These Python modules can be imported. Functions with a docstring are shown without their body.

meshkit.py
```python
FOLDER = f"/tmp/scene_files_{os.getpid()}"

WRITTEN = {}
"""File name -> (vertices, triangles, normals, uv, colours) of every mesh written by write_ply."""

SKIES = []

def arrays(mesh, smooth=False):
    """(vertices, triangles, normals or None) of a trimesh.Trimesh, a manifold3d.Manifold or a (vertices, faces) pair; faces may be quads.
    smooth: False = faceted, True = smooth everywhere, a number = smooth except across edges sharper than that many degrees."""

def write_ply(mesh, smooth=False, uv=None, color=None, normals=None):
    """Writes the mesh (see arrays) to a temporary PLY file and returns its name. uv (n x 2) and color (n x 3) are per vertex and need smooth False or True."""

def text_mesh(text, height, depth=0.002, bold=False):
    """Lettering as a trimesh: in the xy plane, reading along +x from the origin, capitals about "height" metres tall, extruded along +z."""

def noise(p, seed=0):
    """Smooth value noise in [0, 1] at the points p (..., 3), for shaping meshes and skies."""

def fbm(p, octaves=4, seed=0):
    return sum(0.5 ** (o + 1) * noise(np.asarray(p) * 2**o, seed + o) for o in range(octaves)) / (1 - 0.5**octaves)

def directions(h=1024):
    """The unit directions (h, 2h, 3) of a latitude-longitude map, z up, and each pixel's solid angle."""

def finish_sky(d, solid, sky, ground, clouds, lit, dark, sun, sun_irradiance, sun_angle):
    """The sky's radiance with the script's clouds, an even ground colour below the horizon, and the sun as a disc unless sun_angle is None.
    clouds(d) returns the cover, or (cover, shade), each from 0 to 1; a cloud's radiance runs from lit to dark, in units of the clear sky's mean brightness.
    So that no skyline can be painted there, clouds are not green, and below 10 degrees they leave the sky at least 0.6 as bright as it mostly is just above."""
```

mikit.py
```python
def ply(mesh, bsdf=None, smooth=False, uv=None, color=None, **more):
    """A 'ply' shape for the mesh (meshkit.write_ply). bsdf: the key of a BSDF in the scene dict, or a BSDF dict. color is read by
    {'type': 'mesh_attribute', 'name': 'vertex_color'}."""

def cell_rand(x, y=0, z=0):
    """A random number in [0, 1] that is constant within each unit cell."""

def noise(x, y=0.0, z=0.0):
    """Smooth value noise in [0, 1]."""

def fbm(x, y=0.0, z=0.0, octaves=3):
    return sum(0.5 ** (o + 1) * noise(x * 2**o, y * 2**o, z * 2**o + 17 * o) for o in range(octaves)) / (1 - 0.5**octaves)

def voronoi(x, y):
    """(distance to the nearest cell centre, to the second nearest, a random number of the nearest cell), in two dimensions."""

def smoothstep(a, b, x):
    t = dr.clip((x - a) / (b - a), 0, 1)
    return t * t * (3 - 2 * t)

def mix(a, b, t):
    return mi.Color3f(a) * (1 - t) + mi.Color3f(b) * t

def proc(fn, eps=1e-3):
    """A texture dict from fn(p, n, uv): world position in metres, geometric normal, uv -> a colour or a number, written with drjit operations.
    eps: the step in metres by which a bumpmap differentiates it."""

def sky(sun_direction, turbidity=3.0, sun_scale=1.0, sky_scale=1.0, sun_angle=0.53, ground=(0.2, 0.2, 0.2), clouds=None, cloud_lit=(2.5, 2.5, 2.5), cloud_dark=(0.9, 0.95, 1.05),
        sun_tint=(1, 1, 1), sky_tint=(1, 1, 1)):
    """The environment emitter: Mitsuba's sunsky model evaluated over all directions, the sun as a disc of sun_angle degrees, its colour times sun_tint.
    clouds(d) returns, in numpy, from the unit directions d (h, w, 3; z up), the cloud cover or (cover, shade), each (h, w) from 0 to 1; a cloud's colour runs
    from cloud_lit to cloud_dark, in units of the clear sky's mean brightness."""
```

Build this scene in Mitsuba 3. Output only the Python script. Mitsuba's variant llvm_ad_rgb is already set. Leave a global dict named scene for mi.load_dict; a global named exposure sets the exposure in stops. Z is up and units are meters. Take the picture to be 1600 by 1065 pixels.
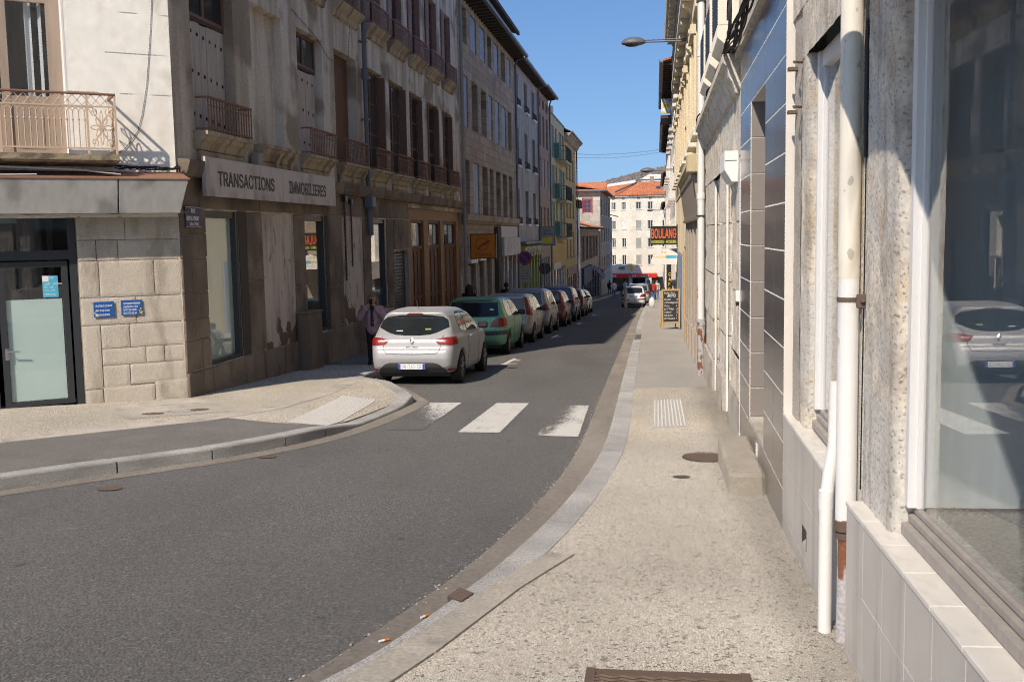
import math, random
import numpy as np
import trimesh
import drjit as dr
import mitsuba as mi
import manifold3d as m3
from shapely.geometry import Polygon, box as sbox, LineString, Point
from shapely.ops import unary_union
import mikit, meshkit
from mikit import proc, noise, fbm, voronoi, cell_rand, smoothstep, mix

T = mi.ScalarTransform4f
scene, labels = {}, {}

# ------------------------------------------------------------------ camera, sky, exposure
exposure = 1.6
SLOPE = 0.046                         # the street falls 4.6 cm per metre
EYE = np.array([0, 0, 1.65])
cam_fwd, cam_up = np.array([-0.13768, 0.98525, -0.10148]), np.array([0.0040, 0.1029, 0.9947])
scene['camera'] = {'type': 'perspective', 'fov': 52.43, 'fov_axis': 'x', 'near_clip': 0.05, 'far_clip': 6000.0,
                   'to_world': T().look_at(origin=EYE.tolist(), target=(EYE + 10 * cam_fwd).tolist(), up=cam_up.tolist())}
SUN_EL, SUN_AZ = math.radians(38.0), math.radians(17.2)
SUN = [-math.sin(SUN_AZ) * math.cos(SUN_EL), -math.cos(SUN_AZ) * math.cos(SUN_EL), math.sin(SUN_EL)]
scene['sky'] = mikit.sky(SUN, turbidity=3.6, sun_scale=1.12, sky_scale=.95, sun_tint=(.94, 1.0, 1.145), sky_tint=(.78, 1.0, 1.30))

# ------------------------------------------------------------------ helpers
rng = np.random.default_rng(7)
rnd = random.Random(11)
used = {}


def num(k):
    if k not in used:
        used[k] = 0
        return k
    used[k] += 1
    return f'{k}_{used[k]:03d}'


def tag(k, label=None, cat=None, group=None, kind=None):
    d = labels.setdefault(k, {})
    for a, b in (('label', label), ('category', cat), ('group', group), ('kind', kind)):
        if b:
            d[a] = b
    return k


def thing(name, label, cat, group=None):
    return tag(num(name), label, cat, group)


def add(name, mesh, mat, parent=None, smooth=False, label=None, cat=None, group=None, kind=None, **more):
    k = num(parent + '__' + name if parent else name)
    if isinstance(mesh, list):
        mesh = cat_(mesh)
    scene[k] = mesh if isinstance(mesh, dict) else mikit.ply(mesh, mat, smooth=smooth, **more)
    if label or cat or group or kind:
        tag(k, label, cat, group, kind)
    return k


def cat_(ms):
    ms = [trimesh.Trimesh(*(m if isinstance(m, tuple) else (m.vertices, m.faces)), process=False) for m in ms]
    return trimesh.util.concatenate(ms) if len(ms) > 1 else ms[0]


BF = np.array([[0, 2, 1], [0, 3, 2], [4, 5, 6], [4, 6, 7], [0, 1, 5], [0, 5, 4], [1, 2, 6], [1, 6, 5], [2, 3, 7], [2, 7, 6], [3, 0, 4], [3, 4, 7]])


def hexa(v8):
    return trimesh.Trimesh(np.array(v8, float), BF, process=False)


def bx(x0, x1, y0, y1, z0, z1, ch=0.0):
    x0, x1, y0, y1, z0, z1 = min(x0, x1), max(x0, x1), min(y0, y1), max(y0, y1), min(z0, z1), max(z0, z1)
    if ch <= 0:
        return hexa([[x0, y0, z0], [x1, y0, z0], [x1, y1, z0], [x0, y1, z0], [x0, y0, z1], [x1, y0, z1], [x1, y1, z1], [x0, y1, z1]])
    ch = min(ch, (x1 - x0) / 2.2, (y1 - y0) / 2.2, (z1 - z0) / 2.2)
    p = []
    for a in (x0, x1):
        for b in (y0, y1):
            for c in (z0, z1):
                sa, sb, sc = (1 if a == x0 else -1), (1 if b == y0 else -1), (1 if c == z0 else -1)
                p += [[a, b + sb * ch, c + sc * ch], [a + sa * ch, b, c + sc * ch], [a + sa * ch, b + sb * ch, c]]
    return hull(p)


def hull(p):
    m = m3.Manifold.hull_points(np.array(p, float)).to_mesh()
    return trimesh.Trimesh(m.vert_properties[:, :3], m.tri_verts, process=False)


def man(mesh):
    return m3.Manifold(m3.Mesh(np.asarray(mesh.vertices, np.float32), np.asarray(mesh.faces, np.uint32)))


def unman(m):
    m = m.to_mesh()
    return trimesh.Trimesh(m.vert_properties[:, :3].astype(float), m.tri_verts.astype(int), process=False)


def bar(p, q, r=0.02, n=6, r2=None):
    """a round bar from p to q"""
    p, q = np.asarray(p, float), np.asarray(q, float)
    d = (q - p) / (np.linalg.norm(q - p) + 1e-12)
    a = np.cross(d, [0, 0, 1.0] if abs(d[2]) < .9 else [1.0, 0, 0])
    a /= np.linalg.norm(a)
    b = np.cross(d, a)
    g = np.arange(n) * 2 * np.pi / n
    ring = np.cos(g)[:, None] * a + np.sin(g)[:, None] * b
    v = np.vstack([p + r * ring, q + (r if r2 is None else r2) * ring, [p], [q]])
    f = []
    for i in range(n):
        j = (i + 1) % n
        f += [[i, j, n + j], [i, n + j, n + i], [2 * n, j, i], [2 * n + 1, n + i, n + j]]
    return trimesh.Trimesh(v, f, process=False)


def tube(pts, r=0.01, n=6):
    pts = np.asarray(pts, float)
    t = np.gradient(pts, axis=0)
    t /= np.linalg.norm(t, axis=1, keepdims=True) + 1e-9
    v, f = [], []
    a = np.cross(t[0], [0.31, 0.2, 0.93])
    g = np.arange(n) * 2 * np.pi / n
    for i in range(len(pts)):
        a = a - t[i] * (a @ t[i])
        a /= np.linalg.norm(a) + 1e-9
        b = np.cross(t[i], a)
        v.append(pts[i] + r * (np.cos(g)[:, None] * a + np.sin(g)[:, None] * b))
    for i in range(len(pts) - 1):
        for j in range(n):
            k = (j + 1) % n
            f += [[i * n + j, i * n + k, (i + 1) * n + k], [i * n + j, (i + 1) * n + k, (i + 1) * n + j]]
    v = np.vstack(v + [pts[:1], pts[-1:]])
    for j in range(n):
        k = (j + 1) % n
        f += [[len(v) - 2, k, j], [len(v) - 1, (len(pts) - 1) * n + j, (len(pts) - 1) * n + k]]
    return trimesh.Trimesh(v, f, process=False)


def sag(p, q, s, n=14):
    u = np.linspace(0, 1, n)[:, None]
    m = np.asarray(p, float) * (1 - u) + np.asarray(q, float) * u
    m[:, 2] -= s * 4 * (u * (1 - u))[:, 0]
    return m


def ext(poly, h):
    ps = getattr(poly, 'geoms', [poly])
    return cat_([trimesh.creation.extrude_polygon(p, h, engine='earcut') for p in ps if p.area > 1e-9])


class Frame:
    """a facade: u along it, w out of it, z up"""

    def __init__(s, p0, t, n):
        s.p, s.t, s.n = np.array(p0, float), np.array(t, float), np.array(n, float)
        s.M = np.stack([s.t, s.n, [0, 0, 1.0]], 1)
        s.flip = np.linalg.det(s.M) < 0

    def map(s, m):
        v, f = np.asarray(m.vertices) @ s.M.T + s.p, np.asarray(m.faces)
        return trimesh.Trimesh(v, f[:, ::-1] if s.flip else f, process=False)

    def pt(s, u, w, z):
        return s.p + s.t * u + s.n * w + np.array([0, 0, z])

    def box(s, u0, u1, w0, w1, z0, z1, ch=0.0):
        return s.map(bx(u0, u1, w0, w1, z0, z1, ch))

    def poly(s, poly, w0, w1):
        """a polygon drawn in (u, z), from depth w0 to w1"""
        m = ext(poly, w1 - w0)
        v = m.vertices[:, [0, 2, 1]] + [0, w0, 0]
        return s.map(trimesh.Trimesh(v, m.faces[:, ::-1], process=False))

    def prof(s, pts, u0, u1):
        """a moulding: profile in (w, z) run from u0 to u1"""
        m = ext(Polygon(pts), u1 - u0)
        v = np.stack([u0 + m.vertices[:, 2], m.vertices[:, 0], m.vertices[:, 1]], 1)
        return s.map(trimesh.Trimesh(v, m.faces, process=False))

    def text(s, txt, u, w, z, h, squeeze=1.0, bold=False, depth=.006, back=False, slant=0.0, lean=0.0):
        """lettering that reads rightwards for someone who faces the facade; u is its left end"""
        m = meshkit.text_mesh(txt, h, depth, bold)
        v = np.array(m.vertices)
        v[:, 0] = (v[:, 0] - v[:, 0].min()) * squeeze + slant * v[:, 1]
        sg = 1 if s.flip else -1                       # a viewer who looks at the face sees u run to the right on a flipped frame
        w3 = np.stack([u + sg * v[:, 0], w + v[:, 2] + lean * v[:, 1], z + v[:, 1]], 1)
        return s.map(trimesh.Trimesh(w3, m.faces[:, ::-1] if sg > 0 else m.faces, process=False))


def gz(y):
    return -SLOPE * y


# ------------------------------------------------------------------ materials
def fbm(x, y=0.0, z=0.0, octaves=3):
    """the kit's noise, turned so that its lattice lies along no wall"""
    x, y, z = mi.Float(x), mi.Float(y), mi.Float(z)
    return mikit.fbm(.80 * x + .51 * y + .32 * z, -.55 * x + .79 * y + .27 * z + 7.3, -.16 * x - .40 * y + .90 * z + 3.1, octaves)


def rgb(c):
    return {'type': 'rgb', 'value': list(c)} if not isinstance(c, dict) else c


def mat(name, col, rough=.7, bump=None, bscale=1.0, **k):
    if callable(col):
        col = proc(col)
    b = {'type': 'principled', 'base_color': rgb(col), 'roughness': rough, **k}
    if bump is not None:
        b = {'type': 'bumpmap', 'height': proc(bump, eps=k.pop('eps', .002) if 'eps' in k else .002), 'scale': bscale, 'bsdf': b}
    scene[name] = {'type': 'twosided', 'bsdf': b}
    return name


def f_asphalt(p, n, uv):
    a = noise(p.x * 95, p.y * 95, 3)
    b = fbm(p.x * 1.1, p.y * .5, 1, 3)
    sp = smoothstep(.80, .93, noise(p.x * 60, p.y * 60, 9))
    v = .102 * (.70 + .6 * a) * (.82 + .36 * b) + .05 * sp
    # a transverse joint, and hairline cracks
    cr = dr.abs(p.y - 21.6 - .5 * fbm(p.x * 1.3, 2, 1, 3)) + .03 * (mikit.noise(p.x * 9, 1, 2) > .8)
    v *= 1 - .4 * smoothstep(.022, .008, cr)
    # oil drips and tar spots
    d1, d2, r = voronoi(p.x * 1.7, p.y * 1.1)
    v *= 1 - .28 * smoothstep(.10, .03, d1 + .25 * r) - .10 * smoothstep(.5, .75, fbm(p.x * .9, p.y * .28, 6, 3))
    # the worn wheel tracks of the lane
    return mi.Color3f(v * 1.02, v, v * .985)


mat('m_asphalt', f_asphalt, .85, lambda p, n, uv: noise(p.x * 95, p.y * 95, 3), .006)


def f_agg(p, n, uv):
    d1, d2, r = voronoi(p.x * 74, p.y * 74)
    e = smoothstep(.02, .22, d2 - d1)
    big = fbm(p.x * .9, p.y * .9, 2, 3)
    dark = smoothstep(.945, .95, r)
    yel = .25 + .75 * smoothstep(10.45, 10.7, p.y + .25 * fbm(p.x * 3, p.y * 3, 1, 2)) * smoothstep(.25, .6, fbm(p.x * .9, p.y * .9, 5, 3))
    v = mix((.455, .42, .365), (.645, .61, .555), r)
    v = mix(v, mi.Color3f(.50, .445, .34) * (.8 + .5 * r), yel * .5)
    v = mix(v, (.11, .10, .095), dark * .85)
    gum = smoothstep(.055, .035, voronoi(p.x * 1.9 + 3, p.y * 1.6)[0])
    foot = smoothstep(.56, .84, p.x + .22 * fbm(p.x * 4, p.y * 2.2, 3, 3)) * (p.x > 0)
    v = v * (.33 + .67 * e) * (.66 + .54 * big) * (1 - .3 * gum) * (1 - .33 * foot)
    return v


mat('m_aggregate', f_agg, .85, lambda p, n, uv: smoothstep(0, .35, voronoi(p.x * 74, p.y * 74)[1] - voronoi(p.x * 74, p.y * 74)[0]), .004)


def f_granite(p, n, uv):
    a = noise(p.x * 160, p.y * 160, p.z * 160)
    b = fbm(p.x * 2.2, p.y * 2.2, p.z * 6, 3)
    v = .33 * (.55 + .9 * a) * (.62 + .7 * b)
    return mi.Color3f(v * 1.0, v * .985, v * .955)


mat('m_granite', f_granite, .75, lambda p, n, uv: fbm(p.x * 60, p.y * 60, p.z * 60, 2), .006)


def f_gutter(p, n, uv):
    a = fbm(p.x * 40, p.y * 40, 1, 2)
    b = fbm(p.x * 2.4, p.y * .7, 4, 3)
    v = .17 * (.75 + .5 * a) * (.65 + .7 * b)
    return mi.Color3f(v * 1.09, v * .98, v * .86)


mat('m_gutter', f_gutter, .85)


def f_concrete(p, n, uv):
    a = noise(p.x * 70, p.y * 70, p.z * 70)
    b = fbm(p.x * 2.0, p.y * 2.0, p.z * 3.0, 3)
    c = smoothstep(.58, .75, fbm(p.x * 5 + 3, p.y * 5, p.z * 4, 2))
    v = .34 * (.8 + .4 * a) * (.7 + .6 * b) * (1 - .25 * c)
    return mi.Color3f(v * 1.05, v * .97, v * .85)


mat('m_concrete', f_concrete, .85, lambda p, n, uv: fbm(p.x * 40, p.y * 40, p.z * 40, 2), .006)


def f_white_render(p, n, uv):
    s = p.x + p.y
    a = fbm(s * 7, p.z * 7, 1, 3)
    st = smoothstep(.55, .8, fbm(s * 3.1, p.z * .9 + 3, 2, 3))
    sp = smoothstep(.6, .8, fbm(s * 2.2, p.z * 2.5 + 8, 5, 3))
    v = mix((.88, .865, .81), (.66, .615, .52), .35 * st + .5 * sp)
    row = p.z / .56 + .35
    fz = row - dr.floor(row)
    cr = smoothstep(.02, .008, dr.minimum(fz, 1 - fz)) * smoothstep(.50, .58, fbm(s * 1.9, dr.floor(row + .5) * 3.7, 2, 2))
    return v * (.88 + .2 * a) * (1 - .62 * cr)


def b_white_render(p, n, uv):
    s = (p.x + p.y) * .713
    row = p.z / .56 + .35
    col = s / .95 + .5 * cell_rand(row, 4, 2)
    fz, fs = row - dr.floor(row), col - dr.floor(col)
    j = dr.maximum(smoothstep(.05, .01, dr.minimum(fz, 1 - fz)), smoothstep(.03, .008, dr.minimum(fs, 1 - fs)))
    return mikit.fbm(p.x * 46, p.y * 46, p.z * 46, 3) + .5 * fbm(s * 9, p.z * 9, 2, 2) - .18 * j


mat('m_white_render', f_white_render, .9, b_white_render, .005)


def f_sandstone(p, n, uv):
    s = p.x + p.y * 1.02
    g = noise(s * 110, p.z * 110, p.x * 20)
    b = fbm(s * 2.1, p.z * 2.1, 3, 3)
    st = smoothstep(.5, .75, fbm(s * 5 + 1, p.z * 2.2, 7, 3))
    v = mix((.56, .515, .44), (.46, .415, .35), b)
    v = mix(v, (.24, .20, .16), .45 * st)
    return v * (.78 + .44 * g)


mat('m_sandstone', f_sandstone, .9, lambda p, n, uv: fbm((p.x + p.y) * 45, p.z * 45, p.x * 9, 3), .012)


def f_grime(p, n, uv):
    s = p.y + p.x * .9
    st = fbm(s * 4.2, p.z * .45, 2, 3)
    bl = fbm(s * 1.1, p.z * 1.3 + 5, 4, 3)
    g = noise(s * 60, p.z * 60, 1)
    v = mix((.62, .565, .49), (.41, .345, .27), smoothstep(.35, .7, st))
    v = mix(v, (.22, .17, .125), .75 * smoothstep(.52, .68, bl))
    return v * (.85 + .3 * g)


mat('m_grime', f_grime, .9, lambda p, n, uv: fbm(p.y * 16, p.z * 16, p.x * 6, 3), .012)


def f_carved(p, n, uv):
    st = fbm(p.y * 6, p.z * 1.2, 2, 3)
    v = mix((.46, .385, .28), (.22, .18, .135), smoothstep(.35, .75, st))
    return v * (.85 + .3 * noise(p.y * 40, p.z * 40, p.x * 20))


mat('m_carved', f_carved, .9, lambda p, n, uv: noise(p.y * 26, p.z * 20, p.x * 12), .02)


def f_ashlar(p, n, uv):
    row = p.z / .31
    off = cell_rand(row, 3, 1) * .9
    col = (p.y + off) / .78
    fz, fy = row - dr.floor(row), col - dr.floor(col)
    j = dr.maximum(smoothstep(.055, .02, dr.minimum(fz, 1 - fz)), smoothstep(.02, .008, dr.minimum(fy, 1 - fy)))
    r = cell_rand(col, row, 5)
    st = fbm(p.y * 2.2, p.z * .6, 3, 3)
    v = mix((.40, .325, .25), (.31, .245, .185), r) * (.7 + .6 * st)
    return mix(v, (.17, .14, .11), j * .8)


mat('m_ashlar', f_ashlar, .9)


def f_plaster_grey(p, n, uv):
    b = fbm(p.y * 1.2, p.z * .8, p.x, 3)
    st = smoothstep(.5, .8, fbm(p.y * 3.0, p.z * .35, 2, 3))
    v = .36 * (.75 + .5 * b) * (1 - .3 * st)
    return mi.Color3f(v * 1.02, v * .97, v * .92)


mat('m_plaster_grey', f_plaster_grey, .9)


def f_cream(p, n, uv):
    b = fbm((p.x + p.y) * 1.3, p.z * .9, p.x, 3)
    st = smoothstep(.52, .8, fbm((p.y + p.x) * 2.6, p.z * .5, 4, 3))
    v = mix((.68, .59, .43), (.50, .42, .30), .7 * st)
    return v * (.8 + .4 * b)


mat('m_cream', f_cream, .9)


def f_pale(p, n, uv):
    b = fbm((p.x + p.y) * 1.3, p.z * 1.1, p.x, 3)
    st = smoothstep(.52, .8, fbm((p.y + p.x) * 2.0, p.z * .5, 4, 3))
    row = p.z / .42
    col = (p.x + p.y * .6) / .9 + cell_rand(row, 1, 2)
    r = cell_rand(col, row, 7)
    v = mix((.76, .72, .63), (.66, .61, .52), .5 * st + .35 * r)
    return v * (.85 + .3 * b)


mat('m_pale', f_pale, .9)


def f_oldstone(p, n, uv):
    a = fbm(p.x * 9, p.y * 9, p.z * 7, 4)
    b = fbm(p.x * 2.1, p.y * 2.1, p.z * 1.7, 4)
    g = mikit.fbm(p.x * 60, p.y * 60, p.z * 60, 2)
    pit = smoothstep(.64, .74, fbm(p.x * 85, p.y * 85, p.z * 85, 2))
    drip = smoothstep(.5, .72, fbm(p.x * 16, p.y * 16, p.z * 1.1, 3))
    rust = smoothstep(.60, .74, fbm(p.x * 5 + 2, p.y * 5, p.z * 3, 4))
    v = mix((.60, .55, .47), (.44, .40, .345), smoothstep(.35, .68, a))
    v = mix(v, (.50, .49, .46), .8 * smoothstep(.45, .6, b))
    v = mix(v, (.44, .335, .21), .45 * rust)
    return v * (1 - .4 * pit) * (.80 + .4 * g) * (1 - .22 * drip)


mat('m_oldstone', f_oldstone, .9, lambda p, n, uv: mikit.fbm(p.x * 52, p.y * 52, p.z * 52, 4) - .5 * smoothstep(.62, .72, fbm(p.x * 85, p.y * 85, p.z * 85, 2)), .006)


def f_wood(p, n, uv):
    g = fbm((p.x + p.y) * 30, p.z * 1.6, 3, 3)
    return mix((.17, .085, .045), (.085, .042, .025), g)


mat('m_wood', f_wood, .6)


def f_greywood(p, n, uv):
    g = fbm((p.x + p.y) * 40, p.z * 2.2, 3, 3)
    return mix((.36, .335, .305), (.26, .235, .21), g)


mat('m_greywood', f_greywood, .8)


def f_rooftile(p, n, uv):
    r = cell_rand(p.x / .22, p.y / .22, 1)
    b = fbm(p.x * .8, p.y * .8, p.z, 2)
    rib = .75 + .25 * dr.abs(dr.sin(p.x * 14))
    return mix((.46, .155, .07), (.56, .21, .10), r) * (.7 + .5 * b) * rib


mat('m_rooftile', f_rooftile, .85)


def f_peel(p, n, uv):
    """cream poster paint that has peeled off the lower wall"""
    e = fbm(p.y * 3.2, p.z * 2.4, 3, 4) + .42 * smoothstep(.1, .95, p.z + .25)
    keep = smoothstep(.46, .49, e)
    sc = smoothstep(.6, .75, fbm(p.y * 9, p.z * 5, 6, 3))
    st = fbm(p.y * 5, p.z * .8, 2, 3)
    v = mix((.60, .52, .455), (.43, .35, .295), smoothstep(.4, .75, st))
    v = mix(v, (.25, .18, .14), sc * .8)
    return mix((.17, .115, .085), v, keep)


mat('m_peel', f_peel, .85)


def f_zebra(p, n, uv):
    w = fbm(p.x * 14, p.y * 5, 2, 4)
    ya, xa = (p.y - 11.9) / 3.05, p.x
    g1 = smoothstep(.25, .95, ya + .9 * (xa + 3.05))            # left bar: worn away towards its near end
    g3 = smoothstep(-1.42, -1.0, xa) * .9 + .35 * smoothstep(.4, .05, ya)   # right bar: worn along its left side
    g = dr.select(xa < -2.6, g1, dr.select(xa < -1.6, 1.0, g3))
    k = smoothstep(.16, .62, g * .62 + (w - .5) * .55 + (mikit.noise(p.x * 70, p.y * 45, 2) - .5) * .34)
    return mix(f_asphalt(p, n, uv), (.50, .495, .475), k * .92)


mat('m_zebra', f_zebra, .85, lambda p, n, uv: noise(p.x * 95, p.y * 95, 3), .006)


def f_rust(p, n, uv):
    a = fbm((p.x + p.y) * 26, p.z * 9, 2, 3)
    k = smoothstep(.44, .54, a)
    return mix((.20, .085, .045), (.42, .41, .42), k) * (.7 + .6 * noise(p.x * 90, p.y * 90, p.z * 90))


mat('m_rusty', f_rust, .8)


def f_pipe(p, n, uv):
    a = fbm((p.x + p.y) * 8, p.z * 2.2, 2, 3)
    st = smoothstep(.52, .72, a)
    old = smoothstep(1.42, 1.44, p.z)
    return mix((.74, .745, .75), mix((.74, .72, .65), (.46, .39, .28), .8 * st), old) * (.90 + .14 * a) * (1 - .35 * old * smoothstep(.70, .74, fbm(p.x * 30, p.y * 30, p.z * 14, 3))) * (1 - .22 * smoothstep(.52, .7, fbm(p.x * 14, p.y * 14, p.z * 1.2 + 9, 3)))


mat('m_pipe', f_pipe, .45)
mat('m_white', (.74, .74, .73), .5)
mat('m_white_frame', (.66, .67, .68), .35)
mat('m_shutter_pale', lambda p, n, uv: mi.Color3f(.47, .42, .375) * (.7 + .6 * fbm(p.y * 34, p.z * 1.8, 3, 3)), .8)
mat('m_tile_dark', (.115, .100, .095), .17, specular=.75)
mat('m_tile_jamb', (.24, .215, .20), .35)
mat('m_grout', (.66, .63, .59), .9)
mat('m_tile_pale', lambda p, n, uv: mi.Color3f(.48, .46, .43) * (.9 + .2 * fbm(p.y * 3, p.z * 3, 2, 3)) * (1 - .15 * smoothstep(.5, .75, fbm(p.y * 13, p.z * 1.3, 5, 3)) - .22 * smoothstep(-.05, -.3, p.z + .1 * fbm(p.y * 8, 1, 3, 2))), .3)
mat('m_tile_cap', lambda p, n, uv: mi.Color3f(.68, .655, .605) * (.86 + .2 * fbm(p.x * 12, p.y * 5, 2, 3)) * (1 - .10 * smoothstep(.5, .8, fbm(p.x * 30, p.y * 11, 4, 3))), .35)
mat('m_tactile', (.37, .355, .325), .7)
mat('m_stud', (.60, .59, .565), .6)
mat('m_step', lambda p, n, uv: mi.Color3f(.30, .27, .225) * (.6 + .35 * fbm(p.x * 5, p.y * 5, p.z * 5, 4) + .4 * mikit.fbm(p.x * 50, p.y * 50, p.z * 50, 2)), .9, lambda p, n, uv: mikit.fbm(p.x * 40, p.y * 40, p.z * 40, 3), .006)
mat('m_dark_metal', (.035, .04, .047), .4)
mat('m_black', (.012, .012, .013), .5)
mat('m_rubber', (.022, .022, .023), .8)
mat('m_iron', (.12, .085, .065), .7)
mat('m_zinc', (.16, .17, .19), .45, metallic=.4)
mat('m_lead_pipe', (.13, .14, .17), .5)
mat('m_soot', (.075, .062, .052), .85)
mat('m_rail_tan', (.53, .405, .30), .6)
mat('m_door_tan', lambda p, n, uv: mi.Color3f(.34, .27, .215) * (.8 + .4 * fbm(p.x * 20, p.y * 20, p.z * 1.5, 3)), .6)
mat('m_slab', lambda p, n, uv: mix((.30, .25, .17), (.13, .105, .08), smoothstep(.4, .65, fbm(p.x * 7, p.y * 7, p.z * 6, 4))), .9, lambda p, n, uv: mikit.fbm(p.x * 40, p.y * 40, p.z * 40, 3), .012)
mat('m_rail_rust', (.22, .115, .075), .7)
mat('m_brown_paint', (.17, .095, .068), .6)
mat('m_red_shutter', (.29, .165, .135), .6)
mat('m_garage', (.30, .155, .06), .6)
mat('m_garage_door', (.13, .05, .026), .6)
mat('m_blue_shutter', (.30, .35, .46), .6)
mat('m_green_shutter', (.10, .20, .17), .6)
mat('m_lilac_shutter', (.36, .34, .42), .6)
mat('m_taupe', (.36, .315, .265), .55)
mat('m_sign_white', (.52, .49, .47), .6)
mat('m_sign_text', (.075, .07, .068), .6)
mat('m_frost', (.52, .66, .63), .35)
mat('m_interior', (.045, .045, .045), .9)
mat('m_interior_pale', lambda p, n, uv: mi.Color3f(.48, .58, .63) * (.82 + .3 * fbm(p.x * 26, p.y * 26, p.z * 1.1, 3)), .8)
mat('m_cabinet', lambda p, n, uv: mi.Color3f(.17, .13, .10) * (.6 + .8 * fbm(p.y * 6, p.z * 1.5, p.x * 4, 3)), .7)
mat('m_curtain', (.60, .66, .68), .8)
mat('m_carpet', lambda p, n, uv: mi.Color3f(.16, .18, .18) * (.5 + noise(p.x * 140, p.y * 140, 1)), .95)
mat('m_blue_plaque', (.02, .10, .36), .4)
mat('m_navy_plate', (.02, .022, .09), .35)
mat('m_ink_white', (.75, .75, .75), .5)
mat('m_yellow', (.75, .55, .03), .5)
mat('m_poster_cyan', (.09, .42, .62), .5)
mat('m_orange', (.62, .20, .008), .5)
mat('m_sign_red', (.42, .03, .015), .5)
mat('m_awning_red', (.55, .02, .012), .6)
mat('m_boul_red', (.78, .13, .03), .5)
mat('m_boul_yellow', (.55, .58, .10), .5)
mat('m_blue_sign', (.01, .035, .25), .4)
mat('m_oak', (.52, .34, .14), .55)
mat('m_slate', (.03, .03, .033), .7)
mat('m_lime', (.34, .40, .16), .6)
mat('m_blue_shop', (.035, .05, .11), .6)
mat('m_ochre', (.50, .36, .16), .85)
mat('m_ochre_pale', (.50, .43, .27), .85)
mat('m_pink_stone', (.34, .25, .20), .9)
mat('m_roof_dark', (.07, .055, .05), .8)
mat('m_grey_sign', (.34, .34, .31), .5)
mat('m_skylight', (.05, .07, .13), .15)
mat('m_asphalt_patch', lambda p, n, uv: mi.Color3f(.128, .122, .115) * (.55 + .5 * noise(p.x * 90, p.y * 90, 1) + .4 * fbm(p.x * 3, p.y * 3, 1, 3)), .9)
mat('m_pavement_far', lambda p, n, uv: mi.Color3f(.235, .225, .21) * (.75 + .3 * noise(p.x * 80, p.y * 80, 2) + .3 * fbm(p.x * 2, p.y * .8, 3, 3)), .9)
scene['m_glass'] = {'type': 'thindielectric', 'int_ior': 1.5}
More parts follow.
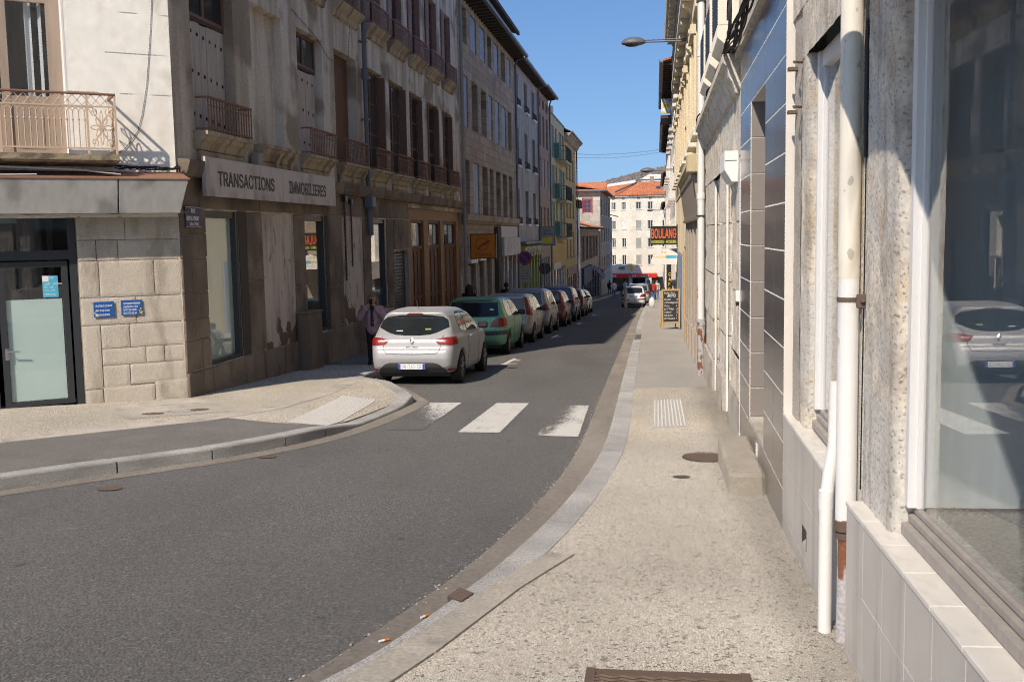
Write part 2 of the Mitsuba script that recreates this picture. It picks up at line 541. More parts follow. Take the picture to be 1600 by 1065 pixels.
scene['m_pane_dark'] = {'type': 'twosided', 'bsdf': {'type': 'principled', 'base_color': rgb((.018, .021, .024)), 'roughness': .06, 'specular': .6}}
scene['m_pane_soft'] = {'type': 'twosided', 'bsdf': {'type': 'principled', 'base_color': rgb((.05, .055, .06)), 'roughness': .12, 'specular': .6}}
# ------------------------------------------------------------------ cars
def poly_sdf(P, A, B):
    P = np.asarray(P, float)
    d = np.full(A.shape, 1e9)
    inside = np.zeros(A.shape, bool)
    for i in range(len(P)):
        (x0, y0), (x1, y1) = P[i - 1], P[i]
        ex, ey = x1 - x0, y1 - y0
        t = np.clip(((A - x0) * ex + (B - y0) * ey) / (ex * ex + ey * ey + 1e-12), 0, 1)
        d = np.minimum(d, np.hypot(A - x0 - t * ex, B - y0 - t * ey))
        c = ((y0 > B) != (y1 > B)) & (A < (x1 - x0) * (B - y0) / (y1 - y0 + 1e-12) + x0)
        inside ^= c
    return np.where(inside, -d, d)


def surface_nets(f, o, h):
    """the zero surface of a sampled field, as quads"""
    s = f < 0
    nx, ny, nz = f.shape
    cnt, acc = np.zeros((nx - 1, ny - 1, nz - 1)), np.zeros((nx - 1, ny - 1, nz - 1, 3))
    sl = lambda a, b: slice(b, a - 1 + b)
    cor = [(i, j, k) for i in (0, 1) for j in (0, 1) for k in (0, 1)]
    for a in cor:
        for ax in range(3):
            if a[ax]:
                continue
            b = list(a)
            b[ax] = 1
            fa, fb = f[sl(nx, a[0]), sl(ny, a[1]), sl(nz, a[2])], f[sl(nx, b[0]), sl(ny, b[1]), sl(nz, b[2])]
            m = (fa < 0) != (fb < 0)
            t = np.where(m, fa / np.where(m, fa - fb, 1), 0)
            for q in range(3):
                acc[..., q] += m * (a[q] + (t if q == ax else 0))
            cnt += m
    act = cnt > 0
    idx = -np.ones(act.shape, int)
    idx[act] = np.arange(act.sum())
    v = acc[act] / cnt[act][:, None] + np.argwhere(act)
    quads = []
    for ax in range(3):
        lo, hi = [slice(None)] * 3, [slice(None)] * 3
        lo[ax], hi[ax] = slice(0, -1), slice(1, None)
        ch = s[tuple(lo)] != s[tuple(hi)]
        e = np.argwhere(ch)
        o1, o2 = [q for q in range(3) if q != ax]
        e = e[(e[:, o1] > 0) & (e[:, o2] > 0) & (e[:, o1] < f.shape[o1] - 1) & (e[:, o2] < f.shape[o2] - 1)]
        ins = s[tuple(e.T)]
        q = []
        for d1, d2 in ((0, 0), (-1, 0), (-1, -1), (0, -1)):
            c = e.copy()
            c[:, o1] += d1
            c[:, o2] += d2
            q.append(idx[tuple(c.T)])
        q = np.stack(q, 1)
        fl = ins if ax != 1 else ~ins
        q[~fl] = q[~fl][:, ::-1]
        quads.append(q)
    q = np.vstack(quads)
    fcs = np.vstack([q[:, [0, 1, 2]], q[:, [0, 2, 3]]])
    return trimesh.Trimesh(v * h + o, fcs, process=False)


def smax(a, b, k):
    h = np.maximum(k - np.abs(a - b), 0) / k
    return np.maximum(a, b) + h * h * k / 4


CARS = {}


def car_shape(kind, c):
    if kind in CARS:
        return CARS[kind]
    h = c.get('h', .035)
    L, Hh, W = c['L'], c['H'], c['W'] / 2
    X, Y, Z = np.arange(-W - .12, W + .12 + h, h), np.arange(-.15, L + .15, h), np.arange(.08, Hh + .15, h)
    YY, ZZ = np.meshgrid(Y, Z, indexing='ij')
    side = poly_sdf(c['side'], YY, ZZ)
    zz = np.array(c.get('prof', [(.15, .90), (.35, .965), (.6, 1.0), (.80, .99), (.93, .93), (Hh - .12, .72), (Hh, .66)]))
    pr = np.interp(ZZ, zz[:, 0], zz[:, 1])
    yy = np.array(c.get('plan', [(0, .80), (.06, .88), (.25, .96), (.7, .995), (1.4, 1.0), (2.6, 1.0), (L - .7, .96), (L - .3, .88), (L - .08, .74), (L, .6)]))
    pl = np.interp(YY, yy[:, 0], yy[:, 1])
    lat = np.abs(X)[:, None, None] - (W * pr * pl)[None]
    f = smax(np.broadcast_to(side[None], lat.shape), lat * .92, c.get('k', .09))
    for yw in c['axles']:
        cyl = np.maximum(np.hypot(YY - yw, ZZ - c['rw']) - c['rw'] - .035, -1)[None] + 0 * lat
        cyl = np.maximum(cyl, (W - .24) - np.abs(X)[:, None, None])
        f = np.maximum(f, -cyl)
    o = np.array([X[0], Y[0], Z[0]])
    body = surface_nets(f, o, h)
    s1, s2 = man(surface_nets(f - .006, o, h)), man(surface_nets(f - .012, o, h))

    def pris(p, axis, a, b):
        m = ext(p if hasattr(p, 'geom_type') else Polygon(p).buffer(0), b - a)
        v = np.array(m.vertices)
        if axis == 'y':                                   # polygon in (x, z), run along y
            v = np.stack([v[:, 0], a + v[:, 2], v[:, 1]], 1)
            fc = m.faces[:, ::-1]
        else:                                             # polygon in (y, z), run along x
            v = np.stack([a + v[:, 2], v[:, 0], v[:, 1]], 1)
            fc = m.faces
        return man(trimesh.Trimesh(v, fc, process=False))

    out = [('body', 'paint', body, 40)]
    E = lambda p: [(-x, z) for x, z in p][::-1]
    out.append(('rear_window', 'm_pane_dark', unman(s1 ^ pris(c['rearwin'], 'y', -.5, c.get('rw_depth', 1.0))), 40))
    if 'lid' in c:
        out.insert(1, ('boot_lid', 'paint', unman(m3.Manifold.batch_boolean([man(surface_nets(f - .0035, o, h)) ^ pris(c['lid'], 'y', -.5, .55)], m3.OpType.Add)), 40))
    if 'lid' in c:
        lp = Polygon(c['lid'])
        out.append(('lid_seam', 'm_black', unman(s1 ^ pris(lp.difference(lp.buffer(-.008)).intersection(sbox(-1, .3, 1, c['belt'] - .02)), 'y', -.5, .5)), False))
    s0 = man(surface_nets(f - .004, o, h))
    zs_ = c['belt']
    for y0 in [c['glass'][0][2][0] + .04, c['glass'][-1][1][0] - .05] + ([c['glass'][1][1][0] + .04] if len(c['glass']) > 2 else []):
        for sg in (-1, 1):
            out.append(('door_seam', 'm_black', unman(s0 ^ pris([(y0, .30), (y0 + .011, .30), (y0 + .011, zs_), (y0, zs_)], 'x', *((.3, 1.2) if sg > 0 else (-1.2, -.3)))), False))
    for g in c['glass']:
        for sg in (-1, 1):
            out.append(('side_window', 'm_pane_dark', unman(s1 ^ pris(g, 'x', *((.25, 1.2) if sg > 0 else (-1.2, -.25)))), 40))
    out.append(('windscreen', 'm_pane_dark', unman(s1 ^ pris(c['screen'], 'y', c['screen_y'], L)), 40))
    for p in (c['lamp'], E(c['lamp'])):
        out.append(('tail_lamp', 'm_lamp_red', unman(s2 ^ pris(p, 'y', -.5, c.get('lamp_d', .45))), 40))
        if 'lamp_in' in c:
            pin = c['lamp_in'] if p is c['lamp'] else E(c['lamp_in'])
            out.append(('tail_lamp__reflector', 'm_lamp_inner', unman(man(surface_nets(f - .015, o, h)) ^ pris(pin, 'y', -.5, .3)), 40))
    for nm, mt, p, d in c.get('rear', []):
        out.append((nm, mt, unman(s2 ^ pris(p, 'y', -.5, d)), 40))
    for p in (c['head'], E(c['head'])):
        out.append(('headlight', 'm_lamp_clear', unman(s2 ^ pris(p, 'y', L - .5, L + .3)), 40))
    zb = c['belt']
    for sg in (-1, 1):
        mx = sg * (W * .97 + .08)
        p = [[mx + a, c['mirror_y'] + b, zb + .06 + d] for a in (-.10, .10) for b in (-.05, .05) for d in (-.07, .07)]
        out.append(('mirror', 'm_mirror', unman(m3.Manifold.hull_points(np.array(p)).refine_to_length(.03).smooth_out(60).refine(2)) if False else bx(mx - .11, mx + .10, c['mirror_y'] - .05, c['mirror_y'] + .06, zb + .0, zb + .14, .035), 30))
        for yh in c.get('handles', []):
            out.append(('door_handle', 'paint', bx(sg * (W * .985) - .02, sg * (W * .985) + .02, yh, yh + .17, zb - .11, zb - .08, .012), 30))
    # underside and sills
    out.append(('underbody', 'm_black', bx(-W * .8, W * .8, .25, L - .25, .16, .32, .02), False))
    g = np.arange(40) * 2 * np.pi / 40
    r = c['rw']
    for yw in c['axles']:
        for sg in (-1, 1):
            xo, xi = sg * (W - .015), sg * (W - .215)
            ring = lambda rr, x: np.stack([np.full(40, x), yw + rr * np.cos(g), r + rr * np.sin(g)], 1)
            prof = [(r * .62, xi), (r * .93, xi), (r, xi + sg * .025), (r, xo - sg * .03), (r * .95, xo - sg * .004), (r * .80, xo), (r * .66, xo - sg * .006), (r * .62, xo - sg * .02)]
            v = np.vstack([ring(a, b) for a, b in prof])
            fc = []
            for i in range(len(prof)):
                a, b = i * 40, ((i + 1) % len(prof)) * 40
                for j in range(40):
                    k = (j + 1) % 40
                    fc += [[a + j, b + j, b + k], [a + j, b + k, a + k]]
            t = trimesh.Trimesh(v, fc, process=False)
            if sg < 0:
                t.invert()
            out.append(('wheel', 'm_rubber', t, 40))
            sp = [bar([xo - sg * .05, yw, r], [xo - sg * .004, yw, r], .05, 10)]
            for q in range(7):
                a = q * 2 * math.pi / 7 + .3
                e = [yw + r * .64 * math.cos(a), r + r * .64 * math.sin(a)]
                sp.append(bar([xo - sg * .02, yw, r], [xo - sg * .022, e[0], e[1]], .028, 6, .02))
            sp.append(bar([xo - sg * .12, yw, r], [xo - sg * .10, yw, r], r * .64, 24))
            out.append(('wheel__rim', 'm_rim', cat_(sp), False))
    CARS[kind] = out
    return out


mat('m_lamp_red', (.22, .006, .006), .1, clearcoat=1.0)
mat('m_lamp_inner', (.40, .16, .15), .3)
mat('m_lamp_clear', (.62, .50, .48), .1, clearcoat=1.0)
mat('m_mirror', (.03, .03, .03), .35)
mat('m_rim', (.24, .245, .25), .35, metallic=.6)
mat('m_bumper_black', (.05, .05, .056), .55)
mat('m_plate', (.74, .75, .78), .4)
mat('m_plate_ink', (.38, .38, .41), .5)
mat('m_plate_blue', (.02, .06, .38), .4)
mat('m_chrome', (.62, .62, .63), .2, metallic=.9)


def paint(name, col, metallic=.0):
    return mat(name, col, .32, metallic=metallic, clearcoat=1.0, clearcoat_gloss=.96)


mat('p_silver', (.40, .405, .42), .45, metallic=.25, clearcoat=.5, clearcoat_gloss=.96)
paint('p_green', (.15, .38, .22), .25)
paint('p_grey', (.26, .26, .27), .4)
paint('p_navy', (.03, .045, .12), .3)
paint('p_dark_red', (.13, .018, .03), .2)
paint('p_black', (.02, .02, .025), .1)
paint('p_bronze', (.20, .17, .15), .4)
paint('p_white', (.74, .74, .75))
paint('p_beige', (.40, .36, .33), .4)


def scaled(poly, sy, sz, L0=None):
    return [(y * sy, z * sz) for y, z in poly]


HATCH = dict(L=4.06, H=1.45, W=1.66, h=.03, axles=(.76, 3.35), rw=.31, belt=.95, mirror_y=2.72, handles=(1.62,), k=.10,
             side=[(.16, .24), (.02, .36), (-.02, .50), (-.01, .64), (.035, .70), (.05, .84), (.13, .94), (.27, 1.08), (.40, 1.25), (.36, 1.335), (.44, 1.365), (.9, 1.415), (1.5, 1.43), (2.05, 1.405), (2.5, 1.30), (3.05, 1.03), (3.35, .96), (3.75, .86), (3.98, .72), (4.06, .52), (4.02, .30), (3.8, .20), (2, .17)],
             prof=[(.12, .88), (.3, .955), (.5, .99), (.72, 1.0), (.86, .98), (.94, .925), (1.10, .85), (1.28, .75), (1.38, .66), (1.46, .55)],
             plan=[(-.1, .80), (.0, .87), (.12, .925), (.35, .965), (.8, .995), (1.2, .99), (2.6, .985), (3.3, .98), (3.7, .9), (3.95, .76), (4.06, .6)],
             rearwin=[(-.66, 1.08), (-.62, 1.20), (-.54, 1.262), (-.25, 1.30), (.25, 1.30), (.54, 1.262), (.62, 1.20), (.66, 1.08), (.46, .985), (.33, .945), (.15, .93), (-.15, .93), (-.33, .945), (-.46, .985)], rw_depth=.62,
             lid=[(-.60, 1.00), (-.52, .66), (-.47, .60), (-.1, .585), (.1, .585), (.47, .60), (.52, .66), (.60, 1.00)],
             glass=[[(.86, 1.14), (.98, 1.0), (1.35, .965), (1.52, .96), (1.52, 1.355), (1.2, 1.345), (1.0, 1.28)], [(1.6, .96), (2.62, .95), (2.80, 1.00), (2.45, 1.22), (2.15, 1.33), (1.6, 1.36)]],
             screen=[(-.66, .99), (.66, .99), (.56, 1.36), (-.56, 1.36)], screen_y=2.2,
             lamp=[(.42, .855), (.62, .895), (1.0, .925), (1.0, .80), (.74, .755), (.50, .765)], lamp_d=.42,
             lamp_in=[(.50, .83), (.63, .848), (.63, .805), (.52, .80)],
             rear=[('lower_bumper', 'm_bumper_black', [(-.66, .18), (-.63, .30), (-.50, .41), (-.40, .435), (.40, .435), (.50, .41), (.63, .30), (.66, .18)], .35),
                   ('bumper_reflector', 'm_lamp_red', [(.645, .285), (.67, .32), (.84, .33), (.84, .285)], .4), ('bumper_reflector', 'm_lamp_red', [(-.84, .285), (-.84, .33), (-.67, .32), (-.645, .285)], .4),
                   ('brake_light', 'm_lamp_red', [(-.17, 1.308), (.17, 1.308), (.13, 1.332), (-.13, 1.332)], .55)],
             head=[(.45, .68), (.95, .74), (.95, .86), (.6, .80)])

H307 = dict(L=4.2, H=1.51, W=1.75, axles=(.78, 3.39), rw=.31, belt=.98, mirror_y=2.75, handles=(1.5,), k=.10,
            side=[(.14, .26), (.0, .38), (-.02, .60), (.03, .68), (.05, .98), (.16, 1.10), (.38, 1.40), (.30, 1.44), (.5, 1.47), (1.0, 1.505), (1.6, 1.51), (2.2, 1.47), (2.7, 1.30), (3.25, 1.03), (3.7, .93), (4.05, .76), (4.2, .55), (4.15, .30), (3.9, .2), (2, .17)],
            rearwin=[(-.66, 1.03), (-.60, 1.38), (-.3, 1.41), (.3, 1.41), (.60, 1.38), (.66, 1.03), (.3, 1.005), (-.3, 1.005)], rw_depth=.62,
            glass=[[(.55, 1.10), (.70, 1.02), (1.5, 1.0), (1.5, 1.43), (.9, 1.43), (.66, 1.36)], [(1.58, 1.0), (2.72, .99), (2.95, 1.04), (2.5, 1.34), (2.2, 1.42), (1.58, 1.44)]],
            screen=[(-.68, 1.02), (.68, 1.02), (.58, 1.42), (-.58, 1.42)], screen_y=2.3,
            lamp=[(.44, .72), (.50, .88), (.62, .97), (1.0, .98), (1.0, .78), (.72, .74)], lamp_d=.36,
            rear=[('bumper_strip', 'm_bumper_black', [(.30, .52), (.28, .62), (1.0, .66), (1.0, .55)], .6), ('bumper_strip', 'm_bumper_black', [(-1.0, .55), (-1.0, .66), (-.28, .62), (-.30, .52)], .6)],
            head=[(.45, .68), (.95, .74), (.95, .90), (.6, .84)])

UPRIGHT = dict(L=3.9, H=1.54, W=1.68, axles=(.70, 3.1), rw=.30, belt=.96, mirror_y=2.6, handles=(1.4,), k=.09,
               side=[(.12, .26), (.0, .36), (-.01, .62), (.03, .70), (.06, 1.0), (.16, 1.36), (.18, 1.46), (.4, 1.53), (1.2, 1.545), (2.0, 1.52), (2.4, 1.44), (3.0, 1.07), (3.5, .95), (3.8, .78), (3.9, .55), (3.85, .30), (3.6, .2), (2, .17)],
               rearwin=[(-.60, 1.02), (-.55, 1.40), (.55, 1.40), (.60, 1.02)], rw_depth=.6,
               glass=[[(.42, 1.03), (1.35, 1.0), (1.35, 1.45), (.48, 1.43)], [(1.43, 1.0), (2.5, .99), (2.72, 1.05), (2.3, 1.36), (2.0, 1.45), (1.43, 1.46)]],
               screen=[(-.66, 1.03), (.66, 1.03), (.58, 1.44), (-.58, 1.44)], screen_y=2.2,
               lamp=[(.63, .90), (.60, 1.12), (.56, 1.42), (.80, 1.42), (1.0, 1.1), (1.0, .84)], lamp_d=.34, head=[(.45, .68), (.95, .74), (.95, .90), (.6, .84)])

MPV = dict(L=4.5, H=1.66, W=1.81, axles=(.85, 3.58), rw=.33, belt=1.03, mirror_y=3.0, handles=(1.5, 2.45), k=.09,
           side=[(.14, .28), (.0, .40), (-.01, .66), (.04, .74), (.08, 1.05), (.26, 1.48), (.30, 1.58), (.6, 1.64), (1.5, 1.665), (2.4, 1.63), (2.8, 1.52), (3.5, 1.13), (4.0, 1.0), (4.35, .82), (4.5, .58), (4.45, .32), (4.2, .22), (2, .19)],
           rearwin=[(-.64, 1.09), (-.58, 1.52), (.58, 1.52), (.64, 1.09)], rw_depth=.7,
           glass=[[(.55, 1.10), (1.3, 1.07), (1.3, 1.55), (.66, 1.53)], [(1.38, 1.07), (2.3, 1.06), (2.3, 1.56), (1.38, 1.56)], [(2.38, 1.06), (3.05, 1.06), (3.3, 1.12), (2.75, 1.48), (2.38, 1.56)]],
           screen=[(-.70, 1.10), (.70, 1.10), (.60, 1.56), (-.60, 1.56)], screen_y=2.6,
           lamp=[(.62, .86), (.62, 1.06), (1.0, 1.16), (1.0, .86)], lamp_d=.4, head=[(.45, .72), (.95, .80), (.95, .96), (.6, .9)])
for c in (H307, UPRIGHT, MPV):
    c.setdefault('lid', [(-.66, 1.0), (-.6, .62), (.6, .62), (.66, 1.0)])
    c.setdefault('rear', [('lower_bumper', 'm_bumper_black', [(-.8, .18), (-.8, .30), (.8, .30), (.8, .18)], .4)])
    Hh = c['H']
    c.setdefault('prof', [(.12, .88), (.3, .955), (.5, .99), (.75, 1.0), (.9, .985), (1.0, .95), (Hh - .14, .79), (Hh - .05, .73), (Hh, .68)])


def plate(parent, T0, y, z, w=.50, hh=.11, txt=None, extra=True):
    add('number_plate', bx(-w / 2, w / 2, y - .012, y + .06, z - hh / 2, z + hh / 2, .004), 'm_plate', parent, to_world=T0)
    k = parent + '__number_plate'
    add('band', [bx(-w / 2 + .002, -w / 2 + .045, y - .0145, y, z - hh / 2 + .004, z + hh / 2 - .004), bx(w / 2 - .045, w / 2 - .002, y - .0145, y, z - hh / 2 + .004, z + hh / 2 - .004)], 'm_plate_blue', k, to_world=T0)
    if txt:
        m = meshkit.text_mesh(txt, .07, .002, True)
        v = np.array(m.vertices)
        v[:, 0] -= v[:, 0].min()
        v[:, 0] *= (w - .13) / v[:, 0].max()
        v = np.stack([v[:, 0] - (w - .13) / 2, y - .0125 - v[:, 2], v[:, 1] + z - .035], 1)
        add('lettering', trimesh.Trimesh(v, m.faces, process=False), 'm_plate_ink', k, to_world=T0)


def car(kind, cfg, col, label, x, y, yaw=0.0, group='cars parked along the left kerb', detail=True, name='parked_car'):
    k = thing(name, label, 'car', group)
    T0 = T().translate([x, y, gz(y) - .12]).rotate([1, 0, 0], -math.degrees(math.atan(SLOPE))).rotate([0, 0, 1], yaw).scale(.94)
    last = {}
    for nm, mt, mesh, sm in car_shape(kind, cfg):
        par, nm = (last.get(nm.split('__')[0]), nm.split('__')[1]) if '__' in nm else (k, nm)
        key = (kind, id(mesh))
        if key not in PLY:
            PLY[key] = mikit.ply(mesh, None, smooth=sm)
        d = dict(PLY[key])
        d['bsdf'] = {'type': 'ref', 'id': col if mt == 'paint' else mt}
        d['to_world'] = T0
        kk = add(nm, d, None, par)
        if par == k:
            last[nm] = kk
    return k, T0


PLY = {}
# ------------------------------------------------------------------ ground
def drop(x, y):
    """how far the left pavement dips at the crossing"""
    x, y = np.asarray(x, float), np.asarray(y, float)
    d = np.hypot((x + 3.62) * .9, np.maximum(np.abs(y - 13.3) - .85, 0))
    return .092 * (1 - np.clip((d - .0) / 1.15, 0, 1)) ** 1.3 * (y < 17)


def sheet(poly, dz, fine=None, base=None):
    """a flat piece of ground that follows the street's fall"""
    ps = getattr(poly, 'geoms', [poly])
    vs, fs, o = [], [], 0
    for p in ps:
        v, f = trimesh.creation.triangulate_polygon(p, engine='earcut')
        v = np.c_[v, np.zeros(len(v))]
        if fine:
            v, f = trimesh.remesh.subdivide_to_size(v, f, fine, max_iter=14)
        vs.append(v)
        fs.append(np.asarray(f) + o)
        o += len(v)
    v, f = np.vstack(vs), np.vstack(fs)
    c = np.cross(v[f[:, 1]] - v[f[:, 0]], v[f[:, 2]] - v[f[:, 0]])[:, 2]
    f[c < 0] = f[c < 0][:, ::-1]
    v[:, 2] = gz(v[:, 1]) + dz - (drop(v[:, 0], v[:, 1]) if fine else 0)
    return trimesh.Trimesh(v, f, process=False)


RD = -.12
add('road', sheet(sbox(-90, -70, 70, 205), RD), 'm_asphalt', kind='structure')
add('ground', hexa([[-3000, -2000, -40], [3000, -2000, -40], [3000, 4000, -40], [-3000, 4000, -40], [-3000, -2000, -14], [3000, -2000, -14], [3000, 4000, -14], [-3000, 4000, -14]]), 'm_asphalt_patch', kind='structure')


def resample(path, step):
    ls = LineString(path)
    n = max(2, int(ls.length / step) + 1)
    return np.array([ls.interpolate(t).coords[0] for t in np.linspace(0, ls.length, n)])


def smooth_path(p, n=3):
    p = np.array(p, float)
    for _ in range(n):                                   # corner cutting
        q = [p[0]]
        for a, b in zip(p[:-1], p[1:]):
            q += [a * .75 + b * .25, a * .25 + b * .75]
        p = np.array(q + [p[-1]])
    return p


def offset(path, d):
    """the path moved to its left by d"""
    path = np.asarray(path, float)
    t = np.gradient(path, axis=0)
    t /= np.linalg.norm(t, axis=1, keepdims=True)
    return path + d * np.stack([-t[:, 1], t[:, 0]], 1)


def strip(a, b, za, zb=None, close=None):
    """a ribbon between two paths of equal length; heights are above the pavement plane"""
    n = len(a)
    za, zb = np.broadcast_to(za, n), np.broadcast_to(za if zb is None else zb, n)
    v = np.vstack([np.c_[a, gz(a[:, 1]) + za], np.c_[b, gz(b[:, 1]) + zb]])
    f = []
    for i in range(n - 1):
        f += [[i, i + 1, n + i + 1], [i, n + i + 1, n + i]]
    f = np.array(f)
    if np.cross(v[f[0, 1]] - v[f[0, 0]], v[f[0, 2]] - v[f[0, 0]])[2] < 0:
        f = f[:, ::-1]
    return trimesh.Trimesh(v, f, process=False)


# right kerb, gutter, pavement
RK = smooth_path([(-9.5, -3.6), (-6.0, -1.2), (-3.6, .9), (-2.2, 2.6), (-1.34, 4.05), (-1.13, 4.9), (-.87, 6.15), (-.69, 7.6), (-.57, 9.1), (-.51, 11.0), (-.56, 15.7), (-.63, 25.5), (-.80, 50.0), (-.72, 75.0), (-.72, 200.0)], 2)
RK = np.vstack([resample(RK[RK[:, 1] < 30], .25), resample(np.vstack([RK[RK[:, 1] < 30][-1:], RK[RK[:, 1] >= 30]]), 5.0)[1:]])
RKi = offset(RK, -.215)
add('gutter', strip(offset(RK, .30), offset(RK, -.02), RD + .004), 'm_gutter', kind='structure')
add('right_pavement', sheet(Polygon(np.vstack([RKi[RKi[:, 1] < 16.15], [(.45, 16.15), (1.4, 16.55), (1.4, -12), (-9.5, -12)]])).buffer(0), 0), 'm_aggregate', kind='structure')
tag('right_pavement', 'right-hand pavement of exposed pale pebbles')
far = RKi[RKi[:, 1] >= 15.9]
add('asphalt_pavement', sheet(Polygon(np.vstack([far, [(1.4, 200), (1.4, 16.551), (.45, 16.151)]])).buffer(0), -.002), 'm_pavement_far', kind='structure')


def kerbs(parent, path, width, hs, joints, name='kerb_stone', side=-1):
    """kerb stones along the path: cut at the given arc lengths"""
    s = np.r_[0, np.cumsum(np.linalg.norm(np.diff(path, axis=0), axis=1))]
    inn = offset(path, side * width)
    for a, b in zip(joints[:-1], joints[1:]):
        q = np.linspace(a + .010, b - .010, max(2, int((b - a) / .22) + 1))
        o = np.stack([np.interp(q, s, path[:, k]) for k in (0, 1)], 1)
        i = np.stack([np.interp(q, s, inn[:, k]) for k in (0, 1)], 1)
        h = np.interp(q, s, np.broadcast_to(hs, len(s)))
        lift = rnd.uniform(.002, .006)
        oc, ic = o * .93 + i * .07, i
        n = len(q)
        rows = []
        for p, z in ((o, h * 0 + RD - .14), (o, h - .016 + lift), (oc, h + lift), (ic, h + lift), (ic, h * 0 + RD - .14)):
            rows.append(np.c_[p, gz(p[:, 1]) + z])
        v = np.vstack(rows)
        f = []
        for r in range(4):
            for j in range(n - 1):
                A, B = r * n + j, (r + 1) * n + j
                f += [[A, A + 1, B + 1], [A, B + 1, B]]
        for r in range(1, 4):
            f += [[0, r * n, (r + 1) * n], [n - 1, (r + 1) * n + n - 1, r * n + n - 1]]
        f = np.array(f)
        if side > 0:
            f = f[:, ::-1]
        add(name, trimesh.Trimesh(v, f, process=False), 'm_granite', parent)


def arc(path):
    return np.r_[0, np.cumsum(np.linalg.norm(np.diff(path, axis=0), axis=1))]


sR = arc(RK)
near = RK[RK[:, 1] < 31]
kerbs('right_pavement', near, .215, 0.0, list(np.arange(0, arc(near)[-1] - .5, 1.02)) + [arc(near)[-1]])
kerbs('asphalt_pavement', RK[RK[:, 1] >= 30.5], .215, 0.0, list(np.arange(0, arc(RK[RK[:, 1] >= 30.5])[-1], 6.0)))
# pale stone band set behind the kerb
def band_stone(q):
    return hexa([[x, y, gz(y) - .1] for x, y in q] + [[x, y, gz(y) + .012] for x, y in q])


bo = [(-2.1, 2.0), (-1.75, 2.75), (-1.161, 4.455), (-.878, 5.46), (-.675, 6.09)]
bi = [(-1.95, 1.9), (-1.50, 2.70), (-.983, 4.38), (-.732, 5.39), (-.495, 6.11)]
for i in range(4):
    d = (np.array(bo[i + 1]) - bo[i]) * .006
    add('paving_stone', band_stone([tuple(np.array(bo[i]) + d), tuple(np.array(bi[i]) + d), tuple(np.array(bi[i + 1]) - d), tuple(np.array(bo[i + 1]) - d)]), 'm_concrete', 'right_pavement')

# left kerb: path of the outer top edge
LKp = [(-16, -6.8), (-10, 1.9), (-7.5, 5.6), (-5.69, 8.22), (-5.07, 9.11), (-4.48, 9.86), (-4.06, 10.68), (-3.80, 11.5), (-3.66, 12.4), (-3.60, 13.4), (-3.57, 14.3), (-3.6, 15.0), (-4.5, 17.1), (-5.2, 17.85), (-5.3, 18.6), (-5.3, 40), (-5.3, 200)]
LK = np.vstack([smooth_path(LKp[:11], 2), LKp[11:]])
ln = LK[LK[:, 1] < 40.1]
LK = np.vstack([resample(ln[ln[:, 1] <= 15.0], .25), resample(ln[(ln[:, 1] >= 15.0)], .3)[1:], [(-5.3, 60), (-5.3, 200)]])
LKi = offset(LK, .21)
hL = -drop(LK[:, 0], LK[:, 1])
nearL = LK[LK[:, 1] < 40.1]
sL = arc(nearL)
at = lambda p: sL[np.argmin(np.hypot(nearL[:, 0] - p[0], nearL[:, 1] - p[1]))]
jl = [0, 3, 6, 9, at((-7.5, 5.6)), at((-5.85, 8.0)), at((-5.07, 9.11)), at((-4.48, 9.83)), at((-4.06, 10.68)), at((-3.76, 11.6)), at((-3.64, 12.6)), at((-3.59, 13.6)), at((-3.57, 14.4)), at((-3.6, 15.0)), at((-4.05, 16.1)), at((-4.6, 17.2)), at((-5.2, 17.85))] + list(np.arange(at((-5.2, 17.85)) + 1.2, sL[-1], 1.2))
inner = Polygon(np.vstack([LKi, [(-7.3, 200), (-7.3, 14.9), (-20.5, 4.0), (-20.5, -6.8)]])).buffer(0)
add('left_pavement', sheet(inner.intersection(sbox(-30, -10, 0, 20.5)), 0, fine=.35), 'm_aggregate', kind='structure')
add('far_left_pavement', sheet(inner.intersection(sbox(-30, 20.5, 0, 200)), -.001), 'm_asphalt_patch', kind='structure')
kerbs('left_pavement', nearL, .21, hL[:len(nearL)], sorted(jl), side=1)
kerbs('far_left_pavement', LK[LK[:, 1] >= 39.9], .21, 0.0, list(np.arange(0, 158, 8.0)), side=1)
nl = nearL[nearL[:, 1] < 18]
add('gutter', strip(offset(nl, .02), offset(nl, -.24), RD + .004), 'm_gutter', kind='structure')
# the grey stone band, the asphalt infill and the warning tiles on the left pavement
b1 = [(-14.0, 2.6), (-8.6, 8.5), (-7.16, 10.4), (-6.35, 11.62), (-5.63, 12.45), (-5.26, 13.4), (-5.2, 15.3), (-5.3, 17.0)]
b2 = [(-13.7, 2.4), (-8.3, 8.2), (-6.96, 10.1), (-6.07, 11.2), (-5.40, 12.02), (-4.97, 13.2), (-4.86, 15.0), (-5.0, 16.95)]
for i in range(len(b1) - 1):
    for (a, b) in ((0, .5), (.5, 1)):
        L_ = lambda p, t: np.array(p[i]) * (1 - t) + np.array(p[i + 1]) * t
        e = .008
        q = [L_(b1, a + e), L_(b2, a + e), L_(b2, b - e), L_(b1, b - e)]
        add('paving_stone', hexa([[x, y, gz(y) - drop(x, y) - .1] for x, y in q] + [[x, y, gz(y) - drop(x, y) + .005] for x, y in q]), 'm_concrete', 'left_pavement')
add('concrete_patch', sheet(Polygon([(-6.52, 12.04), (-5.48, 12.90), (-6.0, 13.75), (-6.82, 14.40), (-7.3, 13.85), (-7.45, 13.05), (-6.95, 12.45)]), .004, fine=.35), 'm_concrete', kind='structure')
lk = LKi[(LKi[:, 1] < 11.95) & (LKi[:, 1] > -6)]
patch = Polygon(np.vstack([lk, [(-4.63, 11.86), (-5.30, 12.20), (-6.04, 11.22), (-6.93, 10.1), (-8.27, 8.2), (-13.65, 2.4)]])).buffer(0)
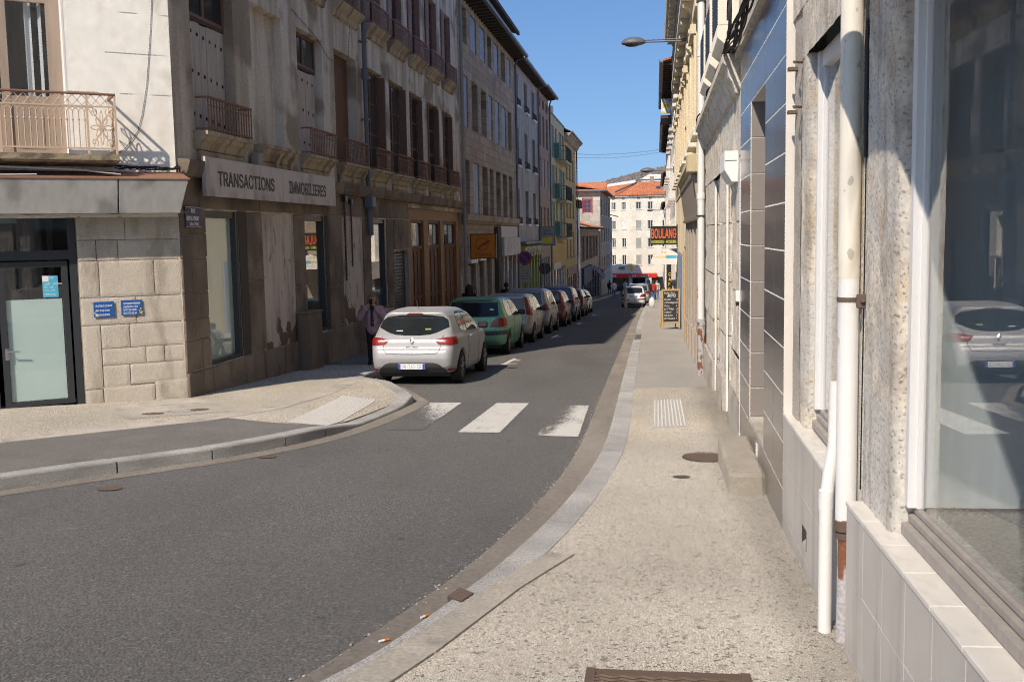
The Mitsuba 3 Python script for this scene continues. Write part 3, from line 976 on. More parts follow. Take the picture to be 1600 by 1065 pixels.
add('asphalt_strip', sheet(patch, .004, fine=.35), 'm_asphalt_patch', kind='structure')


def tactile(o, du, dv, nu, nv, parent, ribs):
    """a plate of raised studs or of raised bars"""
    o, du, dv = np.array(o), np.array(du), np.array(dv)
    q = [o, o + du, o + du + dv, o + dv]
    z = lambda p: gz(p[1]) - drop(*p)
    ms = [hexa([[*p, z(p) - .02] for p in q] + [[*p, z(p) + .004] for p in q])]
    for i in range(nu):
        for j in range(1 if ribs else nv):
            if ribs:
                a, b = o + du * (i + .28) / nu + dv * .02, o + du * (i + .72) / nu + dv * .98
                c = [a, o + du * (i + .72) / nu + dv * .02, b, o + du * (i + .28) / nu + dv * .98]
                m = [p * .86 + np.mean(c, 0) * .14 for p in c]
                m = [p + .1 * (np.array(k) - p) for p, k in zip(c, [c[1], c[0], c[3], c[2]])]
                ms.append(hexa([[*p, z(p) + .006] for p in c] + [[*p, z(p) + .014] for p in m]))
            else:
                p = o + du * (i + .5) / nu + dv * (j + .5) / nv
                ms.append(bar([*p, z(p) + .003], [*p, z(p) + .012], .019, 8, .014))
    k = add('tactile_plate', sheet(Polygon(q), .006, fine=.3) if not ribs else ms[0], 'm_tactile', parent)
    add('studs', ms[1:], 'm_stud', k, kind='stuff', label='rows of pale warning studs' if not ribs else 'pale raised bars')
    return k


tactile((-4.62, 14.75), (.57, -.18), (.17, -2.80), 11, 54, 'left_pavement', False)
tactile((-.045, 11.60), (.385, .16), (.0, 2.72), 9, 1, 'right_pavement', True)

# painted markings
for i, q in enumerate([[(-3.25, 12.12), (-2.80, 12.12), (-2.86, 14.97), (-3.33, 14.96)], [(-2.34, 11.97), (-1.84, 11.95), (-1.85, 14.93), (-2.33, 14.93)], [(-1.37, 11.75), (-.89, 11.68), (-.96, 14.68), (-1.42, 14.72)]]):
    add('crossing_stripe', sheet(Polygon(q), RD + .005), 'm_zebra', 'road')
for y0 in (22.0, 32.6, 43.0, 54.0):
    q = [(-3.30, y0), (-3.16, y0), (-3.12, y0 + 1.9), (-3.2, y0 + 1.95)]
    add('parking_mark', [sheet(Polygon([(x, y) for x, y in ((-3.33, y0), (-3.22, y0), (-3.20, y0 + 1.7), (-3.30, y0 + 1.9))]), RD + .005), sheet(sbox(-3.21, y0 + .2, -3.02, y0 + .35), RD + .005), sheet(sbox(-3.2, y0 + 1.1, -3.06, y0 + 1.3), RD + .005)], 'm_sign_white', 'road')


# lids and gratings
def lid(name, x, y, rx, ry, dz, m, label, rings=True, fixed=None):
    g = np.arange(28) * 2 * np.pi / 28
    q = np.stack([x + rx * np.cos(g), y + ry * np.sin(g)], 1)
    k = add(name, sheet(Polygon(q), dz + .006), m, label=label, cat='manhole cover')
    qq = np.vstack([q, q[:1]])
    add('rim', strip(qq, np.array([x, y]) + (qq - [x, y]) * 1.1, dz + .008), 'm_soot', k)
    return k


lid('manhole_cover', .45, 9.68, .20, .24, 0, 'm_iron', 'round rusty manhole cover beside the stone step')
lid('manhole_cover', .20, 8.68, .065, .06, 0, 'm_soot', 'tiny dark valve cover in front of the stone step')
lid('manhole_cover', -6.48, 12.57, .13, .11, 0, 'm_iron', 'small rusty cover nearest the glass door')
lid('manhole_cover', -6.05, 13.02, .11, .12, 0, 'm_iron', 'small brown cover beside the kerb of grey stones, nearest the building corner')
lid('manhole_cover', -6.22, 12.85, .17, .15, -.001, 'm_granite', 'grey stone-filled cover between two small brown ones')
lid('manhole_cover', -4.76, 8.38, .10, .085, RD, 'm_iron', 'small round rusty cover on the road near the left picture edge')
lid('manhole_cover', -3.98, 10.09, .085, .075, RD, 'm_iron', 'small dark cover on the road below the left kerb')
k = thing('floor_grating', 'wavy cast iron grating in the pavement at the bottom picture edge', 'grating')
add('frame', [bx(-.30, .38, 3.60, 3.64, gz(3.6) - .05, gz(3.6) + .008), bx(-.30, .38, 4.21, 4.25, gz(4.2) - .05, gz(4.2) + .010), bx(-.30, -.26, 3.6, 4.25, gz(4.2) - .05, gz(4) + .006), bx(.34, .38, 3.6, 4.25, gz(4.2) - .05, gz(4) + .006)], 'm_iron', k)
ms = [sheet(sbox(-.27, 3.62, .35, 4.22), .001)]
for yy in np.arange(3.65, 4.21, .035):
    xs = np.linspace(-.27, .35, 40)
    ms.append(tube(np.c_[xs, yy + .008 * np.sin(xs * 75), gz(yy) + .008 + 0 * xs], .008, 5))
add('plate', ms, 'm_iron', k)
k = thing('gutter_drain', 'small ribbed rusty drain lid let into the near kerb', 'drain')
dr_ = [np.array(p) for p in ((-1.095, 5.20), (-1.005, 5.12), (-.965, 5.27), (-1.055, 5.36))]
add('plate', hexa([[*p, gz(p[1]) - .02] for p in dr_] + [[*p, gz(p[1]) + .009] for p in dr_]), 'm_soot', k)
for i in range(6):
    t = (i + .5) / 6
    a, b = dr_[0] * (1 - t) + dr_[3] * t, dr_[1] * (1 - t) + dr_[2] * t
    add('rib', bar([*a, gz(a[1]) + .008], [*b, gz(b[1]) + .008], .006, 5), 'm_iron', k)
for i, (x, y, a) in enumerate([(-1.09, 5.62, .4), (-1.235, 5.18, 1.0), (-1.36, 4.8, .7)]):
    k = add('cigarette_end', bar([x, y, gz(y) + RD + .014], [x + .03 * math.cos(a), y + .03 * math.sin(a), gz(y) + RD + .014], .006, 6), 'm_ink_white', label=['orange-tipped cigarette end on the gutter, farthest from the picture bottom', 'cigarette end lying on the edge of the gutter, middle of three', 'cigarette end nearest the bottom of the picture'][i], cat='litter', group='cigarette ends in the gutter')
    add('filter', bar([x + .03 * math.cos(a), y + .03 * math.sin(a), gz(y) + RD + .014], [x + .055 * math.cos(a), y + .055 * math.sin(a), gz(y) + RD + .014], .0065, 6), 'm_orange', k)


def grit(name, lines, n, dz, label, smax_=.011):
    """grains of sand and chips swept together along the lines"""
    ms = []
    for i in range(n):
        ln_ = lines[rnd.randrange(len(lines))]
        j = rnd.randrange(len(ln_) - 1)
        t = rnd.random()
        p = ln_[j] * (1 - t) + ln_[j + 1] * t
        s = rnd.uniform(.003, smax_) * (1.6 if rnd.random() < .06 else 1)
        q = rng.normal(0, 1, (6, 3))
        q /= np.linalg.norm(q, axis=1, keepdims=True)
        x, y = p[0] + rnd.gauss(0, .02), p[1] + rnd.gauss(0, .02)
        ms.append(hull(q * s * [1, 1, .6] + [x, y, gz(y) + dz + s * .3]))
    add(name, ms, 'm_concrete', label=label, cat='grit', kind='stuff')


rk_ = RK[(RK[:, 1] > 3) & (RK[:, 1] < 16)]
lk_ = LK[(LK[:, 1] > 4) & (LK[:, 1] < 15)]
grit('gutter_grit', [offset(rk_, .03), offset(rk_, .29), offset(rk_, .31), offset(lk_, -.03)], 900, RD + .004, 'grains of grit along the gutters')
grit('pavement_grit', [np.array([(.79, 3.0), (.79, 6.8)]), np.array([(.78, 6.9), (.78, 10.5), (.84, 16)]), np.array([(.5, 7.9), (.5, 9.5)]), np.array([(-.2, 4.4), (.6, 9)])], 500, 0, 'grains of grit along the foot of the right wall', .009)
# ------------------------------------------------------------------ the corner building on the left
FA = Frame((-6.9, 0, 0), (0, 1, 0), (1, 0, 0))                      # its long shaded front
FW = Frame((-6.9, 14.46, 0), (.797, .604, 0), (.604, -.797, 0))     # its white corner front, u < 0


def f_brownstone(p, n, uv):
    s = p.y + p.x * .8
    b = fbm(s * 1.7, p.z * 1.7, 3, 3)
    st = fbm(s * 5, p.z * .9, 7, 3)
    v = mix((.25, .20, .155), (.15, .118, .095), smoothstep(.35, .7, b))
    v = mix(v, (.10, .08, .065), .6 * smoothstep(.55, .75, st))
    return v * (.8 + .4 * noise(s * 80, p.z * 80, 1))


mat('m_brownstone', f_brownstone, .9, lambda p, n, uv: fbm(p.y * 30, p.z * 30, p.x * 9, 3), .012)


def wall(k, fr, outline, holes, m, w0=-.4, w1=0.0, name='wall', **a):
    p = Polygon(outline) if not isinstance(outline, Polygon) else outline
    if holes:
        p = p.difference(unary_union([sbox(h[0], h[1], h[2], h[3]) for h in holes]))
    return add(name, fr.poly(p, w0, w1), m, k, **a)


def window(k, fr, u0, u1, z0, z1, w, m='m_brown_paint', pane='m_pane_dark', t=.055, mull=1, bars=(), name='window', d=.05):
    """a window frame with its pane set at depth w"""
    ms = [fr.box(u0, u0 + t, w - d, w, z0, z1), fr.box(u1 - t, u1, w - d, w, z0, z1), fr.box(u0 + t, u1 - t, w - d, w, z0, z0 + t), fr.box(u0 + t, u1 - t, w - d, w, z1 - t, z1)]
    for i in range(mull):
        c = u0 + (u1 - u0) * (i + 1) / (mull + 1)
        ms.append(fr.box(c - t * .6, c + t * .6, w - d, w + .003, z0 + t, z1 - t))
    for b in bars:
        ms.append(fr.box(u0 + t, u1 - t, w - d, w - .004, b - t * .35, b + t * .35))
    q = add(name, ms, m, k)
    add('pane', fr.box(u0 + t * .5, u1 - t * .5, w - d * .7, w - d * .45, z0 + t * .5, z1 - t * .5), pane, q)
    return q


def grille(k, fr, u0, u1, z0, z1, w, m, step=.11, r=.009, name='railing', sides=True, pan=True):
    ms = [fr.box(u0, u1, w - .02, w + .02, z1 - .03, z1), fr.box(u0, u1, w - .015, w + .015, z0 + .03, z0 + .05)]
    if pan:
        ms.append(fr.box(u0, u1, w - .01, w + .01, z1 - .14, z1 - .125))
    for u in np.arange(u0, u1 + .001, (u1 - u0) / max(2, round((u1 - u0) / step))):
        ms.append(fr.box(u - r, u + r, w - r, w + r, z0, z1))
    if sides:
        for u in (u0, u1):
            ms += [fr.box(u - .012, u + .012, 0, w, z1 - .03, z1), fr.box(u - .012, u + .012, 0, w, z0 + .03, z0 + .05)]
    return add(name, ms, m, k)


def blocks(k, fr, rects, m, w=.0, dep=.03, ch=.012, gap=.008, jit=.008, name='stone'):
    for (u0, u1, z0, z1) in rects:
        j = rnd.uniform(0, jit)
        b = fr.box(u0 + gap, u1 - gap, w - dep, w + j, z0 + gap, z1 - gap, ch)
        add(name, b, m, k)


cb = thing('corner_building', 'grimy stone corner building with a white painted side and a long shaded front', 'building')
# --- white side
wall(cb, FW, [(-17, 2.0), (0, 2.0), (0, 10.9), (-17, 10.9)], [(-2.62, 2.80, -1.42, 5.5), (-6.6, 2.8, -5.2, 5.5), (-10.6, 2.8, -9.2, 5.5), (-2.62, 6.6, -1.42, 9.2), (-6.6, 6.6, -5.2, 9.2)], 'm_white_render', -.45, 0, 'white_wall')
add('white_reveal', FW.box(-1.425, -1.40, -.26, .006, 2.83, 5.5), 'm_white', cb)
wall(cb, FW, [(-17, -1.2), (0, -1.2), (0, 2.0), (-17, 2.0)], [(-5.3, -1.2, -1.40, 2.02)], 'm_brownstone', -.45, -.016, 'stone_wall')
R_ = [(-1.40, -1.16, -.72, -.43), (-1.16, -.45, -.74, -.41), (-.45, 0, -.72, -.37),
      (-1.40, -1.15, -.43, .48), (-1.15, -.78, -.43, -.10), (-.78, 0, -.40, -.10), (-1.15, -.55, -.10, .14), (-.55, -.29, -.10, .14), (-.29, 0, -.10, .14),
      (-1.15, -.76, .14, .48), (-.76, 0, .14, .48), (-1.40, -.65, .48, .87), (-.65, 0, .48, .87), (-1.40, -1.13, .87, 1.39), (-1.13, -.38, .87, 1.39), (-.38, 0, .87, 1.39),
      (-1.40, -1.15, 1.39, 1.68), (-1.15, -.86, 1.39, 1.68), (-.86, 0, 1.39, 1.68), (-1.40, -.75, 1.68, 2.05), (-.75, 0, 1.68, 2.05)]


def rough_block(fr, u0, u1, z0, z1, w0, w1, amp=.008, seed=0, step=.03):
    """a hand-dressed stone: its face is finely faceted and its arrises are worn"""
    nu, nz = max(3, int((u1 - u0) / step)), max(3, int((z1 - z0) / step))
    u, z = np.linspace(u0, u1, nu + 1), np.linspace(z0, z1, nz + 1)
    U, Z = np.meshgrid(u, z, indexing='ij')
    e = np.minimum(np.minimum(U - u0, u1 - U), np.minimum(Z - z0, z1 - Z))
    n_ = meshkit.fbm(np.stack([U * 5 + seed, Z * 5, 0 * U + seed * 1.7], -1), 3)
    Wd = w1 + amp * 2.4 * (n_ - .5) - .009 * np.clip(1 - e / .016, 0, 1) ** 2
    P = np.stack([U, Wd, Z], -1).reshape(-1, 3)
    f = []
    nn = nz + 1
    for i in range(nu):
        for j in range(nz):
            a = i * nn + j
            f += [[a, a + 1, a + nn + 1], [a, a + nn + 1, a + nn]]
    m = trimesh.Trimesh(P, np.array(f), process=False)
    side = bx(u0, u1, w0, w1 - .012, z0, z1)
    return fr.map(cat_([m, side]))


for i, (a, b, c, d) in enumerate(R_):
    dark = c < -.36 and d < -.3
    add('stone', rough_block(FW, a + .006, b - .006 if b < 0 else .012, c + .005, d - .005, -.10, .012 if dark else rnd.uniform(-.004, .004), .012 if dark else .006, i), 'm_sandstone', cb, smooth=35)
# holes of old fixings
# --- shop entrance
k = add('shop_entrance', [FW.box(-1.50, -1.405, -.16, -.06, -.70, 2.06), FW.box(-3.6, -1.50, -.16, -.06, 1.42, 1.55), FW.box(-3.6, -1.50, -.16, -.06, 2.0, 2.06), FW.box(-3.6, -3.5, -.16, -.06, -.7, 2.06), FW.box(-2.03 - .52, -2.03 - .45, -.16, -.06, -.62, 1.42), FW.box(-3.5, -1.5, -.2, -.02, -.74, -.62)], 'm_dark_metal', cb)
for a, b in ((-2.42, -1.53), (-3.47, -2.50)):
    q = add('door', [FW.box(a, a + .08, -.15, -.075, -.60, 1.40), FW.box(b - .08, b, -.15, -.075, -.60, 1.40), FW.box(a + .08, b - .08, -.15, -.075, -.60, -.54), FW.box(a + .08, b - .08, -.15, -.075, 1.32, 1.40)], 'm_dark_metal', cb)
    add('glass', FW.box(a + .07, b - .07, -.118, -.112, -.55, 1.33), 'm_glass', q)
    add('frosted_film', FW.box(a + .09, b - .09, -.131, -.128, -.53, .88), 'm_frost', q)
add('handle', [tube([FW.pt(-2.36, -.07, .18), FW.pt(-2.36, -.02, .18), FW.pt(-2.22, -.015, .18), FW.pt(-2.20, -.015, .18)], .011), FW.box(-2.385, -2.335, -.076, -.068, .06, .22)], 'm_chrome', cb + '__door')
add('transom_glass', FW.box(-3.5, -1.5, -.118, -.112, 1.55, 2.0), 'm_glass', cb)
add('shop_interior', [FW.box(-5.2, -1.4, -4.2, -4.1, -.75, 2.3), FW.box(-5.3, -5.2, -4.2, -.2, -.75, 2.3), FW.box(-1.3, -1.2, -4.2, -.46, -.75, 2.3), FW.box(-5.2, -1.2, -4.2, -.2, -.85, -.75), FW.box(-5.2, -1.2, -4.2, -.2, 2.06, 2.2), FW.box(-1.95, -1.75, -1.4, -1.2, -.75, 2.06), FW.box(-5.3, -3.6, -.4, -.1, -.75, 2.06)], 'm_interior', cb)
add('exit_sign', FW.box(-2.35, -2.12, -.3, -.28, 1.93, 2.02), 'm_green_shutter', cb)
q = add('poster', FW.box(-1.86, -1.66, -.110, -.106, .90, 1.20), 'm_poster_cyan', label='pale blue notice taped inside the glass door', cat='poster')
add('print', [FW.text(t_, -1.84, -.106, z, .024, .8, depth=.001) for t_, z in (('HORAIRES', 1.16), ('LUNDI - VENDREDI', 1.075), ('9H - 12H', 1.03), ('14H - 18H', .985), ('BIENVENUE', .93))] + [FW.box(-1.86, -1.78, -.106, -.105, 1.12, 1.2)], 'm_ink_white', q)
# --- slanted metal fascia above the shop
fp = lambda a: [(.02, 2.62), (.60, 2.50), (.60, 2.475), (.46, 2.045), (.43, 2.045), (.55, 2.46), (.02, 2.58)]
mat('m_fascia', lambda p, n, uv: mix((.40, .395, .385), (.24, .235, .225), smoothstep(.48, .75, fbm(p.x * 3, p.y * 3, p.z * 2, 4))) * (.85 + .3 * fbm(p.x * 14, p.y * 14, p.z * 3, 2)), .6)
for a, b in ((-.885, -.075), (-3.4, -.905), (-6.2, -3.42)):
    add('fascia_panel', FW.prof(fp(0), a, b) if a < -1 else FW.map(hull([[u, w, z] for (w, z) in fp(0)[1:5] + [(.40, 2.05), (.55, 2.48)] for u in (a, (.028 if z > 2.3 else -.066))])), 'm_fascia', cb)
add('fascia_end', FW.map(hull([[.03, .02, 2.6], [.03, .60, 2.47], [-.06, .43, 2.045], [-.06, .02, 2.045], [.018, .02, 2.6], [.018, .59, 2.47], [-.075, .42, 2.045], [-.075, .02, 2.045]])), 'm_fascia', cb)
add('fascia_top', [FW.prof([(.0, 2.640), (.62, 2.515), (.62, 2.50), (.0, 2.622)], -6.2, .06)], 'm_rail_rust', cb)
add('soffit', FW.box(-6.2, .03, .0, .43, 2.05, 2.065), 'm_brownstone', cb)
# --- balcony
bk = add('balcony', [FW.prof([(0, 2.70), (.60, 2.73), (.62, 2.75), (.62, 2.83), (0, 2.85)], -4.7, -.86)], 'm_slab', cb, label='balcony with a tan wrought iron railing')
wr = .55
add('handrail', [FW.box(-4.65, -.87, wr - .025, wr + .025, 3.615, 3.645, .008), FW.box(-.895, -.865, 0, wr, 3.615, 3.645)], 'm_rail_rust', bk)
ms = [FW.box(-4.65, -.87, wr - .012, wr + .012, z, z + .02) for z in (2.90, 3.455)] + [FW.box(-.89, -.87, 0, wr, z, z + .02) for z in (2.90, 3.455)]
ms += [FW.box(u - .014, u + .014, wr - .014, wr + .014, 2.83, 3.62) for u in (-.88, -1.235, -2.3, -3.6, -4.63)]
add('rail_frame', ms, 'm_rail_tan', bk)
ms = []
us = np.arange(-4.6, -1.24, .074)
for u in us:
    ms.append(bar(FW.pt(u, wr, 2.91), FW.pt(u, wr, 3.40), .0075, 5))
    ms.append(trimesh.creation.icosphere(1, .017))
    ms[-1].apply_translation(FW.pt(u, wr, 3.285))
    g = np.linspace(0, math.pi, 7)
    ms.append(tube([FW.pt(u + .074 - .074 * math.cos(a), wr + .006, 3.38 + .07 * math.sin(a)) for a in g], .006, 4))
add('baluster_rail', ms, 'm_rail_tan', bk)
ms = []
for u in np.arange(-4.6, -.98, .118):
    for s_ in (-1, 1):
        ms.append(bar(FW.pt(u, wr, 3.545 - s_ * .07), FW.pt(u + .118, wr, 3.545 + s_ * .07), .0055, 4))
    ms.append(trimesh.creation.icosphere(1, .014))
    ms[-1].apply_translation(FW.pt(u + .059, wr, 3.545))
add('lattice', ms, 'm_rail_tan', bk)


def scrollwork(fr, u0, u1, z0, z1, w):
    """a panel of eight petals round a boss, with a scroll in every corner"""
    c, hz, hu = ((u0 + u1) / 2, (z0 + z1) / 2), (z1 - z0) / 2, (u1 - u0) / 2
    P = lambda a, b: fr.pt(c[0] + a * hu, w, c[1] + b * hz)
    ms = [bar(fr.pt(c[0], w - .012, c[1]), fr.pt(c[0], w + .016, c[1]), .034, 10)]
    for q in range(8):
        a = q * math.pi / 4
        d, e = np.array([math.cos(a), math.sin(a)]), np.array([-math.sin(a), math.cos(a)])
        ln_ = .62 if q % 2 else .86
        for s_ in (-1, 1):
            ms.append(tube([P(*(d * (.14 + (ln_ - .14) * t) + s_ * e * .115 * math.sin(math.pi * t))) for t in np.linspace(0, 1, 8)], .007, 5))
    for sx in (-1, 1):
        for sz in (-1, 1):
            th = np.linspace(0, 3.4 * math.pi / 1.6, 18)
            r = .30 * (1 - th / th[-1] * .8)
            ms.append(tube([P(sx * (.60 + rr * math.cos(t + 2.2)), sz * (.74 + .72 * rr * math.sin(t + 2.2))) for rr, t in zip(r, th)], .0075, 5))
            ms.append(tube([P(sx * t, sz * (.20 + .75 * (t - .1) ** .6)) for t in np.linspace(.12, .5, 6)], .007, 5))
            ms.append(tube([P(sx * (.12 + .5 * math.sin(t * 1.7)), sz * (.25 + .75 * t)) for t in np.linspace(0, 1, 7)], .006, 5))
    return ms


add('scroll_panel', scrollwork(FW, -1.225, -.895, 2.92, 3.455, wr), 'm_rail_tan', bk)
FS = Frame(FW.pt(-.88, 0, 0), FW.n, FW.t)
add('side_scroll_panel', scrollwork(FS, .06, .50, 2.92, 3.455, 0), 'm_rail_tan', bk)
# balcony door
q = add('balcony_door', [FW.box(-1.60, -1.425, -.27, -.19, 2.85, 5.5), FW.box(-2.20, -2.10, -.27, -.19, 2.85, 5.5), FW.box(-2.62, -2.55, -.27, -.19, 2.85, 5.5), FW.box(-2.10, -1.60, -.26, -.2, 4.92, 5.02), FW.box(-2.1, -1.6, -.26, -.2, 3.55, 3.66), FW.box(-2.1, -1.6, -.25, -.215, 2.85, 3.56), FW.box(-2.55, -2.2, -.25, -.215, 2.85, 3.56), FW.box(-2.0, -1.7, -.215, -.205, 2.95, 3.45)], 'm_door_tan', cb)
add('pane', FW.box(-2.55, -1.60, -.242, -.236, 3.6, 5.5), 'm_glass', q)
cu = np.linspace(-2.0, -1.62, 40)
add('curtain', [trimesh.Trimesh(np.vstack([[FW.pt(u, -.34 + .02 * math.sin(u * 60), z) for u in cu[a:b]] for z in (2.9, 5.4)]), [[i, i + 1, (b - a) + i] for i in range(b - a - 1)] + [[i + 1, (b - a) + i + 1, (b - a) + i] for i in range(b - a - 1)], process=False) for a, b in ((14, 24), (32, 37))], 'm_curtain', q)
add('room', [FW.box(-2.75, -1.3, -2.6, -2.5, 2.8, 5.6), FW.box(-2.75, -2.65, -2.6, -.45, 2.8, 5.6), FW.box(-1.35, -1.3, -2.6, -.45, 2.8, 5.6), FW.box(-2.7, -1.3, -2.6, -.45, 2.75, 2.8), FW.box(-2.7, -1.3, -2.6, -.45, 5.55, 5.6)], 'm_interior', cb)
for a, z0, z1 in ((-6.6, 2.8, 5.5), (-10.6, 2.8, 5.5), (-2.62, 6.6, 9.2), (-6.6, 6.6, 9.2)):
    window(cb, FW, a + .01, a + 1.19 + (.2 if a < -3 else 0), z0 + .01, z1 - .01, -.25, 'm_rail_tan')
# cables on and under the white wall
add('cable', tube([FW.pt(u, .014, z) for u, z in ((-.21, 5.9), (-.22, 5.06), (-.25, 4.7), (-.29, 4.35), (-.35, 3.85), (-.43, 3.45), (-.50, 3.22), (-.59, 3.08), (-.71, 2.94), (-.84, 2.87))], .004, 5), 'm_black', label='thin black cable hanging down the white corner wall', cat='cable')
ms = []
for i in range(9):
    u0 = -.9 + .02 * i
    ms.append(tube([FW.pt(u0 + t * (.93 - .02 * i), .05 + .04 * rnd.random() + .012 * i, 2.665 + .05 * rnd.random() + .012 * math.sin(5 * t + i)) for t in np.linspace(0, 1, 9)], .007, 5))
ms.append(tube([FW.pt(-.03, .05, 2.7), FW.pt(.01, .1, 2.74), FW.pt(.03, .12, 2.70), FW.pt(.03, .1, 2.64)], .012, 5))
add('cable', ms, 'm_black', label='bundle of black cables lying on the fascia at the building corner', cat='cable')
add('cable', [tube([FW.pt(u, .50, 2.64 + .02 * math.sin(u * 1.7) - .05 * max(0, u + 1.35) * 2) for u in np.linspace(-4.6, -.84, 24)], .011, 5), tube([FW.pt(u, .57, 2.55 + .008 * math.sin(u * 3)) for u in np.linspace(-4.6, -1.9, 16)], .012, 5)], 'm_sign_white', label='pale cable running along the fascia under the balcony', cat='cable')
# plaques by the entrance
for (a, b, c, d, tx, lb) in ((-1.231, -.955, .592, .812, ['MAISON DE L\'ENFANT', 'Mon Temps Ecoute', 'Psychomotricite'], 'blue plaque on the stone corner, left of the pair, with three lines of white writing'), (-.862, -.573, .605, .820, ['PSYCHOMOTRICIENNE', 'SUR RENDEZ-VOUS', '04 77 53 43 88', '06 67 26 81 26'], 'blue plaque on the stone corner, right of the pair, with telephone numbers')):
    k = add('wall_plaque', FW.box(a, b, .016, .028, c, d, .003), 'm_blue_plaque', label=lb, cat='sign', group='blue plaques beside the shop door')
    n_ = len(tx)
    add('lettering', [FW.text(t_, a + .03, .0281, d - .035 - (d - c - .03) * (i + .55) / n_, .024 if i < 2 else .028, .62, True, .0015) for i, t_ in enumerate(tx)], 'm_ink_white', k)
    uu = a + .025 if n_ == 3 else b - .03
    add('flower', [bar(FW.pt(uu + x, .028, c + z), FW.pt(uu + x, .0295, c + z), .011, 6) for x, z in ((0, .03), (.02, .045), (-.01, .06), (.005, .09), (.015, .02))], 'm_yellow', k)

# --- the long front
g1 = [(15.16, 3.3, 16.8, 5.74), (17.55, 3.32, 19.05, 5.72), (19.9, 3.3, 21.46, 5.74), (22.28, 3.3, 23.95, 5.74), (24.80, 3.3, 26.3, 5.74), (26.98, 3.3, 28.56, 5.74), (29.28, 3.3, 30.82, 5.74), (31.55, 3.3, 33.2, 5.74), (33.9, 3.3, 35.45, 5.74)]
g2 = [(a, 6.75, c, 8.97) for a, b, c, d in g1]
gh = [(15.34, -.30, 16.62, 2.11), (19.94, -.27, 21.24, 2.11), (24.73, -.16, 26.2, 2.10), (28.76, -2.2, 36.7, 2.46), (26.95, -2.2, 28.68, 1.29)]
wall(cb, FA, [(14.46, -2.4), (36.9, -2.4), (36.9, 10.9), (14.46, 10.9)], g1 + g2 + gh, 'm_grime', -.42, 0, 'street_wall')
add('roof', [FA.prof([(.62, 11.02), (.62, 11.07), (-5.5, 13.2), (-5.5, 12.9)], 14.3, 37.2), FA.box(14.5, 37.0, -.40, .5, 10.90, 11.0), FA.box(14.3, 37.2, .55, .70, 10.98, 11.10)], 'm_roof_dark', cb)
add('corner_roof', FW.prof([(.5, 10.95), (.5, 11.02), (-5.5, 13.0), (-5.5, 12.8)], -17, .25), 'm_roof_dark', cb)
add('rear_wall', [FW.box(-17, 0, -8, -7.8, -1, 12.5), FA.box(14.5, 37.2, -8.2, -8, -1, 12.5)], 'm_plaster_grey', cb)
# stone dressing of the ground floor
Z5 = [-.30, .16, .48, .87, 1.39, 1.76, 2.12]
q_ = []
for i in range(6):
    sp = 14.78 if i % 2 else 15.02
    q_ += [(14.462, sp, Z5[i], Z5[i + 1]), (sp, 15.33, Z5[i], Z5[i + 1])]
q_ += [(16.95, 17.66, -.30, .95), (16.95, 17.66, .95, 2.12), (19.30, 19.93, -.3, .72), (19.30, 19.93, .72, 2.12), (21.42, 22.40, -.3, .62), (21.42, 22.40, .62, 2.12), (24.05, 24.72, -.3, .8), (24.05, 24.72, .8, 2.12), (26.26, 26.93, -.2, .85), (26.26, 26.93, .85, 2.12), (27.0, 28.70, 1.31, 2.12)]
for a, b in zip([14.462, 15.15, 17.58, 18.1, 20.95, 21.55, 24.0, 26.6], [15.15, 17.58, 18.1, 20.95, 21.55, 24.0, 26.6, 28.72]):
    q_.append((a, b, 2.13, 2.58))
blocks(cb, FA, q_, 'm_brownstone', .022, .05, .010, .007, .010)
pl_ = [14.462, 15.3, 17.0, 19.0, 21.2, 23.4, 25.2, 26.93]
blocks(cb, FA, [(a, b, -2.2, -.31 if a < 21 else -.29) for a, b in zip(pl_[:-1], pl_[1:])], 'm_brownstone', .045, .07, .012, .006, .012, 'plinth_stone')
add('window_reveal', FA.box(16.63, 16.94, -.05, .018, -.30, 2.12), 'm_soot', cb)
add('window_reveal', FA.box(21.25, 21.41, -.05, .018, -.28, 2.12), 'm_soot', cb)
for i, (a, b, zb) in enumerate(((17.70, 19.28, -.36), (22.42, 24.03, -.36))):
    add('plaster_panel', rough_block(FA, a, b, zb, 2.10, -.05, .012, .004, i + 40, .12), 'm_peel', cb, smooth=35, label=['cream panel with its lower plaster peeled off to brown', 'stained cream panel behind the thin pipes'][i])
for a, b, z in ((15.34, 16.62, -.3), (19.94, 21.24, -.27), (24.73, 26.2, -.16)):
    q = add('shop_window', [FA.box(a, a + .05, -.12, -.03, z, 2.1), FA.box(b - .10, b, -.12, .0, z, 2.1), FA.box(a, b, -.12, -.02, 2.0, 2.11), FA.box(a, b, -.12, .0, z, z + .07)], 'm_dark_metal', cb)
    add('pane', FA.box(a + .04, b - .08, -.085, -.079, z + .06, 2.02), 'm_glass', q)
    if a < 16:
        add('film', FA.box(a + .05, b - .09, -.10, -.096, z + .07, 2.0), 'm_frost', q)
    add('display', [FA.box(a - .1, b + .1, -1.3, -1.2, z - .1, 2.2), FA.box(a - .1, b + .1, -1.2, -.42, z - .1, z), FA.box(a - .1, a, -1.2, -.42, z, 2.2), FA.box(b, b + .1, -1.2, -.42, z, 2.2), FA.box(a, b, -1.2, -.42, 2.12, 2.2)], 'm_interior_pale' if a < 16 else 'm_interior', cb)
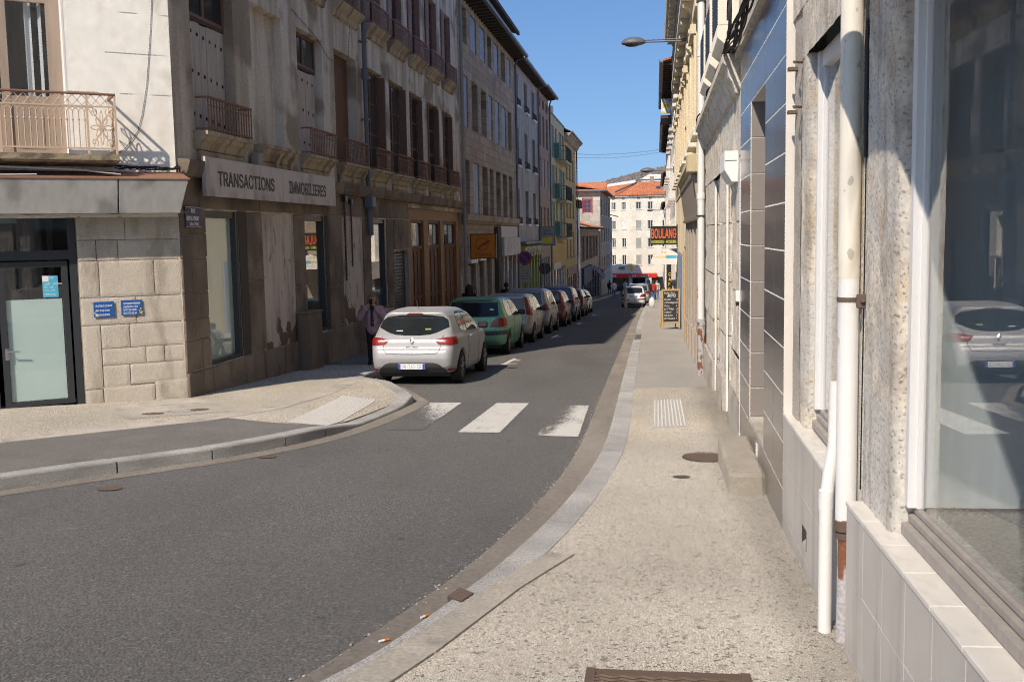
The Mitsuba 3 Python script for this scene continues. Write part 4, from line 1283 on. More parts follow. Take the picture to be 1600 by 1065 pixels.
# garage front of stained timber
k = add('garage_front', [FA.box(28.76, 36.7, -.25, -.08, 2.14, 2.46)] + [FA.box(u0, u1, -.22, -.06, -2.2, 2.14) for u0, u1 in ((28.76, 29.38), (30.95, 31.62), (33.42, 33.88), (36.1, 36.7))], 'm_garage', cb)
for a, b in ((29.38, 30.95), (31.62, 33.42), (33.88, 36.1)):
    q = add('garage_door', [FA.box(a, b, -.24, -.15, -2.2, 1.30), FA.box(a, a + .1, -.24, -.12, 1.30, 2.14), FA.box(b - .1, b, -.24, -.12, 1.30, 2.14), FA.box(a, b, -.24, -.10, 2.04, 2.14), FA.box(a, b, -.24, -.10, 1.28, 1.38)] + [FA.box(u, u + .08, -.16, -.13, -2.0, 1.2) for u in np.linspace(a + .05, b - .13, 4)] + [FA.box(a, b, -.16, -.125, z, z + .1) for z in (-1.4, -.2)], 'm_garage_door', cb)
    w3 = (b - a - .2) / 3
    for i in range(3):
        add('pane', FA.box(a + .1 + w3 * i + .06, a + .1 + w3 * (i + 1) - .06, -.2, -.19, 1.40, 2.02), 'm_interior_pale' if i != 1 else 'm_pane_soft', q)
# roller shutter
k = add('roller_shutter', FA.box(26.95, 28.68, -.16, -.13, -1.4, 1.29), 'm_soot', cb)
for z in np.arange(-1.35, 1.27, .092):
    add('slat', FA.prof([(-.13, z), (-.115, z + .01), (-.115, z + .065), (-.13, z + .085)], 26.97, 28.66), 'm_dark_metal', k)
# cornice over the ground floor, consoles, windows, railings
add('cornice', [FA.prof([(0, 2.59), (.12, 2.60), (.16, 2.66), (.20, 2.80), (.20, 2.83), (0, 2.85)], a, b) for a, b in ((14.5, 18.9), (18.915, 23.2), (23.215, 29.0), (29.015, 33.1), (33.115, 36.9))], 'm_brownstone', cb)
for i, (a, zz, b, zt) in enumerate(g1):
    add('sill', [FA.prof([(0, 3.02), (.05, 3.03), (.08, 3.12), (.16, 3.18), (.18, 3.23), (.235, 3.24), (.235, 3.295), (0, 3.295)], a - .06, b + .16)], 'm_carved', cb)
    add('apron', [FA.box(a + .02, b + .06, -.01, .045, 2.86, 3.015, .01), FA.box(a + .2, b - .12, .04, .062, 2.90, 2.98, .006)], 'm_carved', cb)
    if i == 3 or i == 1:
        for u in (a - .04, (a + b) / 2, b):
            add('console', FA.prof([(.04, 2.9), (.09, 2.95), (.11, 3.05), (.18, 3.15), (.18, 3.2), (.04, 3.2)], u, u + .12), 'm_carved', cb)
    if i != 1:
        grille(cb, FA, a + .06, b + .12, 3.3, 3.82, .20, 'm_rail_rust', .105, .008)
    add('sill', [FA.prof([(0, 6.42), (.06, 6.44), (.08, 6.55), (.16, 6.63), (.20, 6.68), (.235, 6.745), (0, 6.745)], a - .05, b + .14)], 'm_carved', cb)
    if i > 2:
        grille(cb, FA, a + .05, b + .1, 6.75, 7.27, .20, 'm_red_shutter' if i > 3 else 'm_rail_rust', .105, .008)
    # upper windows
    if i > 3:
        window(cb, FA, a + .02, b - .02, 6.76, 8.95, -.14, 'm_brown_paint', bars=(7.5, 8.2))
        add('shutter', FA.box(b - .045, b - .005, -.13, .02, 6.78, 8.93), 'm_red_shutter', cb)
        add('shutter', [FA.box(a - .02, a + .36, .02, .055, 6.78, 8.93, .008)] + [FA.box(a + .03, a + .31, .055, .066, z, z + .035) for z in np.arange(7.9, 8.85, .075)], 'm_red_shutter', cb)
    elif i != 1:
        window(cb, FA, a + .02, b - .02, 6.76, 8.95, -.15, 'm_brown_paint')
    else:
        add('blocked_window', FA.box(a, b, -.3, -.16, 6.75, 8.97), 'm_grime', cb)
    if i in (0, 2):
        window(cb, FA, a + .02, b - .02, 5.08, 5.72, -.15, 'm_brown_paint', mull=1)
        k = add('closed_shutter', [FA.box(a + .02, b - .02, -.26, -.22, 3.3, 5.08), FA.box(a + .02, b - .02, -.21, -.16, 5.03, 5.08)], 'm_soot', cb)
        n_ = 7 if i == 0 else 5
        for j in range(n_):
            u0 = a + .03 + (b - a - .06) * j / n_
            add('plank', [FA.box(u0 + .005, u0 + (b - a - .06) / n_ - .004, -.22, -.17 + rnd.uniform(-.008, .008), 3.32, 5.03 - rnd.uniform(0, .03), .006)], 'm_shutter_pale', k)
            for z in (3.6, 4.25, 4.85):
                add('iron_stud', FA.box(u0 + .10, u0 + .135, -.175, -.155, z - .02 * j, z + .05 - .02 * j), 'm_black', k)
    elif i == 1:
        add('blocked_window', FA.box(a, b, -.34, -.17, 3.3, 5.74), 'm_grime', cb)
    elif i == 3:
        add('dark_door', [FA.box(a, b, -.30, -.22, 3.3, 5.74), FA.box(a, a + .7, -.22, -.17, 3.3, 5.7)], 'm_wood', cb)
    else:
        window(cb, FA, a + .03, b - .06, 3.32, 5.72, -.13, 'm_wood', 'm_pane_soft' if i in (4, 5) else 'm_pane_dark', .07, bars=(4.95, 4.2))
        add('shutter', FA.box(b - .05, b - .004, -.125, .03 + .05 * (i < 6), 3.35, 5.66, .006), 'm_brown_paint', cb)
        if i > 5:
            add('shutter', FA.box(a + .004, a + .05, -.125, .05, 3.35, 5.66, .006), 'm_brown_paint', cb)
# sign, plate, pipes, cabinet
def f_signboard(p, n, uv):
    st = smoothstep(.5, .8, fbm(p.y * 3.5, p.z * 1.5, 2, 4))
    ed = smoothstep(2.50, 2.33, p.z) * smoothstep(.42, .62, fbm(p.y * 5, 1, 2, 2))
    return mix((.55, .49, .46), (.33, .28, .26), .6 * st + .5 * ed)
mat('m_signboard', f_signboard, .6)
k = thing('shop_sign', 'long weathered white sign board reading TRANSACTIONS IMMOBILIERES over the shop windows', 'sign')
SB = [(.14, 2.32), (.205, 2.315), (.205, 2.905), (.14, 2.91)]
add('board', FA.prof(SB, 15.02, 18.28), 'm_signboard', k)
add('board', FA.prof(SB, 18.295, 21.42), 'm_signboard', k)
for tx, a, b in (('TRANSACTIONS', 15.45, 18.03), ('IMMOBILIERES', 18.6, 20.93)):
    m0 = meshkit.text_mesh(tx, .23, .006, True)
    sq = (b - a) / np.ptp(m0.vertices[:, 0])
    add('lettering', [FA.text(tx, a, .2055, 2.49, .215, sq, True, .004), FA.text(tx, a + .010, .2055, 2.492, .213, sq, True, .0047)], 'm_sign_text', k)
k = add('street_plate', FA.box(14.60, 15.13, .034, .046, 1.845, 2.155, .004), 'm_navy_plate', label='small navy street name plate on the corner stones', cat='sign')
add('lettering', [FA.text('RUE', 14.79, .0462, 2.06, .06, .9, True, .002), FA.text('MICHEL RONDET', 14.635, .0462, 1.95, .06, .62, True, .002), FA.text('(1841-1908)', 14.73, .0462, 1.875, .042, .8, True, .002), FA.box(14.61, 15.12, .0455, .0475, 1.852, 1.858), FA.box(14.61, 15.12, .0455, .0475, 2.142, 2.148)], 'm_ink_white', k)
k = thing('drainpipe', 'blue grey downpipe on the shaded front beside the dark open window', 'pipe')
add('pipe', [bar(FA.pt(24.3, .12, 2.2), FA.pt(24.3, .12, 10.95), .055, 12), bar(FA.pt(24.3, .12, 5.35), FA.pt(24.3, .12, 5.6), .085, 12), bar(FA.pt(24.32, .14, 1.7), FA.pt(24.3, .12, 2.3), .075, 12), FA.box(24.1, 24.45, .05, .26, 2.35, 2.62, .02)], 'm_lead_pipe', k)
[add('bracket', FA.box(24.23, 24.37, 0, .19, z, z + .04), 'm_zinc', k) for z in (3.0, 4.4, 6.2, 7.8, 9.4)]
k = thing('drainpipe', 'long tan downpipe at the far end of the grimy front, beside the garage', 'pipe')
add('pipe', [bar(FA.pt(36.82, .13, -1.7), FA.pt(36.82, .13, 10.95), .065, 12)] + [bar(FA.pt(36.82, .13, z), FA.pt(36.82, .13, z + .12), .082, 12) for z in (.6, 3.5, 6.6, 9)], 'm_greywood', k)
k = thing('drainpipe', 'thin grey pipes on the stained cream panel beside the woman', 'pipe')
add('pipe', [bar(FA.pt(22.50, .06, .7), FA.pt(22.50, .06, 2.5), .022, 8), bar(FA.pt(23.0, .06, 1.0), FA.pt(23.0, .06, 2.5), .018, 8), FA.box(22.42, 22.58, .02, .12, 2.45, 2.58), FA.box(22.93, 23.07, .02, .10, 2.4, 2.52)], 'm_dark_metal', k)
k = thing('utility_cabinet', 'brown street utility cabinet standing against the shaded shop wall', 'cabinet')
add('body', FA.box(19.2, 20.05, .05, .27, gz(20) - .05, .20, .01), 'm_cabinet', k)
add('lid', FA.box(19.17, 20.08, .045, .29, .20, .235, .008), 'm_cabinet', k)
add('door', [FA.box(19.26, 19.99, .27, .282, gz(20) + .1, .14, .005)], 'm_cabinet', k)
add('junction_box', [FA.box(17.2, 17.4, .05, .2, 2.88, 3.12, .01), tube([FA.pt(17.38, .1, 3.1), FA.pt(17.42, .12, 3.25), FA.pt(17.5, .12, 3.27), FA.pt(17.52, .1, 3.2)], .012)], 'm_greywood', label='small grey junction box above the sign board, between two window sills', cat='box')
add('cable', tube([FA.pt(u, .03, z) for u, z in ((19.6, 6.0), (21.0, 5.75), (21.8, 5.45), (22.6, 5.4), (23.3, 5.7), (23.5, 6.6))], .006, 5), 'm_black', label='black cable looping across the front above the third and fourth windows', cat='cable')
# ------------------------------------------------------------------ further buildings on the left
def shell(k, fr, u0, u1, z0, z1, holes, m, deep=8.0, name='street_wall'):
    wall(k, fr, [(u0, z0), (u1, z0), (u1, z1), (u0, z1)], holes, m, -.35, 0, name)
    add('rear_walls', [fr.box(u0, u1, -deep, -deep + .2, z0, z1), fr.box(u0, u0 + .2, -deep, -.35, z0, z1), fr.box(u1 - .2, u1, -deep, -.35, z0, z1)], m, k)


def opening(k, fr, h, frame='m_brown_paint', pane='m_pane_dark', shut=None, leaf=None, sill=None, w=-.2):
    a, z0, b, z1 = h
    if shut:
        add('shutter', fr.box(a + .01, b - .01, -.12, -.06, z0 + .02, z1 - .02), shut, k)
    else:
        window(k, fr, a + .01, b - .01, z0 + .01, z1 - .01, w, frame, pane, .06)
    if leaf:
        add('shutter', fr.box(a - .45, a - .01, .012, .05, z0, z1), leaf, k)
        add('shutter', fr.box(b + .01, b + .45, .012, .05, z0, z1), leaf, k)
    if sill:
        add('sill', fr.box(a - .08, b + .08, 0, .12, z0 - .10, z0 - .004), sill, k)


def eave(k, fr, u0, u1, z, out, m='m_roof_dark', rise=2.2, deep=8.2, mt='m_roof_dark', rafters=True):
    add('roof', fr.prof([(out, z), (out, z + .07), (-deep / 2, z + rise), (-deep, z + .4), (-deep, z + .2), (-deep / 2, z + rise - .2)], u0, u1), mt, k)
    add('gutter', fr.prof([(out, z - .06), (out + .12, z - .04), (out + .14, z + .06), (out + .11, z + .06), (out + .09, z - .01), (out, z - .02)], u0, u1), 'm_zinc', k)
    if rafters:
        add('rafters', [fr.prof([(0, z - .14), (out - .04, z - .10), (out - .04, z - .01), (0, z + .05)], u, u + .12) for u in np.arange(u0 + .2, u1 - .2, .55)], 'm_soot', k, kind='stuff', label='row of dark rafter ends')


def downpipe(fr, u, z0, z1, label, m='m_lead_pipe', w=.1, r=.055):
    k = thing('drainpipe', label, 'pipe')
    add('pipe', [bar(fr.pt(u, w, z0), fr.pt(u, w, z1), r, 10), tube([fr.pt(u, w, z1 - .02), fr.pt(u, w + .1, z1 + .25), fr.pt(u, w + .45, z1 + .35)], r * .9, 8)], m, k)
    for z in np.arange(z0 + 1.4, z1 - .5, 2.6):
        add('bracket', fr.box(u - .07, u + .07, 0, w + .06, z, z + .05), 'm_zinc', k)


# --- B: the long ashlar house
B = thing('stone_house', 'long brown ashlar house with rows of pale blue shutters after the corner building', 'building')
ub = [(37.6, 38.75), (39.55, 40.85), (41.65, 43.0), (43.55, 44.6), (45.3, 46.6), (47.35, 48.7), (49.3, 50.5)]
rows = [(2.46, 4.43), (5.63, 7.48), (8.62, 9.93)]
hb = [(a, z0, b, z1) for z0, z1 in rows for a, b in ub]
gs = [(38.0, -2.3, 39.3, .62), (40.1, -2.3, 41.3, .66), (42.0, -2.3, 43.2, .70), (45.3, -2.6, 51.0, 1.0)]
shell(B, FA, 36.92, 51.55, -3, 10.25, hb + gs, 'm_ashlar')
blue = {(1, 0), (1, 3), (1, 4), (1, 5), (2, 1), (2, 2), (2, 4), (2, 6), (0, 1)}
for r, (z0, z1) in enumerate(rows):
    for c, (a, b) in enumerate(ub):
        h = (a, z0, b, z1)
        if (r, c) in blue:
            add('shutter', FA.box(a + .02, a + (b - a) * .49, -.10, -.05, z0 + .02, z1 - .02), 'm_blue_shutter', B)
            add('shutter', FA.box(a + (b - a) * .51, b - .02, -.10, -.05, z0 + .02, z1 - .02), 'm_blue_shutter', B)
            opening(B, FA, h, w=-.24)
        else:
            opening(B, FA, h, 'm_wood' if r == 0 else 'm_sign_white', 'm_pane_soft', w=-.26)
add('cornice', [FA.prof([(0, 2.05), (.12, 2.10), (.22, 2.22), (.24, 2.42), (0, 2.44)], a, b) for a, b in ((36.95, 41.4), (41.42, 46.4), (46.42, 51.5))], 'm_ashlar', B)
eave(B, FA, 36.95, 51.6, 10.28, .62)
add('attic_wall', FA.box(37.2, 53.6, -3.0, -.55, 10.6, 11.7), 'm_plaster_grey', B)
add('attic_roof', [FA.prof([(.12, 11.55), (.12, 11.65), (-3.5, 13.0), (-3.5, 12.8)], 37.0, 52.6), FA.box(37.0, 52.6, .10, .22, 11.50, 11.66)], 'm_roof_dark', B)
for (a, z0, b, z1) in gs[:3]:
    q = add('roller_shutter', FA.box(a + .1, b - .1, -.16, -.12, z0, z1 - .1), 'm_plaster_grey', B)
    add('slat', [FA.prof([(-.12, z), (-.09, z + .03), (-.12, z + .10)], a + .12, b - .12) for z in np.arange(z0, z1 - .25, .14)], 'm_plaster_grey', q, kind='stuff', label='slats of a pale roller shutter')
    add('lintel', FA.box(a - .1, b + .1, -.1, .14, z1, z1 + .13), 'm_white_frame', B)
    add('pier', FA.box(b + .02, b + .3, -.05, .06, -2.5, z1), 'm_plaster_grey', B)
q = add('white_shop_front', [FA.box(45.4, 50.9, -.06, .30, .72, 1.52), FA.box(45.4, 50.9, -.06, .16, 1.53, 2.04)] + [FA.box(u, u + .22, -.05, .1, -2.6, .72) for u in (45.4, 46.5, 47.6, 49.2, 50.7)], 'm_sign_white', B)
add('pane', [FA.box(45.5, 50.8, -.12, -.1, -2.6, .72)], 'm_pane_dark', q)
add('panel_joint', [FA.box(u, u + .03, .30, .304, .78, 1.46) for u in (46.6, 47.7, 48.8, 49.9)], 'm_soot', q)
add('corner_pier', FA.box(44.4, 45.35, -.05, .18, -2.5, 2.0), 'm_soot', B)

# --- C: grey plaster house with a green shop
C_ = thing('grey_house', 'grey plastered house with small black window balconies above a pale green shop', 'building')
uc = [(52.1, 53.2), (55.6, 56.9), (59.1, 60.4)]
rc = [(2.2, 3.98), (5.12, 7.0), (8.07, 9.68)]
hc = [(a, z0, b, z1) for z0, z1 in rc for a, b in uc]
shell(C_, FA, 51.57, 61.55, -4, 10.2, hc + [(52.2, -3.2, 61.0, .4)], 'm_plaster_grey')
for h in hc:
    opening(C_, FA, h, 'm_sign_white', w=-.22)
    add('sill', FA.box(h[0] - .08, h[2] + .08, 0, .16, h[1] - .08, h[1] - .004), 'm_white', C_)
    grille(C_, FA, h[0], h[2], h[1], h[1] + .34, .12, 'm_black', .12, .014)
eave(C_, FA, 51.6, 61.6, 10.25, .5)
q = add('shop_front', [FA.prof([(0, .45), (.30, .5), (.34, 1.0), (0, 1.15)], 52.3, 60.8)] + [FA.box(u, u + .25, -.05, .12, -3.2, .45) for u in (52.3, 53.7, 55.2, 56.7, 58.2, 59.5, 60.55)], 'm_lime', C_)
add('pane', FA.box(52.5, 60.6, -.15, -.12, -3.2, .4), 'm_pane_dark', q)
add('cornice', FA.box(52.2, 60.9, 0, .42, 1.16, 1.28), 'm_lead_pipe', q)
for i, ch in enumerate('TOONIX'):
    u = 53.5 + i * 1.25
    add('letter_disc', bar(FA.pt(u + .3, .33, .76), FA.pt(u + .3, .37, .76), .26, 14), 'm_sign_white', q)
    add('lettering', FA.text(ch, u + .14, .372, .62, .30, 1.0, True), 'm_sign_text', q)

# --- D: rose stone house with lilac shutters
D_ = thing('rose_house', 'narrow rose stone house with lilac first-floor shutters', 'building')
ud = [(62.5, 63.7), (64.6, 65.7), (66.6, 67.8)]
hd = [(a, z0, b, z1) for z0, z1 in ((2.1, 3.3), (4.55, 6.3), (7.0, 8.9), (9.3, 9.85)) for a, b in ud]
shell(D_, FA, 61.57, 68.2, -4.2, 10.3, hd + [(62.0, -3.5, 67.9, .2)], 'm_pink_stone')
for i, h in enumerate(hd):
    opening(D_, FA, h, 'm_wood', shut='m_lilac_shutter' if 3 <= i < 6 else 'm_brown_paint' if i < 3 else None)
eave(D_, FA, 61.6, 68.4, 10.32, .55)
q = add('shop_front', [FA.box(u, u + .3, -.05, .05, -3.4, .2) for u in (62.0, 63.3, 64.6, 66.0, 67.5)], 'm_plaster_grey', D_)
add('pane', FA.box(62.1, 67.8, -.15, -.12, -3.4, .2), 'm_pane_dark', q)
downpipe(FA, 51.56, -1.9, 9.9, 'blue grey downpipe between the ashlar house and the grey plastered house')
downpipe(FA, 61.56, -2.4, 9.9, 'blue grey downpipe between the grey plastered house and the rose stone house')
downpipe(FA, 68.25, -2.8, 10.0, 'blue grey downpipe between the rose stone house and the yellow house')

# --- E: yellow house with green shutters
E_ = thing('yellow_house', 'yellow flat-roofed house with green shutters and small balconies', 'building')
ue = [(70.1, 71.9), (72.7, 73.9), (75.6, 77.6), (78.2, 79.8)]
he = [(a, z0, b, z1) for z0, z1 in ((1.45, 3.85), (4.05, 6.3), (6.8, 8.95)) for a, b in ue]
shell(E_, FA, 68.3, 79.95, -4.4, 9.62, he + [(69.0, -4, 79.4, -.75)], 'm_ochre_pale')
add('parapet', FA.box(68.3, 79.95, -.4, .06, 9.625, 9.72), 'm_zinc', E_)
for i, h in enumerate(he):
    opening(E_, FA, h, shut='m_green_shutter' if i % 2 == 0 or i < 4 else None)
for z in (1.4, 4.0, 6.75):
    add('balcony', FA.box(73.0, 78.0, 0, .75, z - .16, z), 'm_ochre_pale', E_)
    grille(E_, FA, 73.1, 77.9, z, z + 1.0, .70, 'm_black', .16, .02)
    add('flap_shutter', FA.box(71.95, 72.6, .01, .35, z + .1, z + 1.1), 'm_green_shutter', E_)
add('panel', FA.box(69.0, 79.6, 0, .12, -.7, 1.0), 'm_ochre', E_)
add('shop_front', [FA.box(u, u + .5, -.05, .08, -4, -.75) for u in (69.0, 71, 73.2, 75.5, 77.4, 79)] + [FA.box(69.0, 74, 0, .18, -.76, -.3)], 'm_sign_white', E_)
add('pane', FA.box(69.1, 79.4, -.15, -.1, -4, -.76), 'm_pane_dark', E_)
add('chimney', FA.box(72.6, 73.8, -.9, -.2, 9.7, 10.5), 'm_sign_white', E_)
k = add('flue', [bar(FA.pt(70.6, -.5, 9.6), FA.pt(70.6, -.5, 11.5), .24, 10), bar(FA.pt(71.7, -.5, 9.6), FA.pt(71.7, -.5, 10.9), .14, 10), bar(FA.pt(71.7, -.5, 10.9), FA.pt(71.7, -.5, 10.98), .26, 10)], 'm_sign_white', E_)

# --- F: ochre house with a cornice, G: narrow grey house, H: low blue shop under a tiled roof
F_ = thing('ochre_house', 'old ochre house with a heavy cornice after the yellow house', 'building')
uf = [(81.2, 82.6), (84.2, 85.6), (87.4, 88.8)]
hf = [(a, z0, b, z1) for z0, z1 in ((-.2, 1.8), (3.0, 4.9), (6.0, 7.8)) for a, b in uf]
shell(F_, FA, 80.0, 91.3, -5, 9.0, hf + [(81, -4.6, 90.5, -1.4)], 'm_ochre')
for h in hf:
    opening(F_, FA, h, 'm_wood', shut='m_brown_paint' if h[1] < 2 else None, sill='m_carved')
add('cornice', FA.prof([(0, 8.7), (.2, 8.8), (.35, 9.1), (.5, 9.2), (.5, 9.3), (0, 9.3)], 80.0, 91.4), 'm_carved', F_)
eave(F_, FA, 80.0, 91.5, 9.36, .5, rafters=False)
add('shop_front', [FA.box(81, 90.5, -.05, .1, -1.7, -1.0)] + [FA.box(u, u + .4, -.05, .06, -4.6, -1.7) for u in (81, 83, 85.2, 87.5, 90)], 'm_pink_stone', F_)
add('pane', FA.box(81.1, 90.4, -.15, -.1, -4.6, -1.7), 'm_pane_soft', F_)
downpipe(FA, 91.2, -4.0, 8.9, 'downpipe on the end of the old ochre house', 'm_brown_paint')
G_ = thing('narrow_house', 'narrow pale flat-topped house between the ochre house and the low blue shop', 'building')
hg = [(92.0, -.6, 94.4, 2.0), (91.9, -4.8, 94.4, -1.8)]
shell(G_, FA, 91.4, 95.6, -5.4, 3.9, hg, 'm_white_render', 7)
for h in hg:
    opening(G_, FA, h, 'm_sign_white', 'm_pane_soft')
add('flat_roof', FA.box(91.4, 95.6, -7, .25, 3.9, 4.6), 'm_roof_dark', G_)
H_ = thing('low_shop_house', 'low house with an orange tiled roof over a blue shop front', 'building')
hh_ = [(98 + 5.6 * i, -1.0, 100.6 + 5.6 * i, 1.4) for i in range(5)]
shell(H_, FA, 95.8, 127.0, -6.5, 2.2, hh_ + [(97, -6, 126, -2.4)], 'm_ashlar', 7)
for h in hh_:
    opening(H_, FA, h, 'm_wood', leaf='m_wood')
eave(H_, FA, 95.7, 127.2, 2.25, .8, mt='m_rooftile', rise=1.2, deep=7.2)
add('blue_fascia', FA.box(97, 110, .0, .25, -3.2, -1.6), 'm_blue_shop', H_)
for u in (97, 101, 105.5, 110, 114, 118.5, 122, 125.2):
    add('blue_pier', FA.box(u, u + .8, -.02, .1, -6, -2.4), 'm_blue_shop', H_)
add('pane', FA.box(97.2, 125.8, -.15, -.1, -6, -2.4), 'm_pane_soft', H_)
k = thing('blue_awning', 'small dark blue awning let down over the pavement in front of the low blue shop', 'awning')
add('canvas', FA.prof([(.1, -1.9), (1.2, -2.9), (1.2, -3.3), (1.16, -3.3), (1.16, -2.93), (.1, -1.96)], 111, 117), 'm_blue_shop', k)
add('arm', [bar(FA.pt(u, .1, -3.0), FA.pt(u, 1.15, -2.95), .03) for u in (111.2, 116.8)], 'm_dark_metal', k)

# --- I: the sunlit stone house that closes the left side, J beyond it
FI = Frame((-6.75, 128.0, 0), (1, 0, 0), (0, -1, 0))
FJ = Frame((-6.75, 0, 0), (0, 1, 0), (1, 0, 0))
def f_pale_ashlar(p, n, uv):
    row = p.z / .62
    col = p.x / 1.1 + cell_rand(row, 2, 1)
    fz, fx = row - dr.floor(row), col - dr.floor(col)
    j = dr.maximum(smoothstep(.09, .04, dr.minimum(fz, 1 - fz)), smoothstep(.05, .02, dr.minimum(fx, 1 - fx)))
    v = mix((.52, .50, .44), (.41, .39, .34), cell_rand(col, row, 4)) * (.8 + .4 * fbm(p.x * 1.5, p.z * 1.5, 1, 3))
    return mix(v, (.34, .31, .26), .7 * j)


mat('m_red_frame', (.27, .045, .055), .5)
mat('m_pale_ashlar', f_pale_ashlar, .9)
I_ = thing('sunlit_stone_house', 'tall pale stone house with a red-framed window closing the left side', 'building')
hi = [(-2.05, 4.15, -1.05, 5.75), (-6.0, 4.15, -5.0, 5.75), (-10, 4.15, -9, 5.75)]
wall(I_, FI, [(-22, -8), (0, -8), (0, 6.75), (-22, 6.75)], hi, 'm_pale_ashlar', -.35, 0, 'end_wall')
for h in hi:
    window(I_, FI, h[0] + .01, h[2] - .01, h[1] + .01, h[3] - .01, -.12, 'm_red_frame', 'm_skylight', .11, 1, (h[1] + .55, h[1] + 1.05))
    add('window_surround', [FI.box(h[0] - .14, h[0] - .01, 0, .05, h[1] - .1, h[3] + .1), FI.box(h[2] + .01, h[2] + .14, 0, .05, h[1] - .1, h[3] + .1), FI.box(h[0] - .14, h[2] + .14, 0, .055, h[3] + .1, h[3] + .2)], 'm_red_frame', I_)
hj = [(130.5 + 6.5 * i, z0, 132.6 + 6.5 * i, z0 + 2.0) for i in range(4) for z0 in (-3.4, .4, 3.9)]
wall(I_, FJ, [(128.4, -8.5), (156, -8.5), (156, 6.75), (128.4, 6.75)], hj, 'm_ashlar', -.35, 0, 'street_wall')
for h in hj:
    opening(I_, FJ, h, 'm_brown_paint', sill='m_pale')
add('roof', [FI.prof([(.7, 6.8), (.7, 6.9), (-6, 8.1), (-6, 7.9)], -22, .7), FJ.prof([(.7, 6.8), (.7, 6.9), (-6, 8.1), (-6, 7.9)], 127.4, 156.2)], 'm_rooftile', I_)
add('gutter', [FI.box(-22, .8, .7, .84, 6.72, 6.86), FJ.box(127.3, 156.2, .7, .84, 6.72, 6.86)], 'm_zinc', I_)
add('skylight', FI.map(hexa([[-3.4, -.9, 7.08], [-1.9, -.9, 7.08], [-1.9, -2.6, 7.4], [-3.4, -2.6, 7.4], [-3.4, -.9, 7.20], [-1.9, -.9, 7.20], [-1.9, -2.6, 7.5], [-3.4, -2.6, 7.5]])), 'm_skylight', I_)
add('chimney', [FI.box(-4.9, -4.2, -5.8, -5.2, 7.6, 8.7)], 'm_plaster_grey', I_)
downpipe(FI, -4.1, -6, 6.4, 'grey downpipe on the sunlit stone house, left of its red window', 'm_zinc')
J_ = thing('end_house', 'lower shaded house with a small projecting roof beyond the sunlit stone house', 'building')
hj = [(157 + 2.5 * i, z0, 158.3 + 2.5 * i, z0 + 1.8) for i in range(2) for z0 in (-3.0, .2)]
shell(J_, FJ, 156.2, 162, -9, 4.0, hj, 'm_plaster_grey', 7)
for h in hj:
    opening(J_, FJ, h)
eave(J_, FJ, 156.2, 162.3, 4.1, .9, mt='m_rooftile', rise=1.2, deep=7.2, rafters=False)
# ------------------------------------------------------------------ the right-hand side
FR = Frame((.82, 0, 0), (0, 1, 0), (-1, 0, 0))


def boulder(fr, u0, u1, z0, z1, w0, w1, amp=.02, step=.035, seed=0, edge=.03):
    """old hacked stonework: uneven face and broken edges, open at its back"""
    nu, nz = max(4, int((u1 - u0) / step)), max(4, int((z1 - z0) / step))
    us, zs = np.linspace(u0, u1, nu + 1), np.linspace(z0, z1, nz + 1)
    U, Z = np.meshgrid(us, zs, indexing='ij')
    q = np.stack([U * 9.1 + Z * 3.3 + seed, Z * 8.2 - U * 3.9, 0 * U + seed], -1)
    n1, n2 = meshkit.fbm(q, 4), meshkit.fbm(q * 3.3 + 5, 3)
    e = np.minimum(U - u0, u1 - U)
    Wd = w1 + amp * 2 * (n1 - .5) + amp * .9 * (n2 - .5) - amp * .45 * np.clip((n2 - .62) * 7, 0, 1) - edge * np.clip(1 - e / (.03 + .03 * n1), 0, 1) ** 1.5 * (.4 + n2)
    Ue = U + (e < 1e-6) * (n1 - .5) * amp * 1.6
    P = np.stack([Ue, Wd, Z], -1)
    B0, B1 = P[0].copy(), P[-1].copy()
    B0[:, 1] = w0
    B1[:, 1] = w0
    P = np.concatenate([B0[None], P, B1[None]], 0)
    nn, f = nz + 1, []
    for i in range(nu + 2):
        for j in range(nz):
            a = i * nn + j
            f += [[a, a + 1, a + nn + 1], [a, a + nn + 1, a + nn]]
    return fr.map(trimesh.Trimesh(P.reshape(-1, 3), np.array(f), process=False))


# --- the near shop: rough stone piers, tiled plinth, two shop windows
FR2 = Frame((.926, 0, 0), (-.02443, .9997, 0), (-.9997, -.02443, 0))   # this front stands a little askew
S_ = thing('corner_shop', 'stripped stone shop front with tiled plinth and two large windows at the right edge', 'building')
add('upper_wall', [FR.box(-9, 6.9, -.45, -.04, 2.95, 10.5), FR.box(-9, 6.9, -7, -6.8, -1, 10.5), FR.box(-9, -8.8, -6.8, -.45, -1, 10.5)], 'm_oldstone', S_)
add('party_wall', FR.box(6.8, 7.0, -7, -.45, -1, 10.5), 'm_oldstone', S_)
add('lintel', boulder(FR, 4.25, 6.55, 2.655, 2.97, -.4, -.045, .009, .025, 3), 'm_oldstone', S_, smooth=35)
add('lintel', FR.box(-9, 4.249, -.4, -.05, 2.62, 2.95, .01), 'm_oldstone', S_)
add('concrete_strip', rough_block(FR, 6.56, 6.88, -.35, 2.96, -.2, -.045, .005, 9, .08), 'm_concrete', S_, smooth=35)
add('pier', boulder(FR, 6.30, 6.555, .455, 2.66, -.3, -.05, .008, .02, 21, .03), 'm_oldstone', S_, smooth=35)
add('pier', boulder(FR2, 4.08, 4.62, .455, 2.66, -.16, -.066, .0075, .018, 34, .035), 'm_oldstone', S_, smooth=35)
add('pier', boulder(FR, 4.86, 5.02, .455, 2.66, -.3, -.10, .010, .04, 7), 'm_oldstone', S_, smooth=35)
add('pier', boulder(FR2, 2.15, 2.74, .40, 2.66, -.4, -.07, .012, .018, 55, .05), 'm_oldstone', S_, smooth=35)
